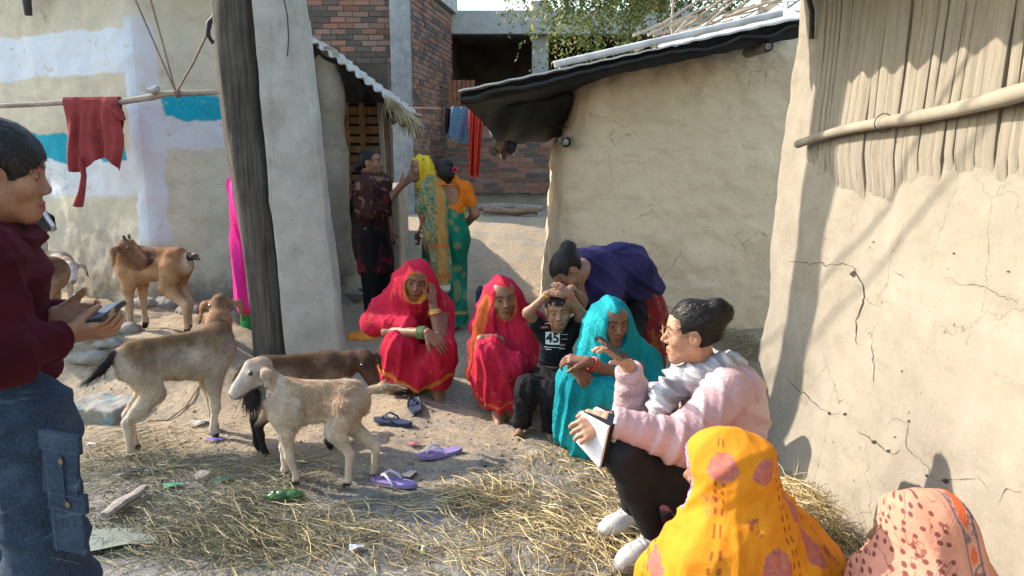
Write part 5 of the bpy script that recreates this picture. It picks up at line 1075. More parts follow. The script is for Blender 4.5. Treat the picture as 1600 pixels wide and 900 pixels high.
def woman_pink():
    p = stander(413, 540, 5.6, 'woman in bright pink sari almost hidden behind the two posts', (.18, .09, .05), 1.42, (.3, 1), (408, 268), V(.2, 1, -.1)); at = p.at
    for s in (-1, 1): p.arm(at(s*.155, 0, 1.22), at(s*.18, .0, .98), at(s*.12, .15, .88)); p.hand(at(s*.12, .15, .88), V(0, 1, 0), V(0, 0, -1), V(-s, 0, 0), .9, fine=False)
    p.finish(); hair_cap(p, h=.008); H = p.H; col = lambda Q, n, D: lerp(V(.55, .008, .16), V(.70, .03, .26), sstep(-.5, .5, fbm(Q*V(9, 9, 3), 2, 3))[:, None])
    o = [('u', 0, el(H.p(0, -.014, .028), (.086, .104, .096), H)), ('u', .05, rc(H.p(0, -.04, -.02), H.p(0, -.05, -.12), .086, .10)), ('u', .08, rc(at(-.15, 0, 1.2), at(.15, 0, 1.2), .085, .085)), ('u', .07, rc(at(0, -.05, 1.2), at(0, -.07, .3), .16, .16)), ('u', .06, rc(at(-.13, -.02, 1.2), at(-.13, -.06, .25), .06, .055)), ('u', .06, rc(at(.17, -.02, 1.2), at(.12, -.06, .3), .07, .08))]
    p.shell('veil', o, .012, col, folds=(f_lin(V(1, .3, .05), .07, .011),), thick=0, open_=(el(H.p(0, .10, -.02), (.062, .09, .10), H),))
    p.shell('sari', [('u', 0, rc(at(0, .02, .95), at(0, .02, .05), .13, .17))], .014, lambda Q, n, D: np.tile(V(.01, .17, .045), (len(Q), 1)), folds=(f_lin(V(.9, .3, 0), .08, .010),), thick=0)
woman_pink()
# ---------------------------------------------------------------- woman in pink jacket with notebook, on a stool
def m_puffer():
    t = NT('pink_puffer_nylon'); c = t.attr('Col'); w = t.noise(26, 4, .6, t.map(scale=(1, 1, 1.6)), dist=1.2); f = t.noise(90, 3); return t.out(c, .5, t.bump(t.math('ADD', w, t.math('MULTIPLY', f, .2)), .55, .012), .35)
def m_scarf():
    t = NT('grey_checked_scarf'); u = t.attr('fuv', 'Vector'); s = t.sep(u); a = t.step(t.math('SINE', t.math('MULTIPLY', s[0], 95)), .55, .2); b = t.step(t.math('SINE', t.math('MULTIPLY', s[1], 95)), .55, .2); a2 = t.step(t.math('SINE', t.math('MULTIPLY', s[0], 31)), .3, .3)
    c = t.mix(t.math('MULTIPLY', a2, .55), (.46, .45, .44), (.17, .18, .21)); c = t.mix(t.math('MULTIPLY', a, .5), c, (.11, .12, .15)); c = t.mix(t.math('MULTIPLY', b, .35), c, (.15, .16, .18))
    return t.out(c, .95, t.bump(t.noise(140, 3), .5, .006), .1)
def m_blackcloth(name='black_leggings', col=(.010, .0105, .012)):
    t = NT(name); n = t.noise(30, 4); return t.out(t.ramp(n, [(.3, tuple(x*.8 for x in col)), (.7, tuple(x*1.4 for x in col))]), .72, t.bump(t.noise(300, 2), .3, .002), .25)
BLACKC = m_blackcloth()
def woman_jacket():
    p = Person((P(1090, 830, 2.5)[0], 2.5, 0), 'woman in pale pink puffer jacket and glasses seated with a notebook', (.33, .185, .115), h=.011, hf=.0031)
    hd = P(1082, 520, 2.50); fw = unit(V(-.97, .20, -.06)); up = unit(V(.02, 0, 1)); nk = P(1103, 585, 2.53); ch = P(1125, 640, 2.55); pv = P(1118, 775, 2.56)
    shL = P(1138, 612, 2.39); shR = P(1092, 600, 2.70); hipL = P(1108, 785, 2.46); hipR = P(1108, 780, 2.66); knL = P(976, 706, 2.30); knR = P(985, 706, 2.58); anL = P(1020, 832, 2.45); anR = P(990, 795, 2.66)
    p.head(hd, fw, up, .94, neck=nk, gaze=(-.25, -.1), lid=.2)
    p.torso(pv, ch, nk, shL, shR, hipL, hipR, 1.05, fwd=(-1, 0, 0))
    ebL = P(1062, 690, 2.28); wrL = P(950, 656, 2.27); p.arm(shL, ebL, wrL, 1.05); p.hand(wrL, V(-.85, -.05, -.35), V(.1, .75, -.5), V(-.2, -.5, .7), .95, curl=(.45, .6, .5), tcurl=.5)
    ebR = P(992, 645, 2.55); wrR = P(982, 572, 2.50); p.arm(shR, ebR, wrR, 1.05); p.hand(wrR, V(-.65, -.1, .55), V(-.45, -.2, -.65), V(.5, -.3, .8)*1.0, .95, curl=(.25, .45, .35), tcurl=.4)
    p.leg(hipL, knL, anL, 1.05); p.leg(hipR, knR, anR, 1.05); p.finish()
    H = p.H; hair_cap(p, [('u', .015, el(H.p(0, -.085, .080), (.042, .040, .042), H)), ('u', .015, el(H.p(.012, -.112, .066), (.033, .029, .034), H)), ('u', .02, rc(H.p(0, -.06, .05), H.p(0, .01, .075), .055, .045))], h=.0042, amp=.0010, strands=5200, slen=.6, to=(0, -.10, .085), line=-.022, back=-.055, grow=.003, wid=.068)
    # glasses
    FR = NT('thin_gold_frame').out((.45, .30, .16), .3, spec=.5, Metallic=.8); GL = NT('spectacle_glass'); GL = GL.out((.75, .78, .8), .05, spec=.6, Alpha=.25)
    gl = empty('glasses'); gl.parent = p.T.o
    for sg in (-1, 1):
        c = H.p(sg*.033, .104, .002); m = MB(); m.tube([c+H.M@V(.023*math.cos(a), -.004*abs(math.cos(a)), .019*math.sin(a)) for a in np.linspace(0, 2*math.pi, 21)], .0013, 5); m.tube([H.p(sg*.056, .100, .008), H.p(sg*.075, .06, .010), H.p(sg*.080, -.005, .010), H.p(sg*.080, -.022, -.008)], .0013, 5); m.on(p.T, 'frame', FR, gl)
        m = MB(); n = 20; m.add([c+H.M@V(.022*math.cos(a), 0, .018*math.sin(a)) for a in np.linspace(0, 2*math.pi, n+1)[:-1]], [tuple(range(n))]); m.on(p.T, 'lens', GL, gl, smooth=False)
    m = MB(); m.tube([H.p(-.012, .104, .006), H.p(0, .110, .009), H.p(.012, .104, .006)], .0013, 5); m.on(p.T, 'bridge', FR, gl)
    PINK1, PINK2 = V(.41, .265, .27), V(.50, .34, .34)
    col = lambda Q, n, D: lerp(PINK1, PINK2, sstep(-.5, .6, fbm(Q*7, 2, 4))[:, None])
    def quilt(a, b, wl, amp, seed=1):
        a = np.asarray(a, float); d = unit(np.asarray(b, float)-a)
        return lambda Q: amp*(np.abs(np.sin(math.pi*((Q-a)@d)/wl+.5*vnoise(Q*7, seed)))**.6-.6)
    jk = [('u', 0, rc(pv+V(.0, 0, .02), ch, .150, .145, (V(1, 0, 0), 1.05))), ('u', .08, rc(ch, nk-V(0, 0, .02), .14, .085)), ('u', .08, rc(shL, shR, .082, .082)), ('u', .08, rc(P(1136, 650, 2.5), P(1128, 745, 2.5), .12, .135))]
    p.shell('jacket', jk, .0075, col, m_puffer(), folds=(quilt(pv, ch, .085, .006), f_lin(V(.4, .2, 1), .06, .006)), thick=0, open_=(el(nk+V(-.01, 0, .05), (.065, .07, .05)), half(P(1118, 770, 2.56), V(.1, 0, 1))))
    PUF = bpy.data.materials['pink_puffer_nylon']
    for sh, eb, wr in ((shL, ebL, wrL), (shR, ebR, wrR)):
        sl = [('u', 0, rc(sh, eb, .076, .068)), ('u', .05, rc(eb, lerp(eb, wr, .93), .072, .050))]
        p.shell('sleeve', sl, .0065, col, PUF, folds=(lambda Q, A=quilt(sh, eb, .055, .0055, 2), B=quilt(wr, eb, .05, .005, 3), s_=sh, e_=eb, w_=wr: np.where(dseg(Q, s_, e_) < dseg(Q, e_, w_), A(Q), B(Q)), f_lin(unit(eb-sh)*.7+V(0, .3, .5), .045, .004)), thick=0, open_=(half(lerp(eb, wr, .97), eb-wr),))
    # hood lying on the back
    hood = [('u', 0, rc(nk+V(.03, -.06, .015), nk+V(.13, -.05, -.03), .06, .055)), ('u', .05, rc(nk+V(.03, .06, .015), nk+V(.13, .05, -.03), .06, .055)), ('u', .05, rc(nk+V(.12, -.07, -.03), nk+V(.16, .03, -.07), .06, .06))]
    p.shell('hood', hood, .0075, col, PUF, folds=(f_rad(nk, V(0, 0, 1), 12, .007, .1), f_lin(V(.3, .4, .8), .05, .006)), thick=0)
    # scarf
    sc = [('u', 0, rc(nk+V(-.075, -.05, .0), nk+V(.02, -.085, .045), .042, .045)), ('u', .03, rc(nk+V(.02, -.085, .045), nk+V(.095, .0, .035), .045, .045)), ('u', .03, rc(nk+V(.095, 0, .035), nk+V(.02, .09, .03), .045, .045)), ('u', .03, rc(nk+V(.02, .09, .03), nk+V(-.09, .04, -.02), .045, .045)), ('u', .03, rc(nk+V(-.075, -.05, .0), nk+V(-.09, .04, -.02), .042, .045)),
          ('u', .03, rc(nk+V(-.085, -.02, -.02), P(1032, 630, 2.44), .05, .05, (V(1, .2, .4), 1.3))), ('u', .03, rc(P(1040, 610, 2.44), P(1022, 648, 2.42), .045, .035, (V(1, .2, .4), 1.5)))]
    def uv(Q): d = Q-nk; return np.stack([np.arctan2(d[:, 1], d[:, 0])*.10+d[:, 2]*.3, d[:, 2]*1.2+d[:, 0]*.8, d[:, 1]], 1)
    p.shell('scarf', sc, .006, (.5, .5, .5), m_scarf(), folds=(f_lin(V(.25, .2, 1), .035, .007), f_lin(V(.6, .1, .7), .022, .004, 8)), uv=uv, thick=0, open_=(el(nk+V(-.015, 0, .06), (.050, .05, .06)),))
    lg = [('u', 0, rc(hipL, knL, .094, .070)), ('u', .05, rc(hipR, knR, .105, .078)), ('u', .05, rc(knL, lerp(knL, anL, .4), .064, .058)), ('u', .04, rc(lerp(knL, anL, .4), lerp(knL, anL, .96), .058, .042)), ('u', .05, rc(knR, anR, .072, .046)), ('u', .06, rc(hipL, hipR, .13, .13))]
    p.shell('leggings', lg, .008, (.01, .01, .012), BLACKC, folds=(f_rad(knL, V(.5, 0, .8), 8, .003, .1),), thick=0, noise=(.0015, 8))
    # watch
    w0 = lerp(wrL, ebL, .06); m = MB(); dW = unit(wrL-ebL); ring(p.T, w0, dW, .030, .007, BLACKC, 'watch_strap', flat=1.6)
    fr = Frame(w0, V(-.1, -.9, .4), dW); m.box(w0+unit(V(-.05, -.85, .5))*.033, (.016, .005, .019), fr); m.on(p.T, 'watch_case', NT('watch_glass').out((.012, .012, .014), .12, spec=.6))
    # shoes
    WH = simple('white_leather', (.50, .485, .46), .5, .14, 14, .25); SO = simple('shoe_sole', (.20, .185, .165), .85, .25)
    for an, d in ((anL, unit(V(-.86, -.50, 0))), (anR, unit(V(-.88, -.46, 0)))):
        g = gz(an[0], an[1]); b = V(an[0], an[1], g)-d*.01; sd = V(-d[1], d[0], 0)
        up_ = [('u', 0, rc(b+V(0, 0, .075)-d*.015, b+V(0, 0, .050)-d*.035, .043, .040)), ('u', .03, rc(b+V(0, 0, .07), b+d*.105+V(0, 0, .040), .042, .038)), ('u', .03, rc(b+d*.10+V(0, 0, .036), b+d*.140+V(0, 0, .034), .040, .031)), ('i', .01, half(b+V(0, 0, .026), V(0, 0, -1)))]
        shoe = p.shell('shoe', up_, .005, (.66, .65, .62), WH, thick=0, noise=(.001, 9), open_=(el(an+V(0, 0, .045), (.036, .036, .03)),))
        so = [('u', 0, rc(b-d*.04+V(0, 0, .016), b+d*.140+V(0, 0, .016), .045, .041)), ('i', .006, half(b+V(0, 0, .034), V(0, 0, 1))), ('i', .006, half(b+V(0, 0, .004), V(0, 0, -1)))]
        p.shell('sole', so, .006, (.5, .48, .44), SO, thick=0, noise=(0, 9), parent=shoe)
        for i in range(5):
            m = MB(); c = b+d*(.040+.016*i)+V(0, 0, .106-.0075*i); m.tube([c-sd*.026+V(0, 0, -.010), c+V(0, 0, .001), c+sd*.026+V(0, 0, -.010)], .0032, 6); m.on(p.T, 'lace', SO, shoe)
    # stool
    sb = P(1062, 800, 2.56); g = gz(sb[0]+.06, 2.57); c0 = V(sb[0]+.08, 2.58, g); zt = float(hipL[2]-.125); ST = Thing('plastic_stool', c0, 'maroon ribbed plastic stool under the woman in the pink jacket', 'stool')
    MP = simple('maroon_plastic', (.085, .012, .016), .4, .12, 6, .1, spec=.45); n = 64; vs = []; prof = [(g, .150), (g+.02, .153), (g+.05, .146), (zt-.05, .160), (zt-.045, .172), (zt-.02, .174), (zt, .168), (zt+.002, .10), (zt+.002, .01)]
    for z, r0 in prof:
        for k in range(n): a = 2*math.pi*k/n; rr = r0*(1+(.022*(1 if math.sin(a*16) > 0 else -1) if g+.04 < z < zt-.03 else 0)); vs.append((c0[0]+rr*math.cos(a), c0[1]+rr*math.sin(a), z))
    m = MB(); m.add(vs, [(i*n+k, i*n+(k+1) % n, (i+1)*n+(k+1) % n, (i+1)*n+k) for i in range(len(prof)-1) for k in range(n)]); m.on(ST, 'bucket_body', MP, angle=30)
    m = MB(); m.tube([(c0[0]+.176*math.cos(a), c0[1]+.176*math.sin(a), zt-.085) for a in np.linspace(0, 2*math.pi, 41)], .007, 6); m.on(ST, 'rim_band', MP)
    # notebook
    q = [P(908, 646, 2.29), P(949, 668, 2.20), P(935, 731, 2.24), P(897, 688, 2.33)]; nb = Thing('notebook', q[2], 'open black notebook with white written pages held by the seated woman', 'notebook'); q = [np.array(x) for x in q]; nn = unit(np.cross(q[1]-q[0], q[3]-q[0])); nn = nn if nn[0] < 0 else -nn
    def slab(a, b): m = MB(); v = [x+nn*a for x in q]+[x+nn*b for x in q]; m.add(v, [(0, 1, 2, 3), (7, 6, 5, 4), (0, 4, 5, 1), (1, 5, 6, 2), (2, 6, 7, 3), (3, 7, 4, 0)]); return m
    t = NT('written_paper'); s = t.sep(t.tc()); ln = t.math('SINE', t.math('MULTIPLY', s[2], 900)); k = t.math('MULTIPLY', t.step(ln, .72, .1), t.step(t.noise(1, 3, .7, t.map(scale=(180, 180, 40))), .5, .06)); PAP = t.out(t.mix(t.math('MULTIPLY', k, .6), (.72, .72, .74), (.10, .10, .14)), .8, spec=.2)
    slab(-.012, -.002).on(nb, 'pages', PAP, smooth=False); q2 = [x.copy() for x in q]; c = sum(q)/4; q = [c+(x-c)*1.05 for x in q2]; slab(-.030, -.0135).on(nb, 'cover', BLACKC, smooth=False)
    m = MB(); 
    for off, w in ((-.040, .008), (-.052, .007)): pass
    q = [c+(x-c)*.97+V(.018, .012, .006) for x in q2]; slab(-.048, -.032).on(nb, 'back_pages', PAP, smooth=False); q = [c+(x-c)*1.03+V(.02, .015, .006) for x in q2]; slab(-.056, -.0495).on(nb, 'back_cover', BLACKC, smooth=False)
    # phone in the raised hand
    a, b = P(938, 531, 2.415), P(975, 556, 2.415); ph = Thing('phone', (a+b)/2, 'dark mobile phone held flat in the raised hand of the seated woman', 'phone'); d = unit(b-a); fr = Frame((a+b)/2, d, V(.02, .27, .96)); m = MB(); m.box((a+b)/2, (.032, .062, .0045), fr); m.on(ph, 'phone_body', NT('phone_black').out((.015, .015, .02), .2, spec=.5), smooth=False)
    m = MB(); m.box((a+b)/2+fr.v(0, 0, .0052), (.028, .057, .0004), fr); m.on(ph, 'screen', NT('phone_screen').out((.02, .025, .035), .08, spec=.6), smooth=False)
woman_jacket()
# ---------------------------------------------------------------- two veiled women seen from behind in the foreground
def m_orange():
    t = NT('marigold_printed_cotton'); u = t.attr('fuv', 'Vector'); c0 = t.ramp(t.noise(12, 4), [(.3, (.50, .165, .006)), (.7, (.62, .225, .010))])
    PU = (.20, .050, .13); MR = (.17, .035, .012)
    uw = t.mix(.012, u, t.noise(30, 2, col=True), 'LINEAR_LIGHT')
    v = t.N.new('ShaderNodeTexVoronoi'); v.voronoi_dimensions = '2D'; t.L.new(uw, v.inputs['Vector']); v.inputs['Scale'].default_value = 10.5; v.inputs['Randomness'].default_value = .42; d = v.outputs['Distance']; cr = t.sep(v.outputs['Color'])[0]
    big = t.step(cr, .30, .01); rad = t.math('MULTIPLY_ADD', cr, .16, .17)
    m = t.math('MULTIPLY', t.math('SUBTRACT', 1.0, t.step(t.math('SUBTRACT', d, rad), 0, .012)), big)
    rings = t.step(t.math('SINE', t.math('MULTIPLY', d, 150)), .1, .3); lace = t.step(t.noise(90, 3, vec=u), .5, .05)
    dots = t.math('MULTIPLY', t.math('MULTIPLY_ADD', rings, .5, .35), t.math('MULTIPLY_ADD', lace, .45, .55))
    s = t.sep(u); wob = t.math('MULTIPLY', t.math('SUBTRACT', t.noise(6, 2, vec=u), .5), .06)
    x = t.math('FRACT', t.math('MULTIPLY', t.math('ADD', s[0], wob), 7.5)); ln = t.math('ADD', t.band(x, .44, .475, .008), t.band(x, .525, .56, .008)); dash = t.step(t.math('SINE', t.math('MULTIPLY', s[1], 330)), -.1, .3)
    c = t.mix(t.math('MULTIPLY', t.math('MULTIPLY', ln, dash), .75), c0, MR)
    c = t.mix(t.math('MULTIPLY', m, .95), c, t.mix(dots, (.52, .16, .05), PU))
    fl = t.math('SUBTRACT', 1.0, big); leaf = t.math('MULTIPLY', t.math('MULTIPLY', fl, t.math('SUBTRACT', 1.0, t.step(d, .20, .06))), t.step(t.noise(36, 3, vec=u), .53, .03)); c = t.mix(t.math('MULTIPLY', leaf, .8), c, (.22, .045, .03))
    bo = t.attr('Col'); bm = t.sep(bo)[0]; swirl = t.step(t.math('SINE', t.math('MULTIPLY', t.noise(24, 2), 42)), .2, .25); c = t.mix(bm, c, t.mix(swirl, (.20, .085, .20), (.46, .27, .36)))
    h = t.math('ADD', t.math('MULTIPLY', t.noise(16, 4, .6, t.map(scale=(1, 1, .5)), dist=1), .7), t.math('MULTIPLY', t.noise(260, 2), .1)); return t.out(c, .8, t.bump(h, .4, .012), .2)
def woman_orange():
    Y = 1.80; p = Person((P(1150, 900, Y)[0]+.02, Y, 0), 'woman in marigold orange veil with purple medallions seen from behind', (.17, .09, .05), h=.018, hf=.008)
    hd = P(1132, 738, Y); fw = unit(V(-.82, .55, -.10)); up = V(0, 0, 1); nk = P(1152, 822, Y+.0); ch = nk+V(.03, -.02, -.14); pv = nk+V(.06, -.03, -.45); f = unit(V(-.8, .6, 0)); r = V(f[1], -f[0], 0)
    shL = nk-r*.16-V(0, 0, .05); shR = nk+r*.16-V(0, 0, .05); p.head(hd, fw, up, .98, neck=nk); hipL, hipR = pv-r*.09, pv+r*.09; p.torso(pv, ch, nk, shL, shR, hipL, hipR, fwd=f)
    for s, sh, hp in ((-1, shL, hipL), (1, shR, hipR)):
        kn = hp+f*.34+V(0, 0, .12); an = hp+f*.16; an[2] = .075; eb = kn-f*.10+V(0, 0, .0); wr = hp+f*.20+V(0, 0, .22); p.arm(sh, eb, wr); p.hand(wr, -s*r+f*.2, V(0, 0, -1), f, .8, fine=False); p.leg(hp, kn, an); p.foot(an, f)
    p.finish(); H = p.H
    o = [('u', 0, el(H.p(0, -.010, .024), (.092, .120, .106), H)), ('u', .05, rc(H.p(0, -.035, -.01), nk+V(.02, .0, .02), .092, .080)), ('u', .04, rc(H.p(0, .02, -.06), nk+f*.03, .070, .065)), ('u', .06, rc(nk+V(0, 0, .0), shL-V(0, 0, .02), .075, .085)), ('u', .09, rc(nk+V(0, 0, .02), shR, .085, .095)), ('u', .08, rc(nk, ch, .13, .17)), ('u', .08, rc(ch, pv, .17, .19)),
         ('u', .08, rc(shL, P(1035, 905, Y-.02), .095, .07)), ('u', .08, rc(shR, P(1275, 905, Y-.0), .10, .085)), ('u', .08, rc(P(1080, 880, Y), hipL+f*.3, .10, .12)), ('u', .08, rc(P(1240, 905, Y), hipR+f*.1, .11, .14)), ('u', .10, rc(hipL+f*.3, hipL+f*.25-V(0, 0, .3), .12, .16)), ('u', .10, rc(pv, pv-V(0, 0, .22), .22, .24))]
    face = el(H.p(0, .135, -.02), (.066, .085, .090), H)
    def uv(Q): d = Q-nk; a = np.arctan2(d[:, 0]*.8+.0, -d[:, 1]+.25); return np.stack([a*.34, d[:, 2]*.9+.25*np.linalg.norm(d[:, :2], axis=1), np.zeros(len(Q))], 1)
    def col(Q, n, D): L = H.loc(Q); m = sstep(.020, .012, face(Q)-.006)*(L[:, 2] > -.10); return np.stack([m, m*0, m*0], 1)
    p.shell('veil', o, .0070, col, m_orange(), folds=(f_rad(H.p(0, -.02, .06), V(0, 0, 1), 16, .008, .45, ph=1), f_rad(H.p(.05, .03, -.12), V(1, .3, .15), 12, .006, .15), f_lin(V(.5, .1, -.6), .065, .007)), uv=uv, thick=0, open_=(face,))
woman_orange()
def m_peach():
    t = NT('peach_embroidered_cotton'); u = t.attr('fuv', 'Vector'); s = t.sep(u); c = t.ramp(t.noise(14, 4), [(.3, (.46, .19, .12)), (.7, (.55, .245, .16))])
    wv = t.math('MULTIPLY', t.math('SINE', t.math('MULTIPLY', s[0], 900)), t.math('SINE', t.math('MULTIPLY', s[1], 900))); c = t.mix(t.math('MULTIPLY', t.step(wv, .2, .4), .06), c, (.72, .42, .32))
    # vines with curls and leaves on the front half
    vz = t.math('SUBTRACT', 1.0, t.step(t.attr('zone', 'Fac'), .5, .06)); cell = t.N.new('ShaderNodeTexVoronoi'); cell.voronoi_dimensions = '2D'; t.L.new(u, cell.inputs['Vector']); cell.inputs['Scale'].default_value = 62; cell.inputs['Randomness'].default_value = .65; d = cell.outputs['Distance']
    leaf = t.math('MULTIPLY', t.math('SUBTRACT', 1.0, t.step(d, .26, .05)), t.step(t.sep(cell.outputs['Color'])[0], .30, .02))
    vine = t.math('SUBTRACT', 1.0, t.step(t.math('ABSOLUTE', t.math('SINE', t.math('ADD', t.math('MULTIPLY', s[0], 75), t.math('MULTIPLY', t.noise(13, 2, vec=u), 13)))), .13, .06)); c = t.mix(t.math('MULTIPLY', vz, t.math('MAXIMUM', t.math('MULTIPLY', leaf, .9), t.math('MULTIPLY', vine, .75))), c, (.13, .035, .035))
    # border band with rosettes
    b = t.attr('band', 'Fac'); al = s[2]; inb = t.band(b, -1, 1, .05); edge = t.math('ADD', t.band(b, .70, .98, .06), t.band(b, -.98, -.70, .06)); fx = t.math('SUBTRACT', t.math('FRACT', t.math('MULTIPLY', al, 16)), .5); rr = t.math('POWER', t.math('ADD', t.math('POWER', t.math('MULTIPLY', fx, 1.8), 2), t.math('POWER', t.math('MULTIPLY', b, 1.0), 2)), .5)
    ros = t.math('SUBTRACT', 1.0, t.step(t.math('ADD', rr, t.math('MULTIPLY', t.math('SUBTRACT', t.noise(120, 2, vec=u), .5), .5)), .48, .06)); stem = t.math('MULTIPLY', inb, t.step(t.noise(46, 2, vec=u, dist=1.5), .55, .03))
    c = t.mix(t.math('MULTIPLY', stem, .8), c, (.09, .09, .11)); c = t.mix(t.math('MULTIPLY', t.math('MULTIPLY', ros, inb), .95), c, (.58, .10, .03)); c = t.mix(t.math('MULTIPLY', edge, .75), c, (.09, .085, .10))
    # large dark flowers
    g = t.N.new('ShaderNodeTexVoronoi'); g.voronoi_dimensions = '2D'; t.L.new(u, g.inputs['Vector']); g.inputs['Scale'].default_value = 7.5; g.inputs['Randomness'].default_value = .8; pet = t.math('ADD', g.outputs['Distance'], t.math('MULTIPLY', t.math('SUBTRACT', t.noise(30, 2, vec=u), .5), .35)); fm = t.math('MULTIPLY', t.math('SUBTRACT', 1.0, t.step(pet, .20, .02)), t.step(t.attr('zone', 'Fac'), .55, .03)); fm = t.math('MULTIPLY', fm, t.step(t.sep(g.outputs['Color'])[1], .45, .02)); c = t.mix(t.math('MULTIPLY', fm, .9), c, (.085, .085, .13))
    return t.out(c, .9, t.bump(t.math('ADD', t.noise(18, 4, .6, t.map(scale=(1, 1, .5)), dist=.8), t.math('MULTIPLY', wv, .03)), .4, .010), .12)
def woman_peach():
    Y = 1.66; p = Person((P(1445, 900, Y)[0], Y, 0), 'woman in peach embroidered veil, only her covered head in view', (.17, .09, .05), h=.018, hf=.008)
    hd = P(1432, 838, Y); fw = unit(V(-.80, .60, -.08)); up = V(0, 0, 1); nk = hd+V(.02, -.02, -.15); ch = nk+V(.02, -.02, -.14); pv = nk+V(.03, -.02, -.40); f = unit(V(-.8, .6, 0)); r = V(f[1], -f[0], 0)
    shL = nk-r*.15-V(0, 0, .05); shR = nk+r*.15-V(0, 0, .05); p.head(hd, fw, up, .97, neck=nk); hipL, hipR = pv-r*.09, pv+r*.09; p.torso(pv, ch, nk, shL, shR, hipL, hipR, fwd=f)
    for s, sh, hp in ((-1, shL, hipL), (1, shR, hipR)):
        kn = hp+f*.30+V(0, 0, .16); an = hp+f*.12; an[2] = .075; eb = kn-f*.10+V(0, 0, .0); wr = hp+f*.20+V(0, 0, .22); p.arm(sh, eb, wr); p.hand(wr, -s*r+f*.2, V(0, 0, -1), f, .8, fine=False); p.leg(hp, kn, an); p.foot(an, f)
    p.finish(); H = p.H
    o = [('u', 0, el(H.p(0, -.014, .026), (.088, .110, .098), H)), ('u', .05, rc(H.p(0, -.04, -.01), nk+V(0, 0, .02), .096, .12)), ('u', .05, rc(H.p(0, .03, -.06), nk+f*.06, .078, .09)), ('u', .10, rc(nk, shL, .11, .10)), ('u', .10, rc(nk, shR, .115, .11)), ('u', .08, rc(nk, ch, .15, .18)), ('u', .08, rc(ch, pv, .18, .20)), ('u', .1, rc(pv, V(pv[0], pv[1], .12), .22, .26)), ('u', .1, rc(shL, hipL+f*.25, .12, .15)), ('u', .1, rc(shR, hipR+f*.25, .12, .15))]
    face = el(H.p(0, .135, -.02), (.066, .085, .090), H); A = H.p(.05, -.05, .0)
    def uv(Q): d = Q-hd; th = np.arctan2(d[:, 2]+.05, d@V(.8, -.2, 0)); return np.stack([np.arctan2(d[:, 0], -d[:, 1]+.12)*.16, d[:, 2]*.85, th*.13], 1)
    def at2(Q):
        d = Q-hd; x = d[:, 0]; z = d[:, 2]; bx_ = .055+.16*np.clip(.10-z, 0, 1)**.9*.62; b = (x-bx_)/.016; b = np.where(z > .085, (z-.104+.2*(x-.01)**2)/.012*0+(x-bx_)/.02, b)
        return {'band': ('FLOAT', b), 'zone': ('FLOAT', sstep(-.10, .10, x-bx_+.045))}
    p.shell('veil', o, .0070, (.6, .3, .2), m_peach(), folds=(f_rad(H.p(0, -.02, .08), V(.2, 0, 1), 12, .006, .3), f_lin(V(.9, .1, .3), .07, .005)), uv=uv, attrs2=at2, thick=0, open_=(face,))
woman_peach()
# ---------------------------------------------------------------- boy with phone, left foreground
def m_denim():
    t = NT('washed_denim'); o = t.tc(); n = t.noise(7, 5, .65); tw = t.math('SUBTRACT', t.noise(1, 2, .5, t.map(scale=(420, 420, 120), rot=(0, .7, 0))), .45); c = t.ramp(n, [(.32, (.008, .013, .025)), (.55, (.017, .029, .052)), (.78, (.050, .074, .110))])
    cr = t.noise(5, 5, .7, t.map(scale=(1, 1, 3.2)), dist=1.4); c = t.mix(t.math('MULTIPLY', t.step(cr, .60, .06), .4), c, (.11, .15, .20)); c = t.mix(t.math('MULTIPLY', t.step(tw, .05, .1), .3), c, (.06, .085, .12))
    return t.out(c, .85, t.bump(t.math('ADD', t.math('MULTIPLY', tw, .25), t.math('MULTIPLY', cr, .8)), .5, .012), .2)
def m_fleece():
    t = NT('maroon_fleece'); n = t.noise(9, 4); c = t.ramp(n, [(.3, (.028, .003, .0065)), (.7, (.046, .005, .010))]); f = t.noise(340, 3, .7); return t.out(c, .95, t.bump(t.math('ADD', t.math('MULTIPLY', f, .6), t.math('MULTIPLY', t.noise(22, 4, dist=.8), .6)), .5, .006), .1, Sheen_Weight=.12, Sheen_Tint=(.5, .12, .15))
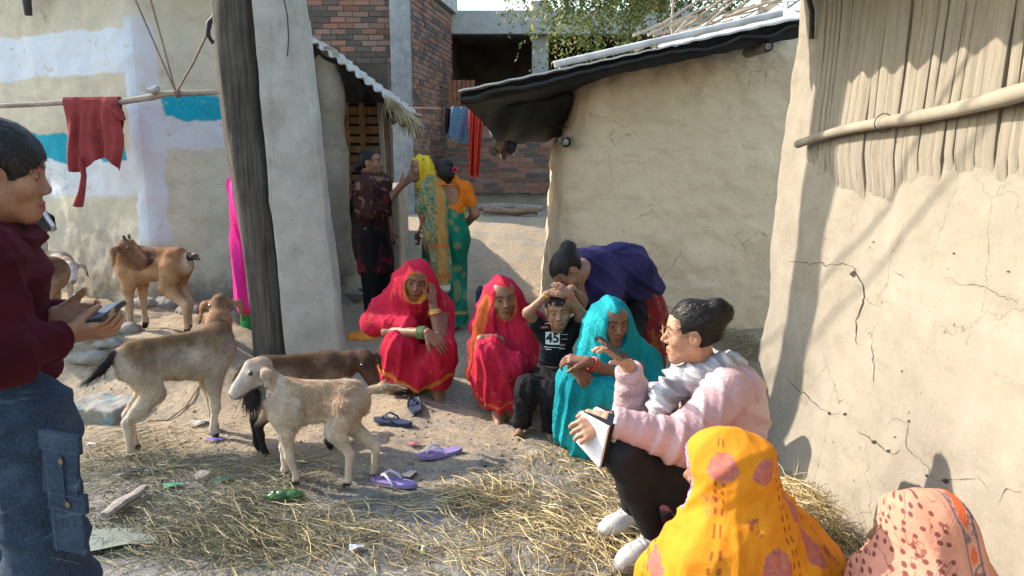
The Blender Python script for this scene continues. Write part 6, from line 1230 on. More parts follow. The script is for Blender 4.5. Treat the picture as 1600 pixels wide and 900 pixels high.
def boy():
    P = lambda px, py, yy: globals()['P'](px-17, py, yy)
    Y = 1.64; p = Person((P(40, 900, Y)[0], Y, 0), 'boy in maroon hooded sweatshirt and denim cargo jeans looking at a phone', (.21, .105, .062), h=.011, hf=.0026)
    hd = P(12, 272, Y); fw = unit(V(.88, .42, -.13)); up = unit(V(.12, .06, 1)); nk = P(-8, 362, Y); ch = P(12, 450, Y); pv = P(35, 640, Y); shR = P(6, 402, Y-.14); shL = P(10, 402, Y+.14); hipR = P(52, 655, Y-.075); hipL = P(35, 655, Y+.08)
    p.head(hd, fw, up, .96, neck=nk, neck_r=.045, gaze=(0, -.12), lid=.25, child=1.0, nose=.93)
    p.torso(pv+V(-.02, 0, 0), ch+V(-.02, 0, 0), nk, shL, shR, hipL, hipR, .72, fwd=(1, 0, 0))
    ebR = P(18, 560, Y-.20); wrR = P(120, 523, Y-.07); ebL = P(40, 540, Y+.16); wrL = P(104, 494, Y+.05)
    p.arm(shR, ebR, wrR, .92); p.arm(shL, ebL, wrL, .92)
    p.hand(wrR, V(.95, .05, .10), V(-.1, .6, .8), V(.1, -.2, 1), .82, curl=(.30, .55, .5), tcurl=.3, thdir=V(.75, .25, .65)); p.hand(wrL, V(.95, -.15, .0), V(.05, -.75, .5), V(.2, -.2, 1), .82, curl=(.25, .45, .4), tcurl=.3)
    knR = V(hipR[0]+.035, hipR[1]-.01, .46); knL = V(hipL[0]-.03, hipL[1]+.02, .46); anR = V(knR[0]-.03, knR[1], .075); anL = V(knL[0]-.05, knL[1], .075); p.leg(hipR, knR, anR, .92); p.leg(hipL, knL, anL, .92); p.foot(anR, V(1, -.15, 0), .9); p.foot(anL, V(1, .1, 0), .9); p.finish()
    H = p.H; sc = p.hs; hair_cap(p, [], line=-.046, wid=.068, grow=.011, h=.0036, amp=.0012, back=-.055, strands=6500, slen=.38)
    FL = m_fleece(); hw = P(40, 655, Y)
    bd = [('u', 0, rc(pv+V(-.02, 0, .06), ch+V(-.02, 0, 0), .102, .100, (V(0, 1, 0), .80))), ('u', .06, rc(pv+V(-.005, 0, -.20), pv+V(-.015, 0, .05), .122, .106, (V(0, 1, 0), .82))), ('u', .08, rc(ch+V(-.02, 0, 0), nk-V(0, 0, .03), .098, .07)), ('u', .07, rc(shL, shR, .068, .068))]
    b_ = p.shell('sweatshirt', bd, .007, (.08, .006, .014), FL, folds=(f_lin(V(.3, .1, 1), .075, .006), f_lin(V(1, .2, .4), .09, .006, 5)), thick=0, open_=(el(nk+V(.02, 0, .06), (.06, .06, .055)), half(V(0, 0, P(40, 662, 1.52)[2]), V(.05, 0, 1))))
    for sh, eb, wr in ((shR, ebR, wrR), (shL, ebL, wrL)):
        sl = [('u', 0, rc(sh, eb, .064, .056)), ('u', .05, rc(eb, lerp(eb, wr, .86), .057, .042)), ('u', .012, rc(lerp(eb, wr, .86), lerp(eb, wr, .99), .040, .038))]
        p.shell('sleeve', sl, .006, (.08, .006, .014), FL, folds=(f_lin(unit(eb-sh)+V(.2, .2, .1), .055, .007), f_lin(unit(wr-eb)+V(0, .3, .3), .05, .006, 7)), thick=0, open_=(half(lerp(eb, wr, 1.0), eb-wr),))
    hood = [('u', 0, rc(nk+V(.055, -.055, -.015), nk+V(-.02, -.085, .03), .034, .040)), ('u', .03, rc(nk+V(-.02, -.085, .03), nk+V(-.10, -.04, .03), .040, .05)), ('u', .03, rc(nk+V(-.10, -.05, .03), nk+V(-.10, .05, .03), .05, .05)), ('u', .03, rc(nk+V(.055, .055, -.015), nk+V(-.02, .085, .03), .034, .040)), ('u', .03, rc(nk+V(-.02, .085, .03), nk+V(-.10, .04, .03), .040, .05)), ('u', .03, rc(nk+V(.055, -.055, -.015), nk+V(.075, 0, -.035), .034, .032)), ('u', .03, rc(nk+V(.055, .055, -.015), nk+V(.075, 0, -.035), .034, .032)), ('u', .03, rc(nk+V(-.09, 0, 0), nk+V(-.13, 0, -.10), .07, .05))]
    p.shell('hood', hood, .006, (.08, .006, .014), FL, folds=(f_rad(nk, V(0, 0, 1), 9, .004, .05), f_lin(V(.2, .1, 1), .04, .005)), thick=0, open_=(el(nk+V(.0, 0, .05), (.055, .055, .06)),))
    DN = m_denim()
    jn = [('u', 0, rc(hipR, hipL, .098, .098)), ('u', .05, rc(hipR, knR, .098, .086)), ('u', .04, rc(hipL, knL, .098, .086)), ('u', .03, rc(knR, anR, .088, .075)), ('u', .03, rc(knL, anL, .088, .075)), ('u', .05, rc(pv, pv-V(0, 0, .02), .098, .098, (V(0, 1, 0), .9)))]
    jo = p.shell('jeans', jn, .0075, (.03, .05, .09), DN, folds=(f_lin(V(.35, .1, 1), .085, .007), f_rad(hipR, V(0, 1, .1), 9, .005, .15)), thick=0, open_=(half(V(0, 0, P(40, 570, 1.52)[2]), V(0, 0, -1)), half(V(0, 0, .06), V(0, 0, 1))))
    # cargo pockets, straps and studs on the near leg
    dv = unit(V(.25, 1, 0)); ex, ey = unit(V(1, -.25, 0)), V(0, 0, 1)
    def patch(px, py, w, h, th, name, mat, skew=0, parent=None):
        o = P(px, py, Y-.2); v, f = rect_grid(w, h, 10, 8); v = [(x+skew*y, y-.06*x) for x, y in v]; n = len(v); bv = drape(p.T, name, v, f, o, ex, ey, dv, jo, mat, th, parent or jo); m_ = bv.data; e = [x.co.copy() for x in m_.vertices]
        back = [tuple(np.array(x)+dv*(th+.004)) for x in e]; nx, ny = 11, 9; rim = [i*ny for i in range(nx)]+[(nx-1)*ny+j for j in range(1, ny)]+[i*ny+ny-1 for i in range(nx-2, -1, -1)]+[j for j in range(ny-2, 0, -1)]
        m_.clear_geometry(); m_.from_pydata([tuple(x) for x in e]+back, [], f+[(rim[i], rim[(i+1) % len(rim)], rim[(i+1) % len(rim)]+n, rim[i]+n) for i in range(len(rim))]); m_.update(); return bv
    patch(112, 735, .088, .105, .003, 'pocket', DN, .12); patch(112, 690, .100, .040, .006, 'pocket_flap', DN, .05); patch(124, 826, .082, .105, .003, 'pocket', DN, .02); patch(124, 782, .094, .042, .006, 'pocket_flap', DN, .05); patch(118, 750, .012, .115, .008, 'pocket_strap', DN, .02)
    ST = simple('pocket_stitching', (.075, .085, .10), .9)
    for px, py, w, h in ((112, 680, .092, .0012), (112, 702, .096, .0012), (124, 772, .088, .0012), (124, 795, .090, .0012), (96, 740, .0012, .08), (108, 830, .0012, .085), (124, 872, .07, .0012)):
        o = P(px, py, Y-.2); v, f = rect_grid(w, h, 8 if w > h else 1, 1 if w > h else 8); v = [(x, y-.06*x) for x, y in v]; drape(p.T, 'stitching', v, f, o, ex, ey, dv, jo, ST, .0095, jo)
    MT = NT('antique_stud').out((.25, .18, .11), .35, Metallic=.9)
    for px, py in ((129, 785), (118, 718)):
        o = P(px, py, Y-.2); v = [(.0065*math.cos(a), .0065*math.sin(a)) for a in np.linspace(0, 6.283, 13)[:-1]]; drape(p.T, 'stud', v, [tuple(range(12))], o, ex, ey, dv, jo, MT, .011, jo)
    a, b = P(152, 497, Y-.03), P(200, 484, Y-.07); ph = Thing('phone', (a+b)/2, 'dark mobile phone in the hands of the boy in maroon', 'phone'); d = unit(b-a); fr = Frame((a+b)/2, d, V(-.45, -.25, 1)); m = MB(); m.box((a+b)/2, (.036, .042, .0055), fr); m.on(ph, 'phone_body', NT('phone_case_black').out((.02, .022, .028), .35, spec=.4), smooth=False)
    m = MB(); m.box((a+b)/2+fr.v(0, 0, .0062), (.033, .039, .0006), fr); m.on(ph, 'screen', NT('bright_sky_glass').out((.10, .13, .18), .06, spec=.7), smooth=False)
boy()
# ================================================================ GOATS
def m_goat():
    t = NT('goat_skin'); c = t.attr('Col'); n = t.noise(45, 5, .7, t.map(scale=(1, 1, 1.8))); c = t.mix(1, c, t.ramp(n, [(.3, (.62, .62, .62)), (.7, (1.05, 1.05, 1.05))]), 'MULTIPLY'); return t.out(c, .9, t.bump(t.noise(150, 4, .7, t.map(scale=(1.6, 1, .6))), .6, .006), .15)
GSK = m_goat(); _t = NT('goat_hair'); GHAIR = _t.out(_t.attr('Col'), .75, spec=.25); HOOF = simple('hoof_horn', (.03, .024, .02), .6); HORN = simple('goat_horn', (.06, .05, .042), .65)
class Goat:
    def __init__(s, base, F, hs, label, head_base, head_dir, colf, legs=None, horn=0, ear=1.0, tail=(-.25, .0, .10), beard=False, name='goat', hair=.022, nh=9000, bony=1.0, neckr=1.0, h=.0085, headup=(0, 0, 1)):
        base = np.asarray(base, float); F = unit(V(F[0], F[1], 0)); Rr = V(F[1], -F[0], 0); s.T = Thing('goat', base, label, 'goat', 'goats in the yard'); W = lambda f, sd, z: base+(F*f+Rr*sd+V(0, 0, z))*hs; L = legs or {}; k = hs
        it = [('u', 0, el(W(.22, 0, .73), V(.155, .21, .205)*k, Frame((0, 0, 0), F, (0, 0, 1)))), ('u', .10*k, rc(W(.16, 0, .70), W(-.26, 0, .735), .170*k, .140*k, (Rr, 1.10))), ('u', .10*k, el(W(-.37, 0, .77), V(.135, .17, .165)*k, Frame((0, 0, 0), F, (0, 0, 1)))), ('u', .08*k, rc(W(.24, 0, .90), W(-.40, 0, .90), .060*k, .055*k)), ('u', .05*k, rc(W(-.33, -.085, .875), W(-.33, .085, .875), .045*k, .045*k))]
        hb = np.asarray(head_base, float); hd = unit(head_dir); H = Frame(hb, hd, headup); s.H = H
        nb = W(.30, 0, .80); mid = lerp(nb, hb, .5)+V(0, 0, .02*k); it += [('u', .09*k, rc(nb, mid, .145*k*neckr, .105*k*neckr)), ('u', .04*k, rc(mid, hb, .105*k*neckr, .080*k))]
        hk = .58*(.5+.5*k/.58)/.58*.58; q = lambda x, y, z: H.p(x*hk, y*hk, z*hk)
        it += [('u', .03*k, el(q(0, .02, .02), V(.080, .12, .098)*hk, H)), ('u', .04*k, rc(q(0, .06, .005), q(0, .265, -.055), .078*hk, .050*hk)), ('u', .03*k, rc(q(0, .02, -.055), q(0, .24, -.085), .055*hk, .036*hk)), ('u', .015*k, rc(q(0, .05, .085), q(0, .24, -.02), .042*hk, .034*hk))]
        for sg in (-1, 1):
            it += [('u', .02*k, el(q(sg*.062, .085, .042), V(.026, .032, .024)*hk, H)), ('s', .008, el(q(sg*.024, .312, -.05), V(.010, .012, .007)*hk, H))]
            e0 = q(sg*.078, -.01, .035); e1 = e0+(H.v(sg*.085, -.02, 0)-V(0, 0, .045))*hk*ear; e2 = e1+(H.v(sg*.035, .0, 0)-V(0, 0, .155))*hk*ear; fl = unit(np.cross(e2-e0, H.v(0, 1, 0))); it += [('u', .015*k, rc(e0, e1, .030*hk, .046*hk, (fl, 2.6))), ('u', .015*k, rc(e1, e2, .046*hk, .024*hk, (fl, 2.6)))]
        s.hoofs = []
        for nm, sg in (('fl', -1), ('fr', 1), ('hl', -1), ('hr', 1)):
            df = L.get(nm, (0, 0)); sw, bend = df[0], df[1]
            if nm[0] == 'f':
                pts = [W(.25, sg*.085, .66), W(.215+sw*.1, sg*.105, .50), W(.235+sw*.5+bend, sg*.095, .275), W(.225+sw*.95, sg*.09, .085), W(.245+sw, sg*.09, .03)]; rr = [.105, .066, .042, .029, .033]
            else:
                pts = [W(-.36, sg*.075, .74), W(-.265+sw*.25, sg*.105, .52), W(-.455+sw*.75+bend, sg*.095, .315), W(-.435+sw*.95, sg*.09, .085), W(-.415+sw, sg*.09, .03)]; rr = [.135, .090, .040, .029, .033]
            g = gz(pts[-1][0], pts[-1][1])-base[2]; pts[-1] = pts[-1]+V(0, 0, g); pts[-2] = pts[-2]+V(0, 0, g); it += chain(pts, [r*k for r in rr], .028*k); s.hoofs.append(pts[-1])
        t0 = W(-.53, 0, .865); t1 = t0+(F*tail[0]*.5+Rr*tail[1]*.5+V(0, 0, tail[2]*.7+.02))*k; t2 = t0+(F*tail[0]+Rr*tail[1]+V(0, 0, tail[2]))*k; it += [('u', .03*k, rc(W(-.48, 0, .86), t0, .05*k, .036*k)), ('u', .02*k, rc(t0, t1, .036*k, .034*k)), ('u', .02*k, rc(t1, t2, .034*k, .012*k))]
        f = field(it); lo, hi = bounds(it); v, qd = surf(f, lo, hi, h)
        n = vnormals(v, qd); loc = (v-base)/k; x, y, z = loc@F, loc@Rr, loc[:, 2]
        rib = np.sin(x*46+z*6)*sstep(.26, .10, np.abs(x-.02))*sstep(.50, .62, z)*sstep(.86, .78, z); v = v+n*(.0022*bony*rib+.0035*fbm(v*16, 2, 5))[:, None]
        hl = H.loc(v)/hk; inhead = np.linalg.norm(v-q(0, .11, 0), axis=1) < .23*hk; tl = dseg(v, t0, t2) < .05*k
        earm = np.zeros(len(v), bool)
        C = colf(x, y, z, hl, inhead, tl, v)
        C = np.where((z-(0))[:, None] < .045, V(.03, .024, .02), C) if True else C
        ns = inhead & (hl[:, 1] > .30); C[ns] = C[ns]*.4+V(.05, .03, .028)*.6
        C = np.clip(C*(1+.22*fbm(v*13, 3, 8))[:, None], .004, 1); s.T.mesh('body', v, qd, GSK, attrs={'Col': ('FLOAT_COLOR', C)})
        for sg in (-1, 1):
            c = q(sg*.078, .085, .046); m = MB(); us = [(math.cos(a)*math.cos(b), math.sin(a)*math.cos(b), math.sin(b)) for b in np.linspace(-1.57, 1.57, 7) for a in np.linspace(0, 6.283, 11)[:-1]]
            m.add([c+V(*u)*.020*hk for u in us], [(i*10+j, i*10+(j+1) % 10, (i+1)*10+(j+1) % 10, (i+1)*10+j) for i in range(6) for j in range(10)]); m.on(s.T, 'eye', NT('goat_eye').out((.03, .018, .008), .12, spec=.6) if 'goat_eye' not in bpy.data.materials else bpy.data.materials['goat_eye'])
            if horn: m = MB(); b0 = q(sg*.035, .0, .10); m.tube([b0, b0+H.v(sg*.01, -.03, .05)*hk, b0+H.v(sg*.02, -.08, .09)*hk*horn], [.020*hk, .015*hk, .004*hk], 8); m.on(s.T, 'horn', HORN)
        # coat
        r = np.random.default_rng(5); i = r.integers(0, len(v), nh); hn = n[i]; flow = np.tile(-F*.8+V(0, 0, -.75), (nh, 1)); flow[inhead[i]] = -hd*.8+V(0, 0, -.2); lg = z[i] < .42; flow[lg] = V(0, 0, -1); flow[tl[i]] = unit(t2-t0)
        flow = flow-hn*(flow*hn).sum(1)[:, None]; d = flow/(np.linalg.norm(flow, axis=1)[:, None]+1e-6)+hn*r.uniform(.12, .5, nh)[:, None]+r.normal(0, .16, (nh, 3)); d /= np.linalg.norm(d, axis=1)[:, None]
        Ln = hair*r.uniform(.5, 1.3, nh)*np.where(lg | inhead[i], .5, 1)*np.where(tl[i], 2.2, 1); sd = np.cross(d, hn); sd /= np.linalg.norm(sd, axis=1)[:, None]+1e-6; p0 = v[i]-hn*.002; wd = .0016
        tri = np.stack([p0-sd*wd, p0+sd*wd, p0+d*Ln[:, None]], 1).reshape(-1, 3); cc = np.repeat(np.clip(C[i]*r.uniform(.6, 1.22, (nh, 1)), 0, 1), 3, axis=0)
        if beard:
            nbh = 1000; b0 = q(0, .15, -.11)+r.normal(0, .020*hk, (nbh, 3)); d = V(0, 0, -1)+r.normal(0, .18, (nbh, 3)); sd = np.cross(d, V(0, 1, 0)); L2 = r.uniform(.05, .11, (nbh, 1)); tri = np.concatenate([tri, np.stack([b0-sd*.0016, b0+sd*.0016, b0+d*L2], 1).reshape(-1, 3)]); cc = np.concatenate([cc, np.tile(V(.02, .016, .014), (nbh*3, 1))])
        s.T.mesh('coat', tri, np.arange(len(tri)).reshape(-1, 3), GHAIR, attrs={'Col': ('FLOAT_COLOR', cc)}, kind='stuff')
def mixc(a, b, m): return lerp(np.asarray(a), np.asarray(b), np.asarray(m)[:, None])
def cream(x, y, z, hl, ih, tl, v):
    C = mixc((.54, .43, .32), (.36, .235, .14), sstep(-.15, .25, fbm(v*5, 3, 2)+.9*(z-.80))); C = mixc(C, (.58, .48, .37), sstep(.62, .45, z)*.6); C = mixc(C, (.27, .165, .095), sstep(.28, .45, x)*sstep(.5, .7, z)*.75); C = mixc(C, (.30, .19, .11), sstep(-.30, -.5, x)*sstep(.45, .6, z)*.6)
    C[ih] = mixc((.50, .43, .37), (.34, .23, .15), sstep(.14, .0, hl[:, 1])[ih]*.8); ck = ih & (hl[:, 2] < -.085) & (hl[:, 1] > .02); C[ck] = C[ck]*.35; return C
def tan(x, y, z, hl, ih, tl, v):
    C = mixc((.42, .33, .235), (.16, .09, .042), sstep(.72, .92, z+.12*fbm(v*7, 3, 4))); C = mixc(C, (.52, .43, .33), sstep(.55, .35, z)*.85); C = mixc(C, (.46, .37, .27), sstep(-.40, -.50, x)*sstep(.95, .85, z)*.7); C = mixc(C, (.56, .46, .34), sstep(.2, .36, x)*sstep(.95, .8, z)*.5); C[ih] = mixc((.30, .15, .07), (.14, .07, .035), sstep(.0, .12, hl[:, 2])[ih]); C[tl] = V(.02, .016, .014); return C
def dbrown(x, y, z, hl, ih, tl, v):
    C = mixc((.26, .165, .10), (.085, .045, .024), sstep(.72, .90, z+.10*fbm(v*7, 3, 4))); C = mixc(C, (.30, .22, .15), sstep(.70, .55, z)*.5); C = mixc(C, (.018, .014, .012), sstep(.42, .30, z)); C[ih] = mixc((.13, .06, .035), (.07, .035, .022), sstep(-.05, .08, hl[:, 2])[ih]); return C
def redbrown(x, y, z, hl, ih, tl, v):
    C = mixc((.36, .20, .10), (.22, .10, .045), sstep(.60, .90, z+.12*fbm(v*6, 3, 4))); C = mixc(C, (.44, .30, .19), sstep(.50, .30, z)*.8); C = mixc(C, (.55, .40, .28), sstep(-.46, -.53, x)*sstep(.55, .7, z)); C[ih] = mixc((.24, .11, .055), (.05, .03, .02), sstep(.02, .05, np.abs(hl[:, 0]))[ih]*.5); C[tl] = V(.03, .02, .016); return C
def blackwhite(x, y, z, hl, ih, tl, v):
    C = mixc((.018, .017, .018), (.55, .54, .52), sstep(.1, .3, fbm(v*5, 2, 6))); C[ih] = mixc((.55, .54, .52), (.02, .02, .02), sstep(.0, .02, np.abs(hl[:, 0])-.02)[ih]); return C
def gbase(px, py, Y): q = P(px, py, Y); return V(q[0], q[1], gz(q[0], q[1]))
Goat(gbase(492, 760, 3.14), (-1, .06), .50, 'cream goat with dark beard walking past the flip-flops, nearest goat', P(408, 578, 3.13), unit(V(-.75, -.42, -.42)), cream, legs={'fl': (-.10, 0), 'fr': (.08, .03), 'hl': (.10, .02), 'hr': (-.10, -.02)}, beard=True, tail=(-.26, .0, .03), neckr=.85, hair=.026, nh=17000)
Goat(gbase(296, 690, 3.66), (.74, .67), .60, 'tan goat with dark brown back standing behind the boy, rump to camera', P(345, 476, 4.0), unit(V(.22, -.85, -.40)), tan, legs={'fl': (.02, 0), 'fr': (-.05, 0), 'hl': (.02, 0), 'hr': (-.06, 0)}, tail=(-.20, .05, -.16), hair=.03, nh=15000)
Goat(gbase(482, 720, 3.50), (.97, .20), .52, 'dark brown goat with black lower legs behind the cream goat', P(568, 563, 3.55), unit(V(.55, -.55, -.55)), dbrown, legs={'fl': (.05, 0), 'fr': (-.03, 0), 'hl': (-.05, 0), 'hr': (.04, 0)}, hair=.022, tail=(-.09, 0, -.10))
Goat(gbase(243, 515, 5.0), (-.93, .22), .60, 'reddish brown goat turning its head back on the raised ground', P(196, 388, 4.90), unit(V(.93, -.18, -.34)), redbrown, legs={'fl': (.03, 0), 'fr': (-.03, 0), 'hl': (-.06, 0), 'hr': (.05, 0)}, horn=.5, tail=(-.20, -.1, -.02), hair=.014, nh=8000, neckr=.8)
Goat(gbase(60, 560, 4.9), (.9, .25), .55, 'brown goat with black foreleg half hidden behind the boy', P(20, 450, 4.9), unit(V(-.3, -.8, -.4)), dbrown, hair=.016, nh=6000)
Goat(gbase(92, 480, 5.75), (.8, -.5), .46, 'small cream faced goat resting by the painted wall', P(112, 418, 5.55), unit(V(.45, -.75, -.40)), cream, hair=.014, nh=5000)
Goat(gbase(28, 480, 5.9), (.95, -.1), .66, 'black and white goat beside the boy\'s face at the painted wall', P(62, 340, 5.8), unit(V(.85, -.45, -.25)), blackwhite, hair=.014, nh=5000)
# ================================================================ THINGS IN THE YARD
ROPE = simple('jute_rope', (.16, .10, .075), .9, .3, 40); REDC = m_attr('faded_red_cloth', .9, .45)
def cloth_panel(T, name, fn, nu, nv, mat, thick=.006, col=None, parent=None):
    m = MB(); m.grid(fn, nu, nv, thick); return m.on(T, name, mat, parent)
def fabric(name, a, b, sc=9, extra=None):
    t = NT(name); c = t.ramp(t.noise(sc, 5, .6), [(.3, a), (.7, b)])
    if extra: c = extra(t, c)
    return t.out(c, .9, t.bump(t.math('ADD', t.noise(20, 4, .6, dist=.8), t.math('MULTIPLY', t.noise(220, 2), .2)), .5, .012), .15)
# hanging bamboo pole with ropes
pp = [P(-60, 168, 5.62), P(40, 164, 5.62), P(105, 160, 5.6), P(150, 159, 5.58), P(190, 159, 5.56), P(236, 152, 5.54), P(262, 146, 5.52), P(300, 146, 5.50), P(365, 142, 5.48)]
HP = Thing('hanging_pole', pp[4], 'bare wooden drying pole slung on ropes before the painted house', 'pole'); m = MB(); m.tube(pp, [.018, .018, .02, .022, .022, .024, .022, .021, .02], 10); m.on(HP, 'bamboo', m_wood('dry_pole_wood', (.16, .13, .10), (.38, .33, .27), (8, 40, 40)))
k0 = P(277, 146, 5.49)
for top in (P(203, -20, 5.75), P(230, -20, 5.75), P(334, 30, 5.35), P(330, 40, 5.33)):
    m = MB(); m.tube([k0+V(0, -.02, 0), lerp(k0, top, .5)+V(0, 0, -.01), top], .007, 6); m.on(HP, 'rope', ROPE)
m = MB(); m.tube([k0+V(.012*(i-12)/12, .026*math.cos(i), .026*math.sin(i)) for i in range(25)], .007, 6); m.on(HP, 'knot', ROPE)
m = MB(); m.tube([P(338, 22, 5.28), P(326, 36, 5.26), P(325, 55, 5.26), P(332, 66, 5.27), P(340, 60, 5.30)], .016, 8); m.on(HP, 'rubber_strap', BLK)
# bird-like cloth knot on the pole near the corner
m = MB(); c = P(241, 141, 5.5); m.tube([c+V(-.05, 0, .0), c+V(-.015, 0, -.005), c+V(.02, 0, .01), c+V(.03, 0, .03)], [.014, .024, .028, .012], 8); m.on(HP, 'rag_knot', simple('grey_rag', (.25, .25, .26), .9))
# red shirt on the pole
SH = Thing('red_shirt', P(145, 158, 5.57), 'faded red shirt draped over the hanging pole, one sleeve dangling', 'shirt')
RS = fabric('faded_red_cotton', (.17, .026, .028), (.25, .046, .043)); a0, a1 = P(101, 158, 5.6), P(188, 157, 5.56)
def shirt(u, v):
    p = lerp(a0, a1, u); s_ = (v-.42)*1.02; side = 1 if s_ > 0 else -1; d = abs(s_); rr = .028
    if d < .045: an = s_/.045*1.45; off = V(0, -math.sin(an)*rr, math.cos(an)*rr-.0)
    else: off = V(0, -side*(rr+.01*math.sin(u*9)), -(d-.045)*(.85+.10*math.sin(u*6.2+1) if side > 0 else .55))
    fold = .020*math.sin(u*17+d*3)+.012*math.sin(u*31+2+d*8); w = min(1, d*3); q = p+off+V(0, -side*fold*w, 0); q[0] += (-.04*(u-.5))*d*2+.02*math.sin(d*9+u*5)*w; return q
cloth_panel(SH, 'shirt_body', shirt, 44, 40, RS)
m = MB(); s0 = P(127, 245, 5.54); pts = [s0, P(131, 275, 5.53), P(128, 298, 5.53), P(122, 322, 5.53)]; m.tube(pts, [.034, .032, .040, .058], 14, flat=.45); m.on(SH, 'sleeve', RS)
m = MB(); s0 = P(178, 165, 5.53); m.tube([s0, P(186, 176, 5.52), P(192, 188, 5.52)], [.05, .045, .03], 12, flat=.4); m.on(SH, 'collar_flap', RS)
# ---- washing by the middle house
CLT = Thing('clothesline', P(780, 180, 7.3), 'thin cord with washing strung under the low eave of the middle house', 'cord'); m = MB(); m.tube([P(640, 168, 8.6), P(700, 170, 7.6), P(745, 170, 7.35), P(800, 196, 7.3), P(895, 200, 6.4)], .004, 5); m.on(CLT, 'cord', ROPE)
def hang(name, label, cat, tl, tr, drop, mat, folds=14, taper=.0, sag=0, nu=26, nv=24, seed=0, skew=0):
    T = Thing(name, (tl+tr)/2-V(0, 0, drop), label, cat)
    def fn(u, v): p = lerp(tl, tr, .5+(u-.5)*(1-taper*v)); return p+V(skew*v, -.03*math.sin(u*folds+seed+v)*(.3+v)-.015*math.sin(u*folds*2.3+v*4), -drop*v*(1+sag*math.sin(u*3.1))-.01*math.sin(u*20)*v)
    cloth_panel(T, 'cloth', fn, nu, nv, mat); return T
def zig(t, c): s = t.sep(t.tc()); z = t.math('SINE', t.math('MULTIPLY', t.math('ADD', t.math('PINGPONG', t.math('MULTIPLY', s[0], 1.0), .045), s[2]), 190)); return t.mix(t.math('MULTIPLY', t.step(z, .3, .2), .7), c, (.16, .26, .33))
hang('blue_cloth', 'blue zigzag patterned cloth hanging on the line', 'cloth', P(706, 166, 7.45), P(738, 168, 7.4), .27, fabric('blue_zigzag_cloth', (.05, .12, .19), (.09, .18, .26), extra=zig), 6, -.35, .3)
hang('dark_cloth', 'dark maroon cloth hanging beside the blue cloth', 'cloth', P(695, 168, 7.6), P(708, 168, 7.6), .26, fabric('dark_maroon_cloth', (.03, .014, .02), (.08, .03, .045)), 9)
hang('red_cloth', 'bright red cloth hanging down on the line', 'cloth', P(733, 170, 7.3), P(756, 172, 7.3), .62, fabric('bright_red_cloth', (.50, .035, .02), (.62, .07, .04), 30), 12, .35, .06, skew=-.03)
BN = Thing('rag_bundle', P(785, 225, 7.25), 'bundle of brown and white rags and plastic hanging from the low eave', 'bundle')
for i, (px, py, r_, colr) in enumerate(((769, 208, .035, (.55, .53, .5)), (781, 222, .085, (.16, .10, .055)), (797, 226, .07, (.03, .03, .035)), (788, 238, .05, (.10, .06, .035)), (772, 232, .05, (.12, .08, .05)), (801, 236, .03, (.5, .5, .5)), (783, 243, .02, (.6, .55, .5)))):
    c = P(px, py, 7.2); g = el(c, V(r_*.8, r_*.7, r_*1.3)); v, q = surf(lambda Q: g(Q)-.35*r_*fbm(Q*V(40, 40, 14), 3, i), c-r_*2, c+r_*2, r_/7); BN.mesh('rag', v, q, simple('rag_%d' % i, colr, .6, .3, 30))
m = MB(); m.tube([P(785, 170, 7.3), P(785, 215, 7.2)], .005, 5); m.on(BN, 'string', ROPE)
# ---- log, basin, orange cloth, blue can, block
q = GP(798, 337); LG = Thing('log', q, 'old split log lying before the low brick wall', 'log'); m = MB(); a, b_ = q+V(-.42, .05, .08), q+V(.42, -.05, .07); n = 12
m.tube([lerp(a, b_, t)+V(0, 0, .012*math.sin(t*9)) for t in np.linspace(0, 1, n)], [.05+.02*math.sin(t*7)**2+.01 for t in np.linspace(0, 1, n)], 9, flat=.8); m.on(LG, 'wood', m_wood('log_wood', (.12, .075, .045), (.30, .21, .14), (5, 40, 40)))
m = MB(); m.tube([q+V(-.75, .3, .10), q+V(-.1, .25, .13), q+V(.5, .2, .10)], [.05, .06, .045], 8); m.on(LG, 'second_stick', WOODG)
q = GP(553, 470); BW = Thing('steel_basin', q, 'round steel basin on the ground behind the women', 'basin'); prof = [(.06, .004), (.11, .008), (.145, .045), (.155, .085), (.165, .09), (.16, .094), (.148, .085), (.138, .048), (.10, .014), (.005, .012)]; n = 36; m = MB()
m.add([q+V(r_*math.cos(2*math.pi*k/n), r_*math.sin(2*math.pi*k/n), z) for r_, z in prof for k in range(n)], [(i*n+k, i*n+(k+1) % n, (i+1)*n+(k+1) % n, (i+1)*n+k) for i in range(len(prof)-1) for k in range(n)]); m.on(BW, 'bowl', NT('dull_steel').out((.45, .45, .46), .3, Metallic=.9))
def heap(name, label, cat, c, r3, mat, amp=.35, h=.008, fs=V(16, 16, 16), seed=1, part='cloth'):
    T = Thing(name, c, label, cat); r3 = np.asarray(r3, float); g = el(c+V(0, 0, r3[2]*.35), r3); f = lambda Q: np.maximum(g(Q)-amp*r3.min()*fbm(Q*fs, 3, seed), -(Q[:, 2]-c[2]+.005)); v, q_ = surf(f, c-r3*1.8, c+r3*1.8, h); T.mesh(part, v, q_, mat); return T
heap('orange_cloth', 'crumpled orange cloth on the ground beside the squatting woman in red', 'cloth', GP(566, 530), (.12, .09, .05), fabric('orange_cloth', (.55, .17, .02), (.68, .26, .04)))
q = GP(752, 478); BC = Thing('water_can', q, 'small blue plastic water can half hidden behind the veiled woman', 'can'); m = MB(); m.box(q+V(0, .1, .07), (.055, .04, .07)); m.tube([q+V(0, .1, .14), q+V(0, .1, .165)], [.022, .02], 10); m.on(BC, 'can_body', simple('blue_plastic', (.04, .09, .18), .4, .1)); m = MB(); m.tube([q+V(-.04, .1, .14), q+V(-.02, .1, .175), q+V(.03, .1, .175), q+V(.045, .1, .14)], .008, 8); m.on(BC, 'handle', simple('blue_plastic_handle', (.03, .07, .15), .4))
q = GP(148, 655); BKc = Thing('concrete_block', q, 'weathered concrete slab with turquoise paint traces near the boy', 'block')
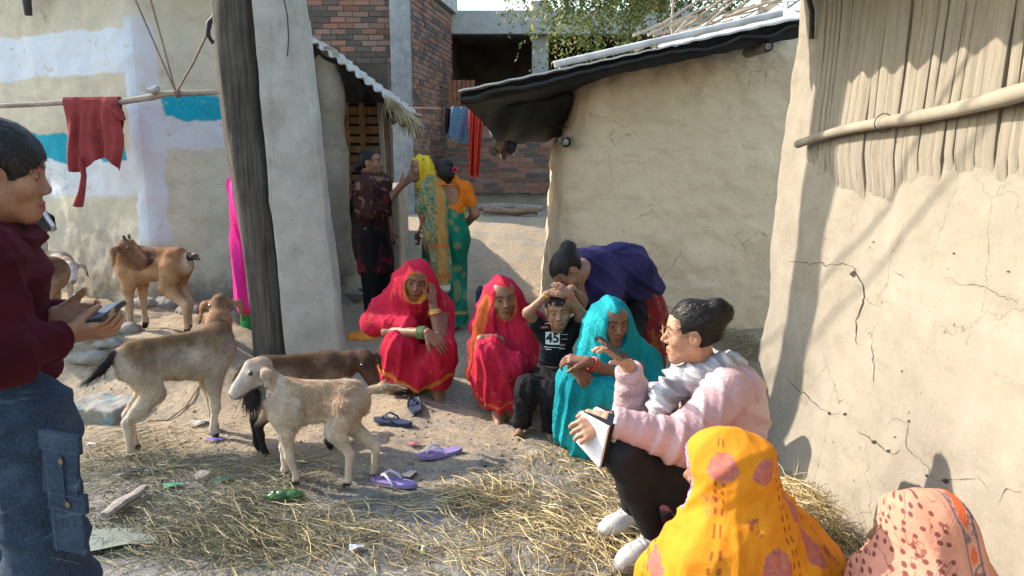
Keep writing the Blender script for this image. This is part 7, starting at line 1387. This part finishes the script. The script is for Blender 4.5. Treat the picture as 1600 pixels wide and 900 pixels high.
t = NT('painted_block'); n1 = t.noise(7, 5, .65); c = t.ramp(n1, [(.3, (.17, .155, .13)), (.7, (.27, .25, .215))]); c = t.mix(t.math('MULTIPLY', t.step(t.noise(16, 4, .6), .56, .03), .7), c, (.05, .17, .22)); PB = t.out(c, .92, t.bump(t.noise(40, 4), .5, .012), .15)
fr = Frame((0, 0, 0), V(.25, 1, 0), (0, 0, 1)); g = bx(q+V(0, .12, .035), (.17, .13, .055), .015, fr); v, q_ = surf(lambda Q: g(Q)-.010*fbm(Q*14, 3, 2), q-.4, q+.4, .012); BKc.mesh('slab', v, q_, PB)
# loose stones along the edge of the raised ground
STN = m_mud('field_stone', (.16, .14, .115), (.26, .235, .20), (.11, .09, .075), cracks=0)
for i, (px, py, r_) in enumerate(((165, 575, .15), (195, 560, .11), (148, 600, .10), (230, 480, .12), (262, 478, .10), (300, 482, .09), (320, 741, .040), (338, 478, .10), (176, 590, .07))):
    c = GP(px, py); T = Thing('stone', c, 'grey stone %s' % ('at the foot of the bank behind the tan goat, largest', 'at the foot of the bank above the largest stone', 'between the boy and the bank', 'under the corner of the painted house', 'right of the painted corner', 'at the shaded wall foot', 'small and round, lying in the straw before the cream goat', 'by the wooden pole at the wall foot', 'small one beside the largest stone')[i], 'stone')
    g = el(c+V(0, 0, r_*.08), (r_*1.35, r_*1.1, r_*.55)); v, q_ = surf(lambda Q: g(Q)-.20*r_*fbm(Q/r_*1.1, 3, i+3), c-r_*2, c+r_*2, r_/9); T.mesh('rock', v, q_, STN)
# ---- flip-flops
def flipflop(px, py, ang, label, sole, strap, L=.235, tilt=0.0, sx=1):
    c = GP(px, py)+V(0, 0, .006); T = Thing('flip_flop', c, label, 'sandal', 'flip-flops on the ground'); d = V(math.cos(ang), math.sin(ang), 0); sd = V(-d[1], d[0], 0)*sx; n = 30; out = []
    for i in range(n):
        t_ = 2*math.pi*i/n; x = math.cos(t_)*L/2; w = .046 if x > 0 else .035; w = .036+.009*sstep(-.3, .6, np.array([x/(L/2)]))[0]; out.append((x, math.sin(t_)*w*(1-.08*math.cos(t_))+.006*math.cos(t_)))
    m = MB(); vs = [c+d*x+sd*y+V(0, 0, z+max(0, abs(x)-.07)*.10) for z in (0, .009, .017) for x, y in out]; f = [(k*n+i, k*n+(i+1) % n, (k+1)*n+(i+1) % n, (k+1)*n+i) for k in range(2) for i in range(n)]+[tuple(range(2*n, 3*n)), tuple(range(n))[::-1]]; m.add(vs, f); m.on(T, 'sole', sole, angle=30)
    top = lambda x, y, z: c+d*x+sd*y+V(0, 0, .017+z)
    for sg in (-1, 1): m = MB(); m.tube([top(.068, .003, -.004), top(.060, sg*.006, .020), top(.030, sg*.024, .034), top(-.005, sg*.037, .014), top(-.018, sg*.040, -.006)], [.004, .006, .008, .007, .006], 8, flat=.55); m.on(T, 'strap', strap)
NVS = simple('navy_rubber', (.022, .035, .065), .6, .25, 20); PRS = simple('purple_rubber', (.20, .15, .32), .6, .18, 20); PRL = simple('pale_strap', (.50, .44, .52), .55, .1); PRD = simple('purple_strap', (.24, .17, .38), .5)
flipflop(614, 667, 2.75, 'navy flip-flop nearest the cream goat\'s tail', NVS, NVS); flipflop(648, 646, 1.75, 'navy flip-flop close to the squatting woman in red', NVS, NVS); flipflop(688, 715, 3.55, 'purple flip-flop lying alone on the bare ground', PRS, PRL); flipflop(615, 754, 2.75, 'purple flip-flop at the cream goat\'s hind hoof', PRS, PRL)
# ---- litter
def scrap(name, label, px, py, w, l, ang, col, h=.012, mat=None, seed=1, cat='litter'):
    c = GP(px, py)+V(0, 0, .004); T = Thing(name, c, label, cat); d = V(math.cos(ang), math.sin(ang), 0); sd = V(-d[1], d[0], 0); r = random.Random(seed); k = [r.uniform(2, 7) for _ in range(6)]
    fn = lambda u, v: c+d*(u-.5)*l*(1+.12*math.sin(v*k[3]))+sd*(v-.5)*w*(1+.15*math.sin(u*k[2]))+V(0, 0, .004+h*(.5+.5*math.sin(u*k[0]+v*k[1])*math.cos(v*k[4])))
    m = MB(); m.grid(fn, 12, 10, .0015); m.on(T, 'sheet', mat or simple(label[:24].replace(' ', '_'), col, .55, .12))
scrap('wrapper', 'violet plastic wrapper on the dirt below the tan goat', 336, 686, .04, .075, .1, (.17, .09, .45)); scrap('plastic_scrap', 'clear whitish plastic scrap behind the violet wrapper', 314, 661, .05, .08, .5, (.55, .54, .52), .02); scrap('paper_scrap', 'small pink paper scrap between the flip-flops', 646, 701, .035, .05, .4, (.60, .16, .22)); scrap('paper_scrap', 'beige paper scrap near the purple flip-flop', 640, 742, .05, .07, 1.0, (.50, .40, .32)); scrap('plastic_scrap', 'crumpled white plastic in the front straw', 558, 868, .035, .05, .3, (.62, .62, .63), .02)
scrap('plastic_scrap', 'green plastic scrap in the straw near the boy', 271, 758, .05, .075, .4, (.08, .28, .16), .015); scrap('plastic_scrap', 'second green plastic scrap right of the round stone', 350, 752, .04, .06, .4, (.07, .22, .12), .012); scrap('rag', 'dark wet rag in the straw beside the boy', 205, 742, .09, .10, .3, (.018, .018, .022), .025, cat='rag'); scrap('rag', 'grey rag beside the dark rag', 240, 738, .06, .09, .6, (.10, .13, .15), .02, cat='rag'); scrap('plastic_sheet', 'dull grey green plastic sheet trodden flat by the boy', 185, 855, .16, .26, .2, (.13, .145, .12), .02); scrap('leaf', 'dry fallen leaf by the flip-flops', 638, 624, .02, .06, .2, (.42, .28, .16), .008, cat='leaf'); scrap('paper_scrap', 'tiny white paper bit right of the boy\'s jeans', 142, 690, .03, .035, .2, (.6, .6, .62), .008)
q = GP(661, 862); T = Thing('vial', q, 'tiny yellow and white plastic vial standing in the front straw', 'vial'); m = MB(); m.tube([q+V(0, 0, .0), q+V(0, 0, .02), q+V(0, 0, .024), q+V(0, 0, .034)], [.008, .008, .005, .005], 10); m.on(T, 'vial_body', simple('vial_white', (.6, .62, .45), .4)); m = MB(); m.tube([q+V(0, 0, .006), q+V(0, 0, .017)], [.0084, .0084], 10); m.on(T, 'vial_label', simple('vial_yellow', (.55, .55, .06), .5))
q = GP(448, 783); T = Thing('crushed_bottle', q, 'crushed green plastic bottle before the cream goat', 'bottle'); a = q+V(-.045, .0, .018); b_ = q+V(.05, .01, .016); t = NT('green_bottle'); c = t.ramp(t.noise(30, 4), [(.35, (.02, .06, .015)), (.6, (.05, .13, .03)), (.75, (.18, .24, .12))]); GB = t.out(c, .2, t.bump(t.noise(40, 3), .6, .01), .5)
f = field([('u', 0, rc(a, b_, .021, .024)), ('u', .02, rc(a, a+V(-.03, 0, -.004), .013, .009))]); v, q_ = surf(lambda Q: f(Q)-.010*fbm(Q*V(30, 30, 60), 3, 3), q-.16, q+.16, .006); T.mesh('bottle_body', v, q_, GB); m = MB(); e = a+V(-.033, 0, -.004); m.tube([e, e+V(-.012, 0, 0)], [.010, .010], 10); m.on(T, 'cap', simple('dark_cap', (.02, .05, .02), .4))
a, b_ = GP(165, 822), GP(225, 770); T = Thing('stick', a, 'grey flattened stick lying in the straw by the boy', 'stick'); m = MB(); m.tube([lerp(a, b_, t_)+V(.006*math.sin(t_*9), 0, .028+.006*math.sin(t_*7)) for t_ in np.linspace(0, 1, 9)], [.022, .026, .028, .030, .030, .029, .027, .024, .015], 8, flat=.6); m.on(T, 'wood', WOODG)
a, b_ = GP(228, 540), GP(240, 600); T = Thing('tether_rope', b_, 'thin tether rope trailing on the dirt under the tan goat', 'rope'); m = MB(); pts = [GP(230, 655), GP(262, 655), GP(290, 640), GP(312, 617)]; m.tube([x+V(0, 0, .006) for x in pts], .004, 5); m.on(T, 'cord', ROPE)
# ---- straw
def m_straw(name, a, b, c_):
    t = NT(name); return t.out(t.attr('Col'), .55, spec=.35)
STRAW = m_straw('straw_blades', 0, 0, 0)
def strands(name, label, cat, cs, n, seed, cols, kind='stuff', thin=1.0, seg=4):
    r = np.random.default_rng(seed); w = np.array([c[4] for c in cs], float); ci = r.choice(len(cs), n, p=w/w.sum()); A_ = np.array([c[:7] for c in cs], float)[ci]
    g1, g2 = r.normal(size=n), r.normal(size=n); x = A_[:, 0]+g1*A_[:, 2]; y = A_[:, 1]+g2*A_[:, 3]; z = .003+r.random(n)*A_[:, 5]*np.exp(-(g1**2+g2**2)*.6)+.004*r.random(n); L = r.uniform(.04, .22, n)*A_[:, 6]; rad = r.uniform(.0008, .0019, n)*thin; lift = np.where(A_[:, 5] < .03, .10, .22)
    th = r.uniform(0, 2*math.pi, n); d = np.stack([np.cos(th), np.sin(th), 0*th], 1); sd = np.stack([-d[:, 1], d[:, 0], 0*th], 1); cv = r.normal(0, .55, n); kink = np.where(r.random(n) < .3, r.normal(0, .5, n), 0); pitch = np.abs(r.normal(0, 1, n)*lift); col = np.array(cols)[r.integers(0, len(cols), n)]*r.uniform(.6, 1.3, (n, 1)); vs = []
    for j in range(seg+1):
        t_ = j/seg; p_ = np.stack([x, y, z], 1)+d*((t_-.5)*L)[:, None]+sd*(cv*L*.7*(t_-.5)**2+kink*L*abs(t_-.5)*.6)[:, None]; p_[:, 2] += pitch*L*t_+.25*lift*L*math.sin(t_*3.1); wj = (rad*(1 if j < seg else .4))[:, None]; vs.append(np.stack([p_+sd*wj, p_+V(0, 0, 1.3)*wj, p_-sd*wj], 1))
    v = np.stack(vs, 1).reshape(-1, 3); b0 = np.arange(n)*3*(seg+1); fs = []
    for j in range(seg): a = b0+j*3; fs += [np.stack([a, a+3, a+4, a+1], 1), np.stack([a+1, a+4, a+5, a+2], 1), np.stack([a+2, a+5, a+3, a], 1)]
    v[:, 2] += ground_z(v[:, 0], v[:, 1])
    return mobj(name, np_mesh(name, v, np.concatenate(fs), False, {'Col': ('FLOAT_COLOR', np.repeat(col, 3*(seg+1), axis=0))}), STRAW, None, label=label, cat=cat, kind=kind)
def blob(cs): return cs
def gc(px, py): q = GP(px, py); return q[0], q[1]
GOLDS = [(.42, .31, .12), (.50, .38, .17), (.33, .23, .085), (.54, .44, .24), (.28, .20, .095)]; GREENS = [(.14, .13, .07), (.20, .175, .09), (.10, .10, .055), (.28, .235, .12), (.17, .14, .07)]
A = [(*gc(760, 775), .14, .10, 5, .02, 1), (*gc(870, 815), .16, .12, 6, .025, 1), (*gc(960, 760), .12, .20, 5, .02, 1), (*gc(960, 850), .10, .10, 5, .035, .9), (*gc(820, 880), .30, .08, 3, .012, 1), (*gc(740, 830), .20, .16, 2, .008, 1), (*gc(1010, 885), .10, .08, 3, .04, .9), (*gc(900, 720), .15, .10, 1.5, .008, 1)]
strands('golden_straw', 'golden straw strewn over the ground before the seated women', 'straw', blob(A), 1500, 1, GOLDS)
B_ = [(*gc(330, 800), .30, .14, 6, .025, .8), (*gc(210, 730), .22, .16, 5, .03, .8), (*gc(420, 850), .25, .12, 5, .015, 1), (*gc(270, 850), .3, .1, 3, .015, 1), (*gc(400, 740), .25, .15, 3, .02, .8), (*gc(180, 690), .2, .2, 2, .02, .7), (*gc(150, 580), .12, .15, 1, .02, .6)]
strands('dry_grass', 'matted grey green dry grass and fodder in the left foreground', 'dry grass', blob(B_), 4300, 2, GREENS, thin=.75)
C_ = [(*gc(400, 860), .35, .12, 3.5, .01, 1.3), (*gc(540, 800), .35, .15, 3, .008, 1.3), (*gc(450, 730), .25, .12, 2, .015, 1), (*gc(620, 860), .35, .12, 2, .006, 1.2), (*gc(330, 720), .3, .15, 2, .01, 1), (0, 3.6, .9, .5, 1.2, .003, .9), (-1.4, 4.2, .5, .5, .6, .003, .8)]
strands('loose_straw', 'loose pale straw stalks scattered between the goats', 'straw', blob(C_), 420, 3, GOLDS+GREENS[3:4])
CH = [(c[0], c[1], c[2]*1.15, c[3]*1.15, c[4], .004, .17) for c in A+B_+C_[:5]]
strands('chaff', 'short broken straw chaff trodden into the ground', 'chaff', CH, 9000, 14, GOLDS+GREENS+[(.12, .09, .05)], thin=1.1, seg=1)
hx, hy = gc(1300, 850); D_ = [(1.13, 2.55, .10, .16, 6, .16, 1.2), (1.18, 2.85, .07, .12, 3, .08, 1.1), (1.10, 2.25, .10, .15, 4, .12, 1.1)]
strands('hay_pile', 'pile of yellow hay against the foot of the pale wall', 'hay', blob(D_), 1700, 4, GOLDS)
E_ = [(*gc(1165, 545), .10, .22, 5, .10, 1.1), (1.28, 4.9, .15, .3, 3, .06, 1)]
strands('straw_heap', 'heap of dull straw in the gap between the two mud houses', 'straw', blob(E_), 900, 5, [(.22, .16, .07), (.30, .22, .10), (.16, .12, .06)])
# ---- brushwood on the middle roof
BW_ = Thing('brushwood', P(1060, 60, 6.4), 'pile of bare dry branches on the middle roof', 'branches'); r = random.Random(9); STK = m_wood('dry_twig', (.20, .15, .10), (.42, .35, .26), (9, 9, 9))
for i in range(32):
    px = r.uniform(985, 1195); u = (px-716)/546; zb = P(px, 142-116*u, 6.2); a = V(zb[0], 6.2+r.uniform(-.3, .5), zb[2]+.02+r.uniform(0, .14)); th = r.choice((r.gauss(.2, .3), r.gauss(.9, .4), r.gauss(-.1, .2))); L = r.uniform(.35, 1.1); d = V(math.cos(th), r.gauss(0, .4), .30*math.cos(th)+.5*abs(math.sin(th))*r.random()); d = unit(d)
    k = [r.gauss(0, .05) for _ in range(3)]; m = MB(); m.tube([a, a+d*L*.33+V(0, k[0], k[1]), a+d*L*.66+V(0, k[2], k[0]), a+d*L], [.013, .011, .008, .004], 6); m.on(BW_, 'branch', STK)
# ---- tree leaning over the lane
TR = Thing('tree', (4.0, 9.6, gz(4.0, 9.6)), 'feathery green tree drooping over the rooftop at top centre', 'tree'); BARK = m_wood('tree_bark', (.09, .07, .05), (.22, .18, .14), (14, 14, 4))
m = MB(); m.tube([(4.0, 9.6, .3), (3.95, 9.6, 1.8), (3.8, 9.6, 3.0), (3.6, 9.6, 3.9), (3.5, 9.6, 4.8)], [.15, .13, .11, .08, .04], 10); m.on(TR, 'trunk', BARK)
r = random.Random(21); lv = []; lc = []; lf = []; limbs = []
for i in range(30):
    a = V(3.6, 9.6, 3.6+r.random()*1.0); e = V(r.choice((r.uniform(-.25, 1.6), r.uniform(.2, 1.1), r.uniform(1.2, 2.6))), 9.3+r.uniform(-1.0, .8), r.uniform(3.1, 3.75)); mid = (a+e)/2+V(0, 0, .55); m = MB(); m.tube([a, mid, e], [.03, .02, .008], 6); m.on(TR, 'limb', BARK); limbs.append((a, mid, e))
for (a, mid, e) in limbs:
    for j in range(30):
        t_ = r.uniform(.5, 1.0); b0 = lerp(lerp(a, mid, t_), lerp(mid, e, t_), t_); tw = V(r.gauss(0, .25), r.gauss(0, .25), -.1); L = r.uniform(.35, .80); hue = r.random(); base = lerp(V(.06, .10, .03), V(.17, .20, .055), hue)
        if r.random() < .12: base = V(.30, .24, .05)
        for s_ in range(26):
            u = (s_+r.random())/26; p_ = b0+tw*u*L*1.4+V(0, 0, -L*u*u*.9-.05*u); th = r.uniform(0, 6.28); d = unit(V(math.cos(th), math.sin(th), -.8)); sd = unit(np.cross(d, V(r.gauss(0, 1), r.gauss(0, 1), 1))); l = r.uniform(.035, .075); w = l*.24; k = len(lv); lv += [p_, p_+d*l*.5+sd*w, p_+d*l, p_+d*l*.5-sd*w]; lf.append((k, k+1, k+2, k+3)); lc += [base*r.uniform(.6, 1.3)]*4
t = NT('tree_leaf'); LEAF = t.out(t.attr('Col'), .6, spec=.3, Subsurface_Weight=0.0)
tr_ = t.N.new('ShaderNodeBsdfTranslucent'); t.L.new(t.attr('Col'), tr_.inputs[0]); mx = t.N.new('ShaderNodeMixShader'); mx.inputs[0].default_value = .35; t.L.new(t.b.outputs[0], mx.inputs[1]); t.L.new(tr_.outputs[0], mx.inputs[2]); t.L.new(mx.outputs[0], t.N['Material Output'].inputs[0])
TR.mesh('crown', np.array(lv), np.array(lf), LEAF, smooth=False, attrs={'Col': ('FLOAT_COLOR', np.array(lc))}, kind='stuff')
# ---- overhead wires from the posts
def wire(label, a, b_, sag, rad=.007):
    T = Thing('wire', a, label, 'wire'); m = MB(); m.tube([lerp(np.array(a), np.array(b_), t_)+V(0, 0, -sag*4*t_*(1-t_)) for t_ in np.linspace(0, 1, 16)], rad, 5); m.on(T, 'cable', BLK)
wire('thin wire crossing the sky above the middle roof, upper one', P(1090, 14, 9), P(1260, 34, 7), .02, .004); wire('thin wire crossing the sky above the middle roof, lower one', P(1135, 34, 9), P(1240, -10, 7), .01, .004)

wire('thick cable slung from the left roof high over the yard, upper one', (-4.4, 6.3, 4.3), (.6, 1.5, 3.25), .12, .010); wire('thick cable slung from the left roof high over the yard, lower one', (-4.4, 6.7, 4.3), (.9, 1.9, 3.0), .25, .010)

# ---- pebbles, dung crumbs and broken bits trodden into the yard
def crumbs(name, label, n, seed, cols, size, region, flat=.6, cat='gravel'):
    r = np.random.default_rng(seed); x = r.uniform(region[0], region[1], n); y = region[2]+(region[3]-region[2])*r.random(n)**1.5; keep = vnoise(np.stack([x*2.2, y*2.2, 0*x], 1), seed)+.3*r.normal(size=n) > -.15; x, y = x[keep], y[keep]; n = len(x)
    o = np.array([[1, 0, 0], [0, 1, 0], [-1, 0, 0], [0, -1, 0], [0, 0, 1], [0, 0, -1]], float); F_ = np.array([[0, 1, 4], [1, 2, 4], [2, 3, 4], [3, 0, 4], [1, 0, 5], [2, 1, 5], [3, 2, 5], [0, 3, 5]])
    s = size[0]+(size[1]-size[0])*r.random(n)**3; th = r.uniform(0, 6.28, n); v = o[None]*(1+r.normal(0, .25, (n, 6, 1)))*s[:, None, None]; v[:, :, 2] *= flat; v[:, :, 0] *= r.uniform(.7, 1.6, (n, 1)); c, sn = np.cos(th)[:, None], np.sin(th)[:, None]; vx = v[:, :, 0]*c-v[:, :, 1]*sn; vy = v[:, :, 0]*sn+v[:, :, 1]*c
    g = ground_z(x, y); V_ = np.stack([vx+x[:, None], vy+y[:, None], v[:, :, 2]+g[:, None]+s[:, None]*.15], -1).reshape(-1, 3); f = (F_[None]+np.arange(n)[:, None, None]*6).reshape(-1, 3); col = np.repeat(np.array(cols)[r.integers(0, len(cols), n)]*r.uniform(.7, 1.3, (n, 1)), 6, axis=0)
    mobj(name, np_mesh(name, V_, f, False, {'Col': ('FLOAT_COLOR', col)}), CRUMB, None, label=label, cat=cat, kind='stuff')
_t = NT('dirt_crumb'); CRUMB = _t.out(_t.attr('Col'), .95, spec=.1)
crumbs('pebbles', 'small pebbles and clods scattered over the yard', 4200, 5, [(.24, .20, .15), (.16, .135, .105), (.30, .27, .22), (.11, .09, .07)], (.0025, .012), (-2.6, 1.25, 2.1, 7.0))
crumbs('droppings', 'dark goat droppings and crumbs trodden into the ground', 2600, 8, [(.03, .024, .018), (.055, .042, .03), (.02, .017, .014)], (.003, .007), (-1.9, .9, 2.1, 4.6), .8, 'droppings')
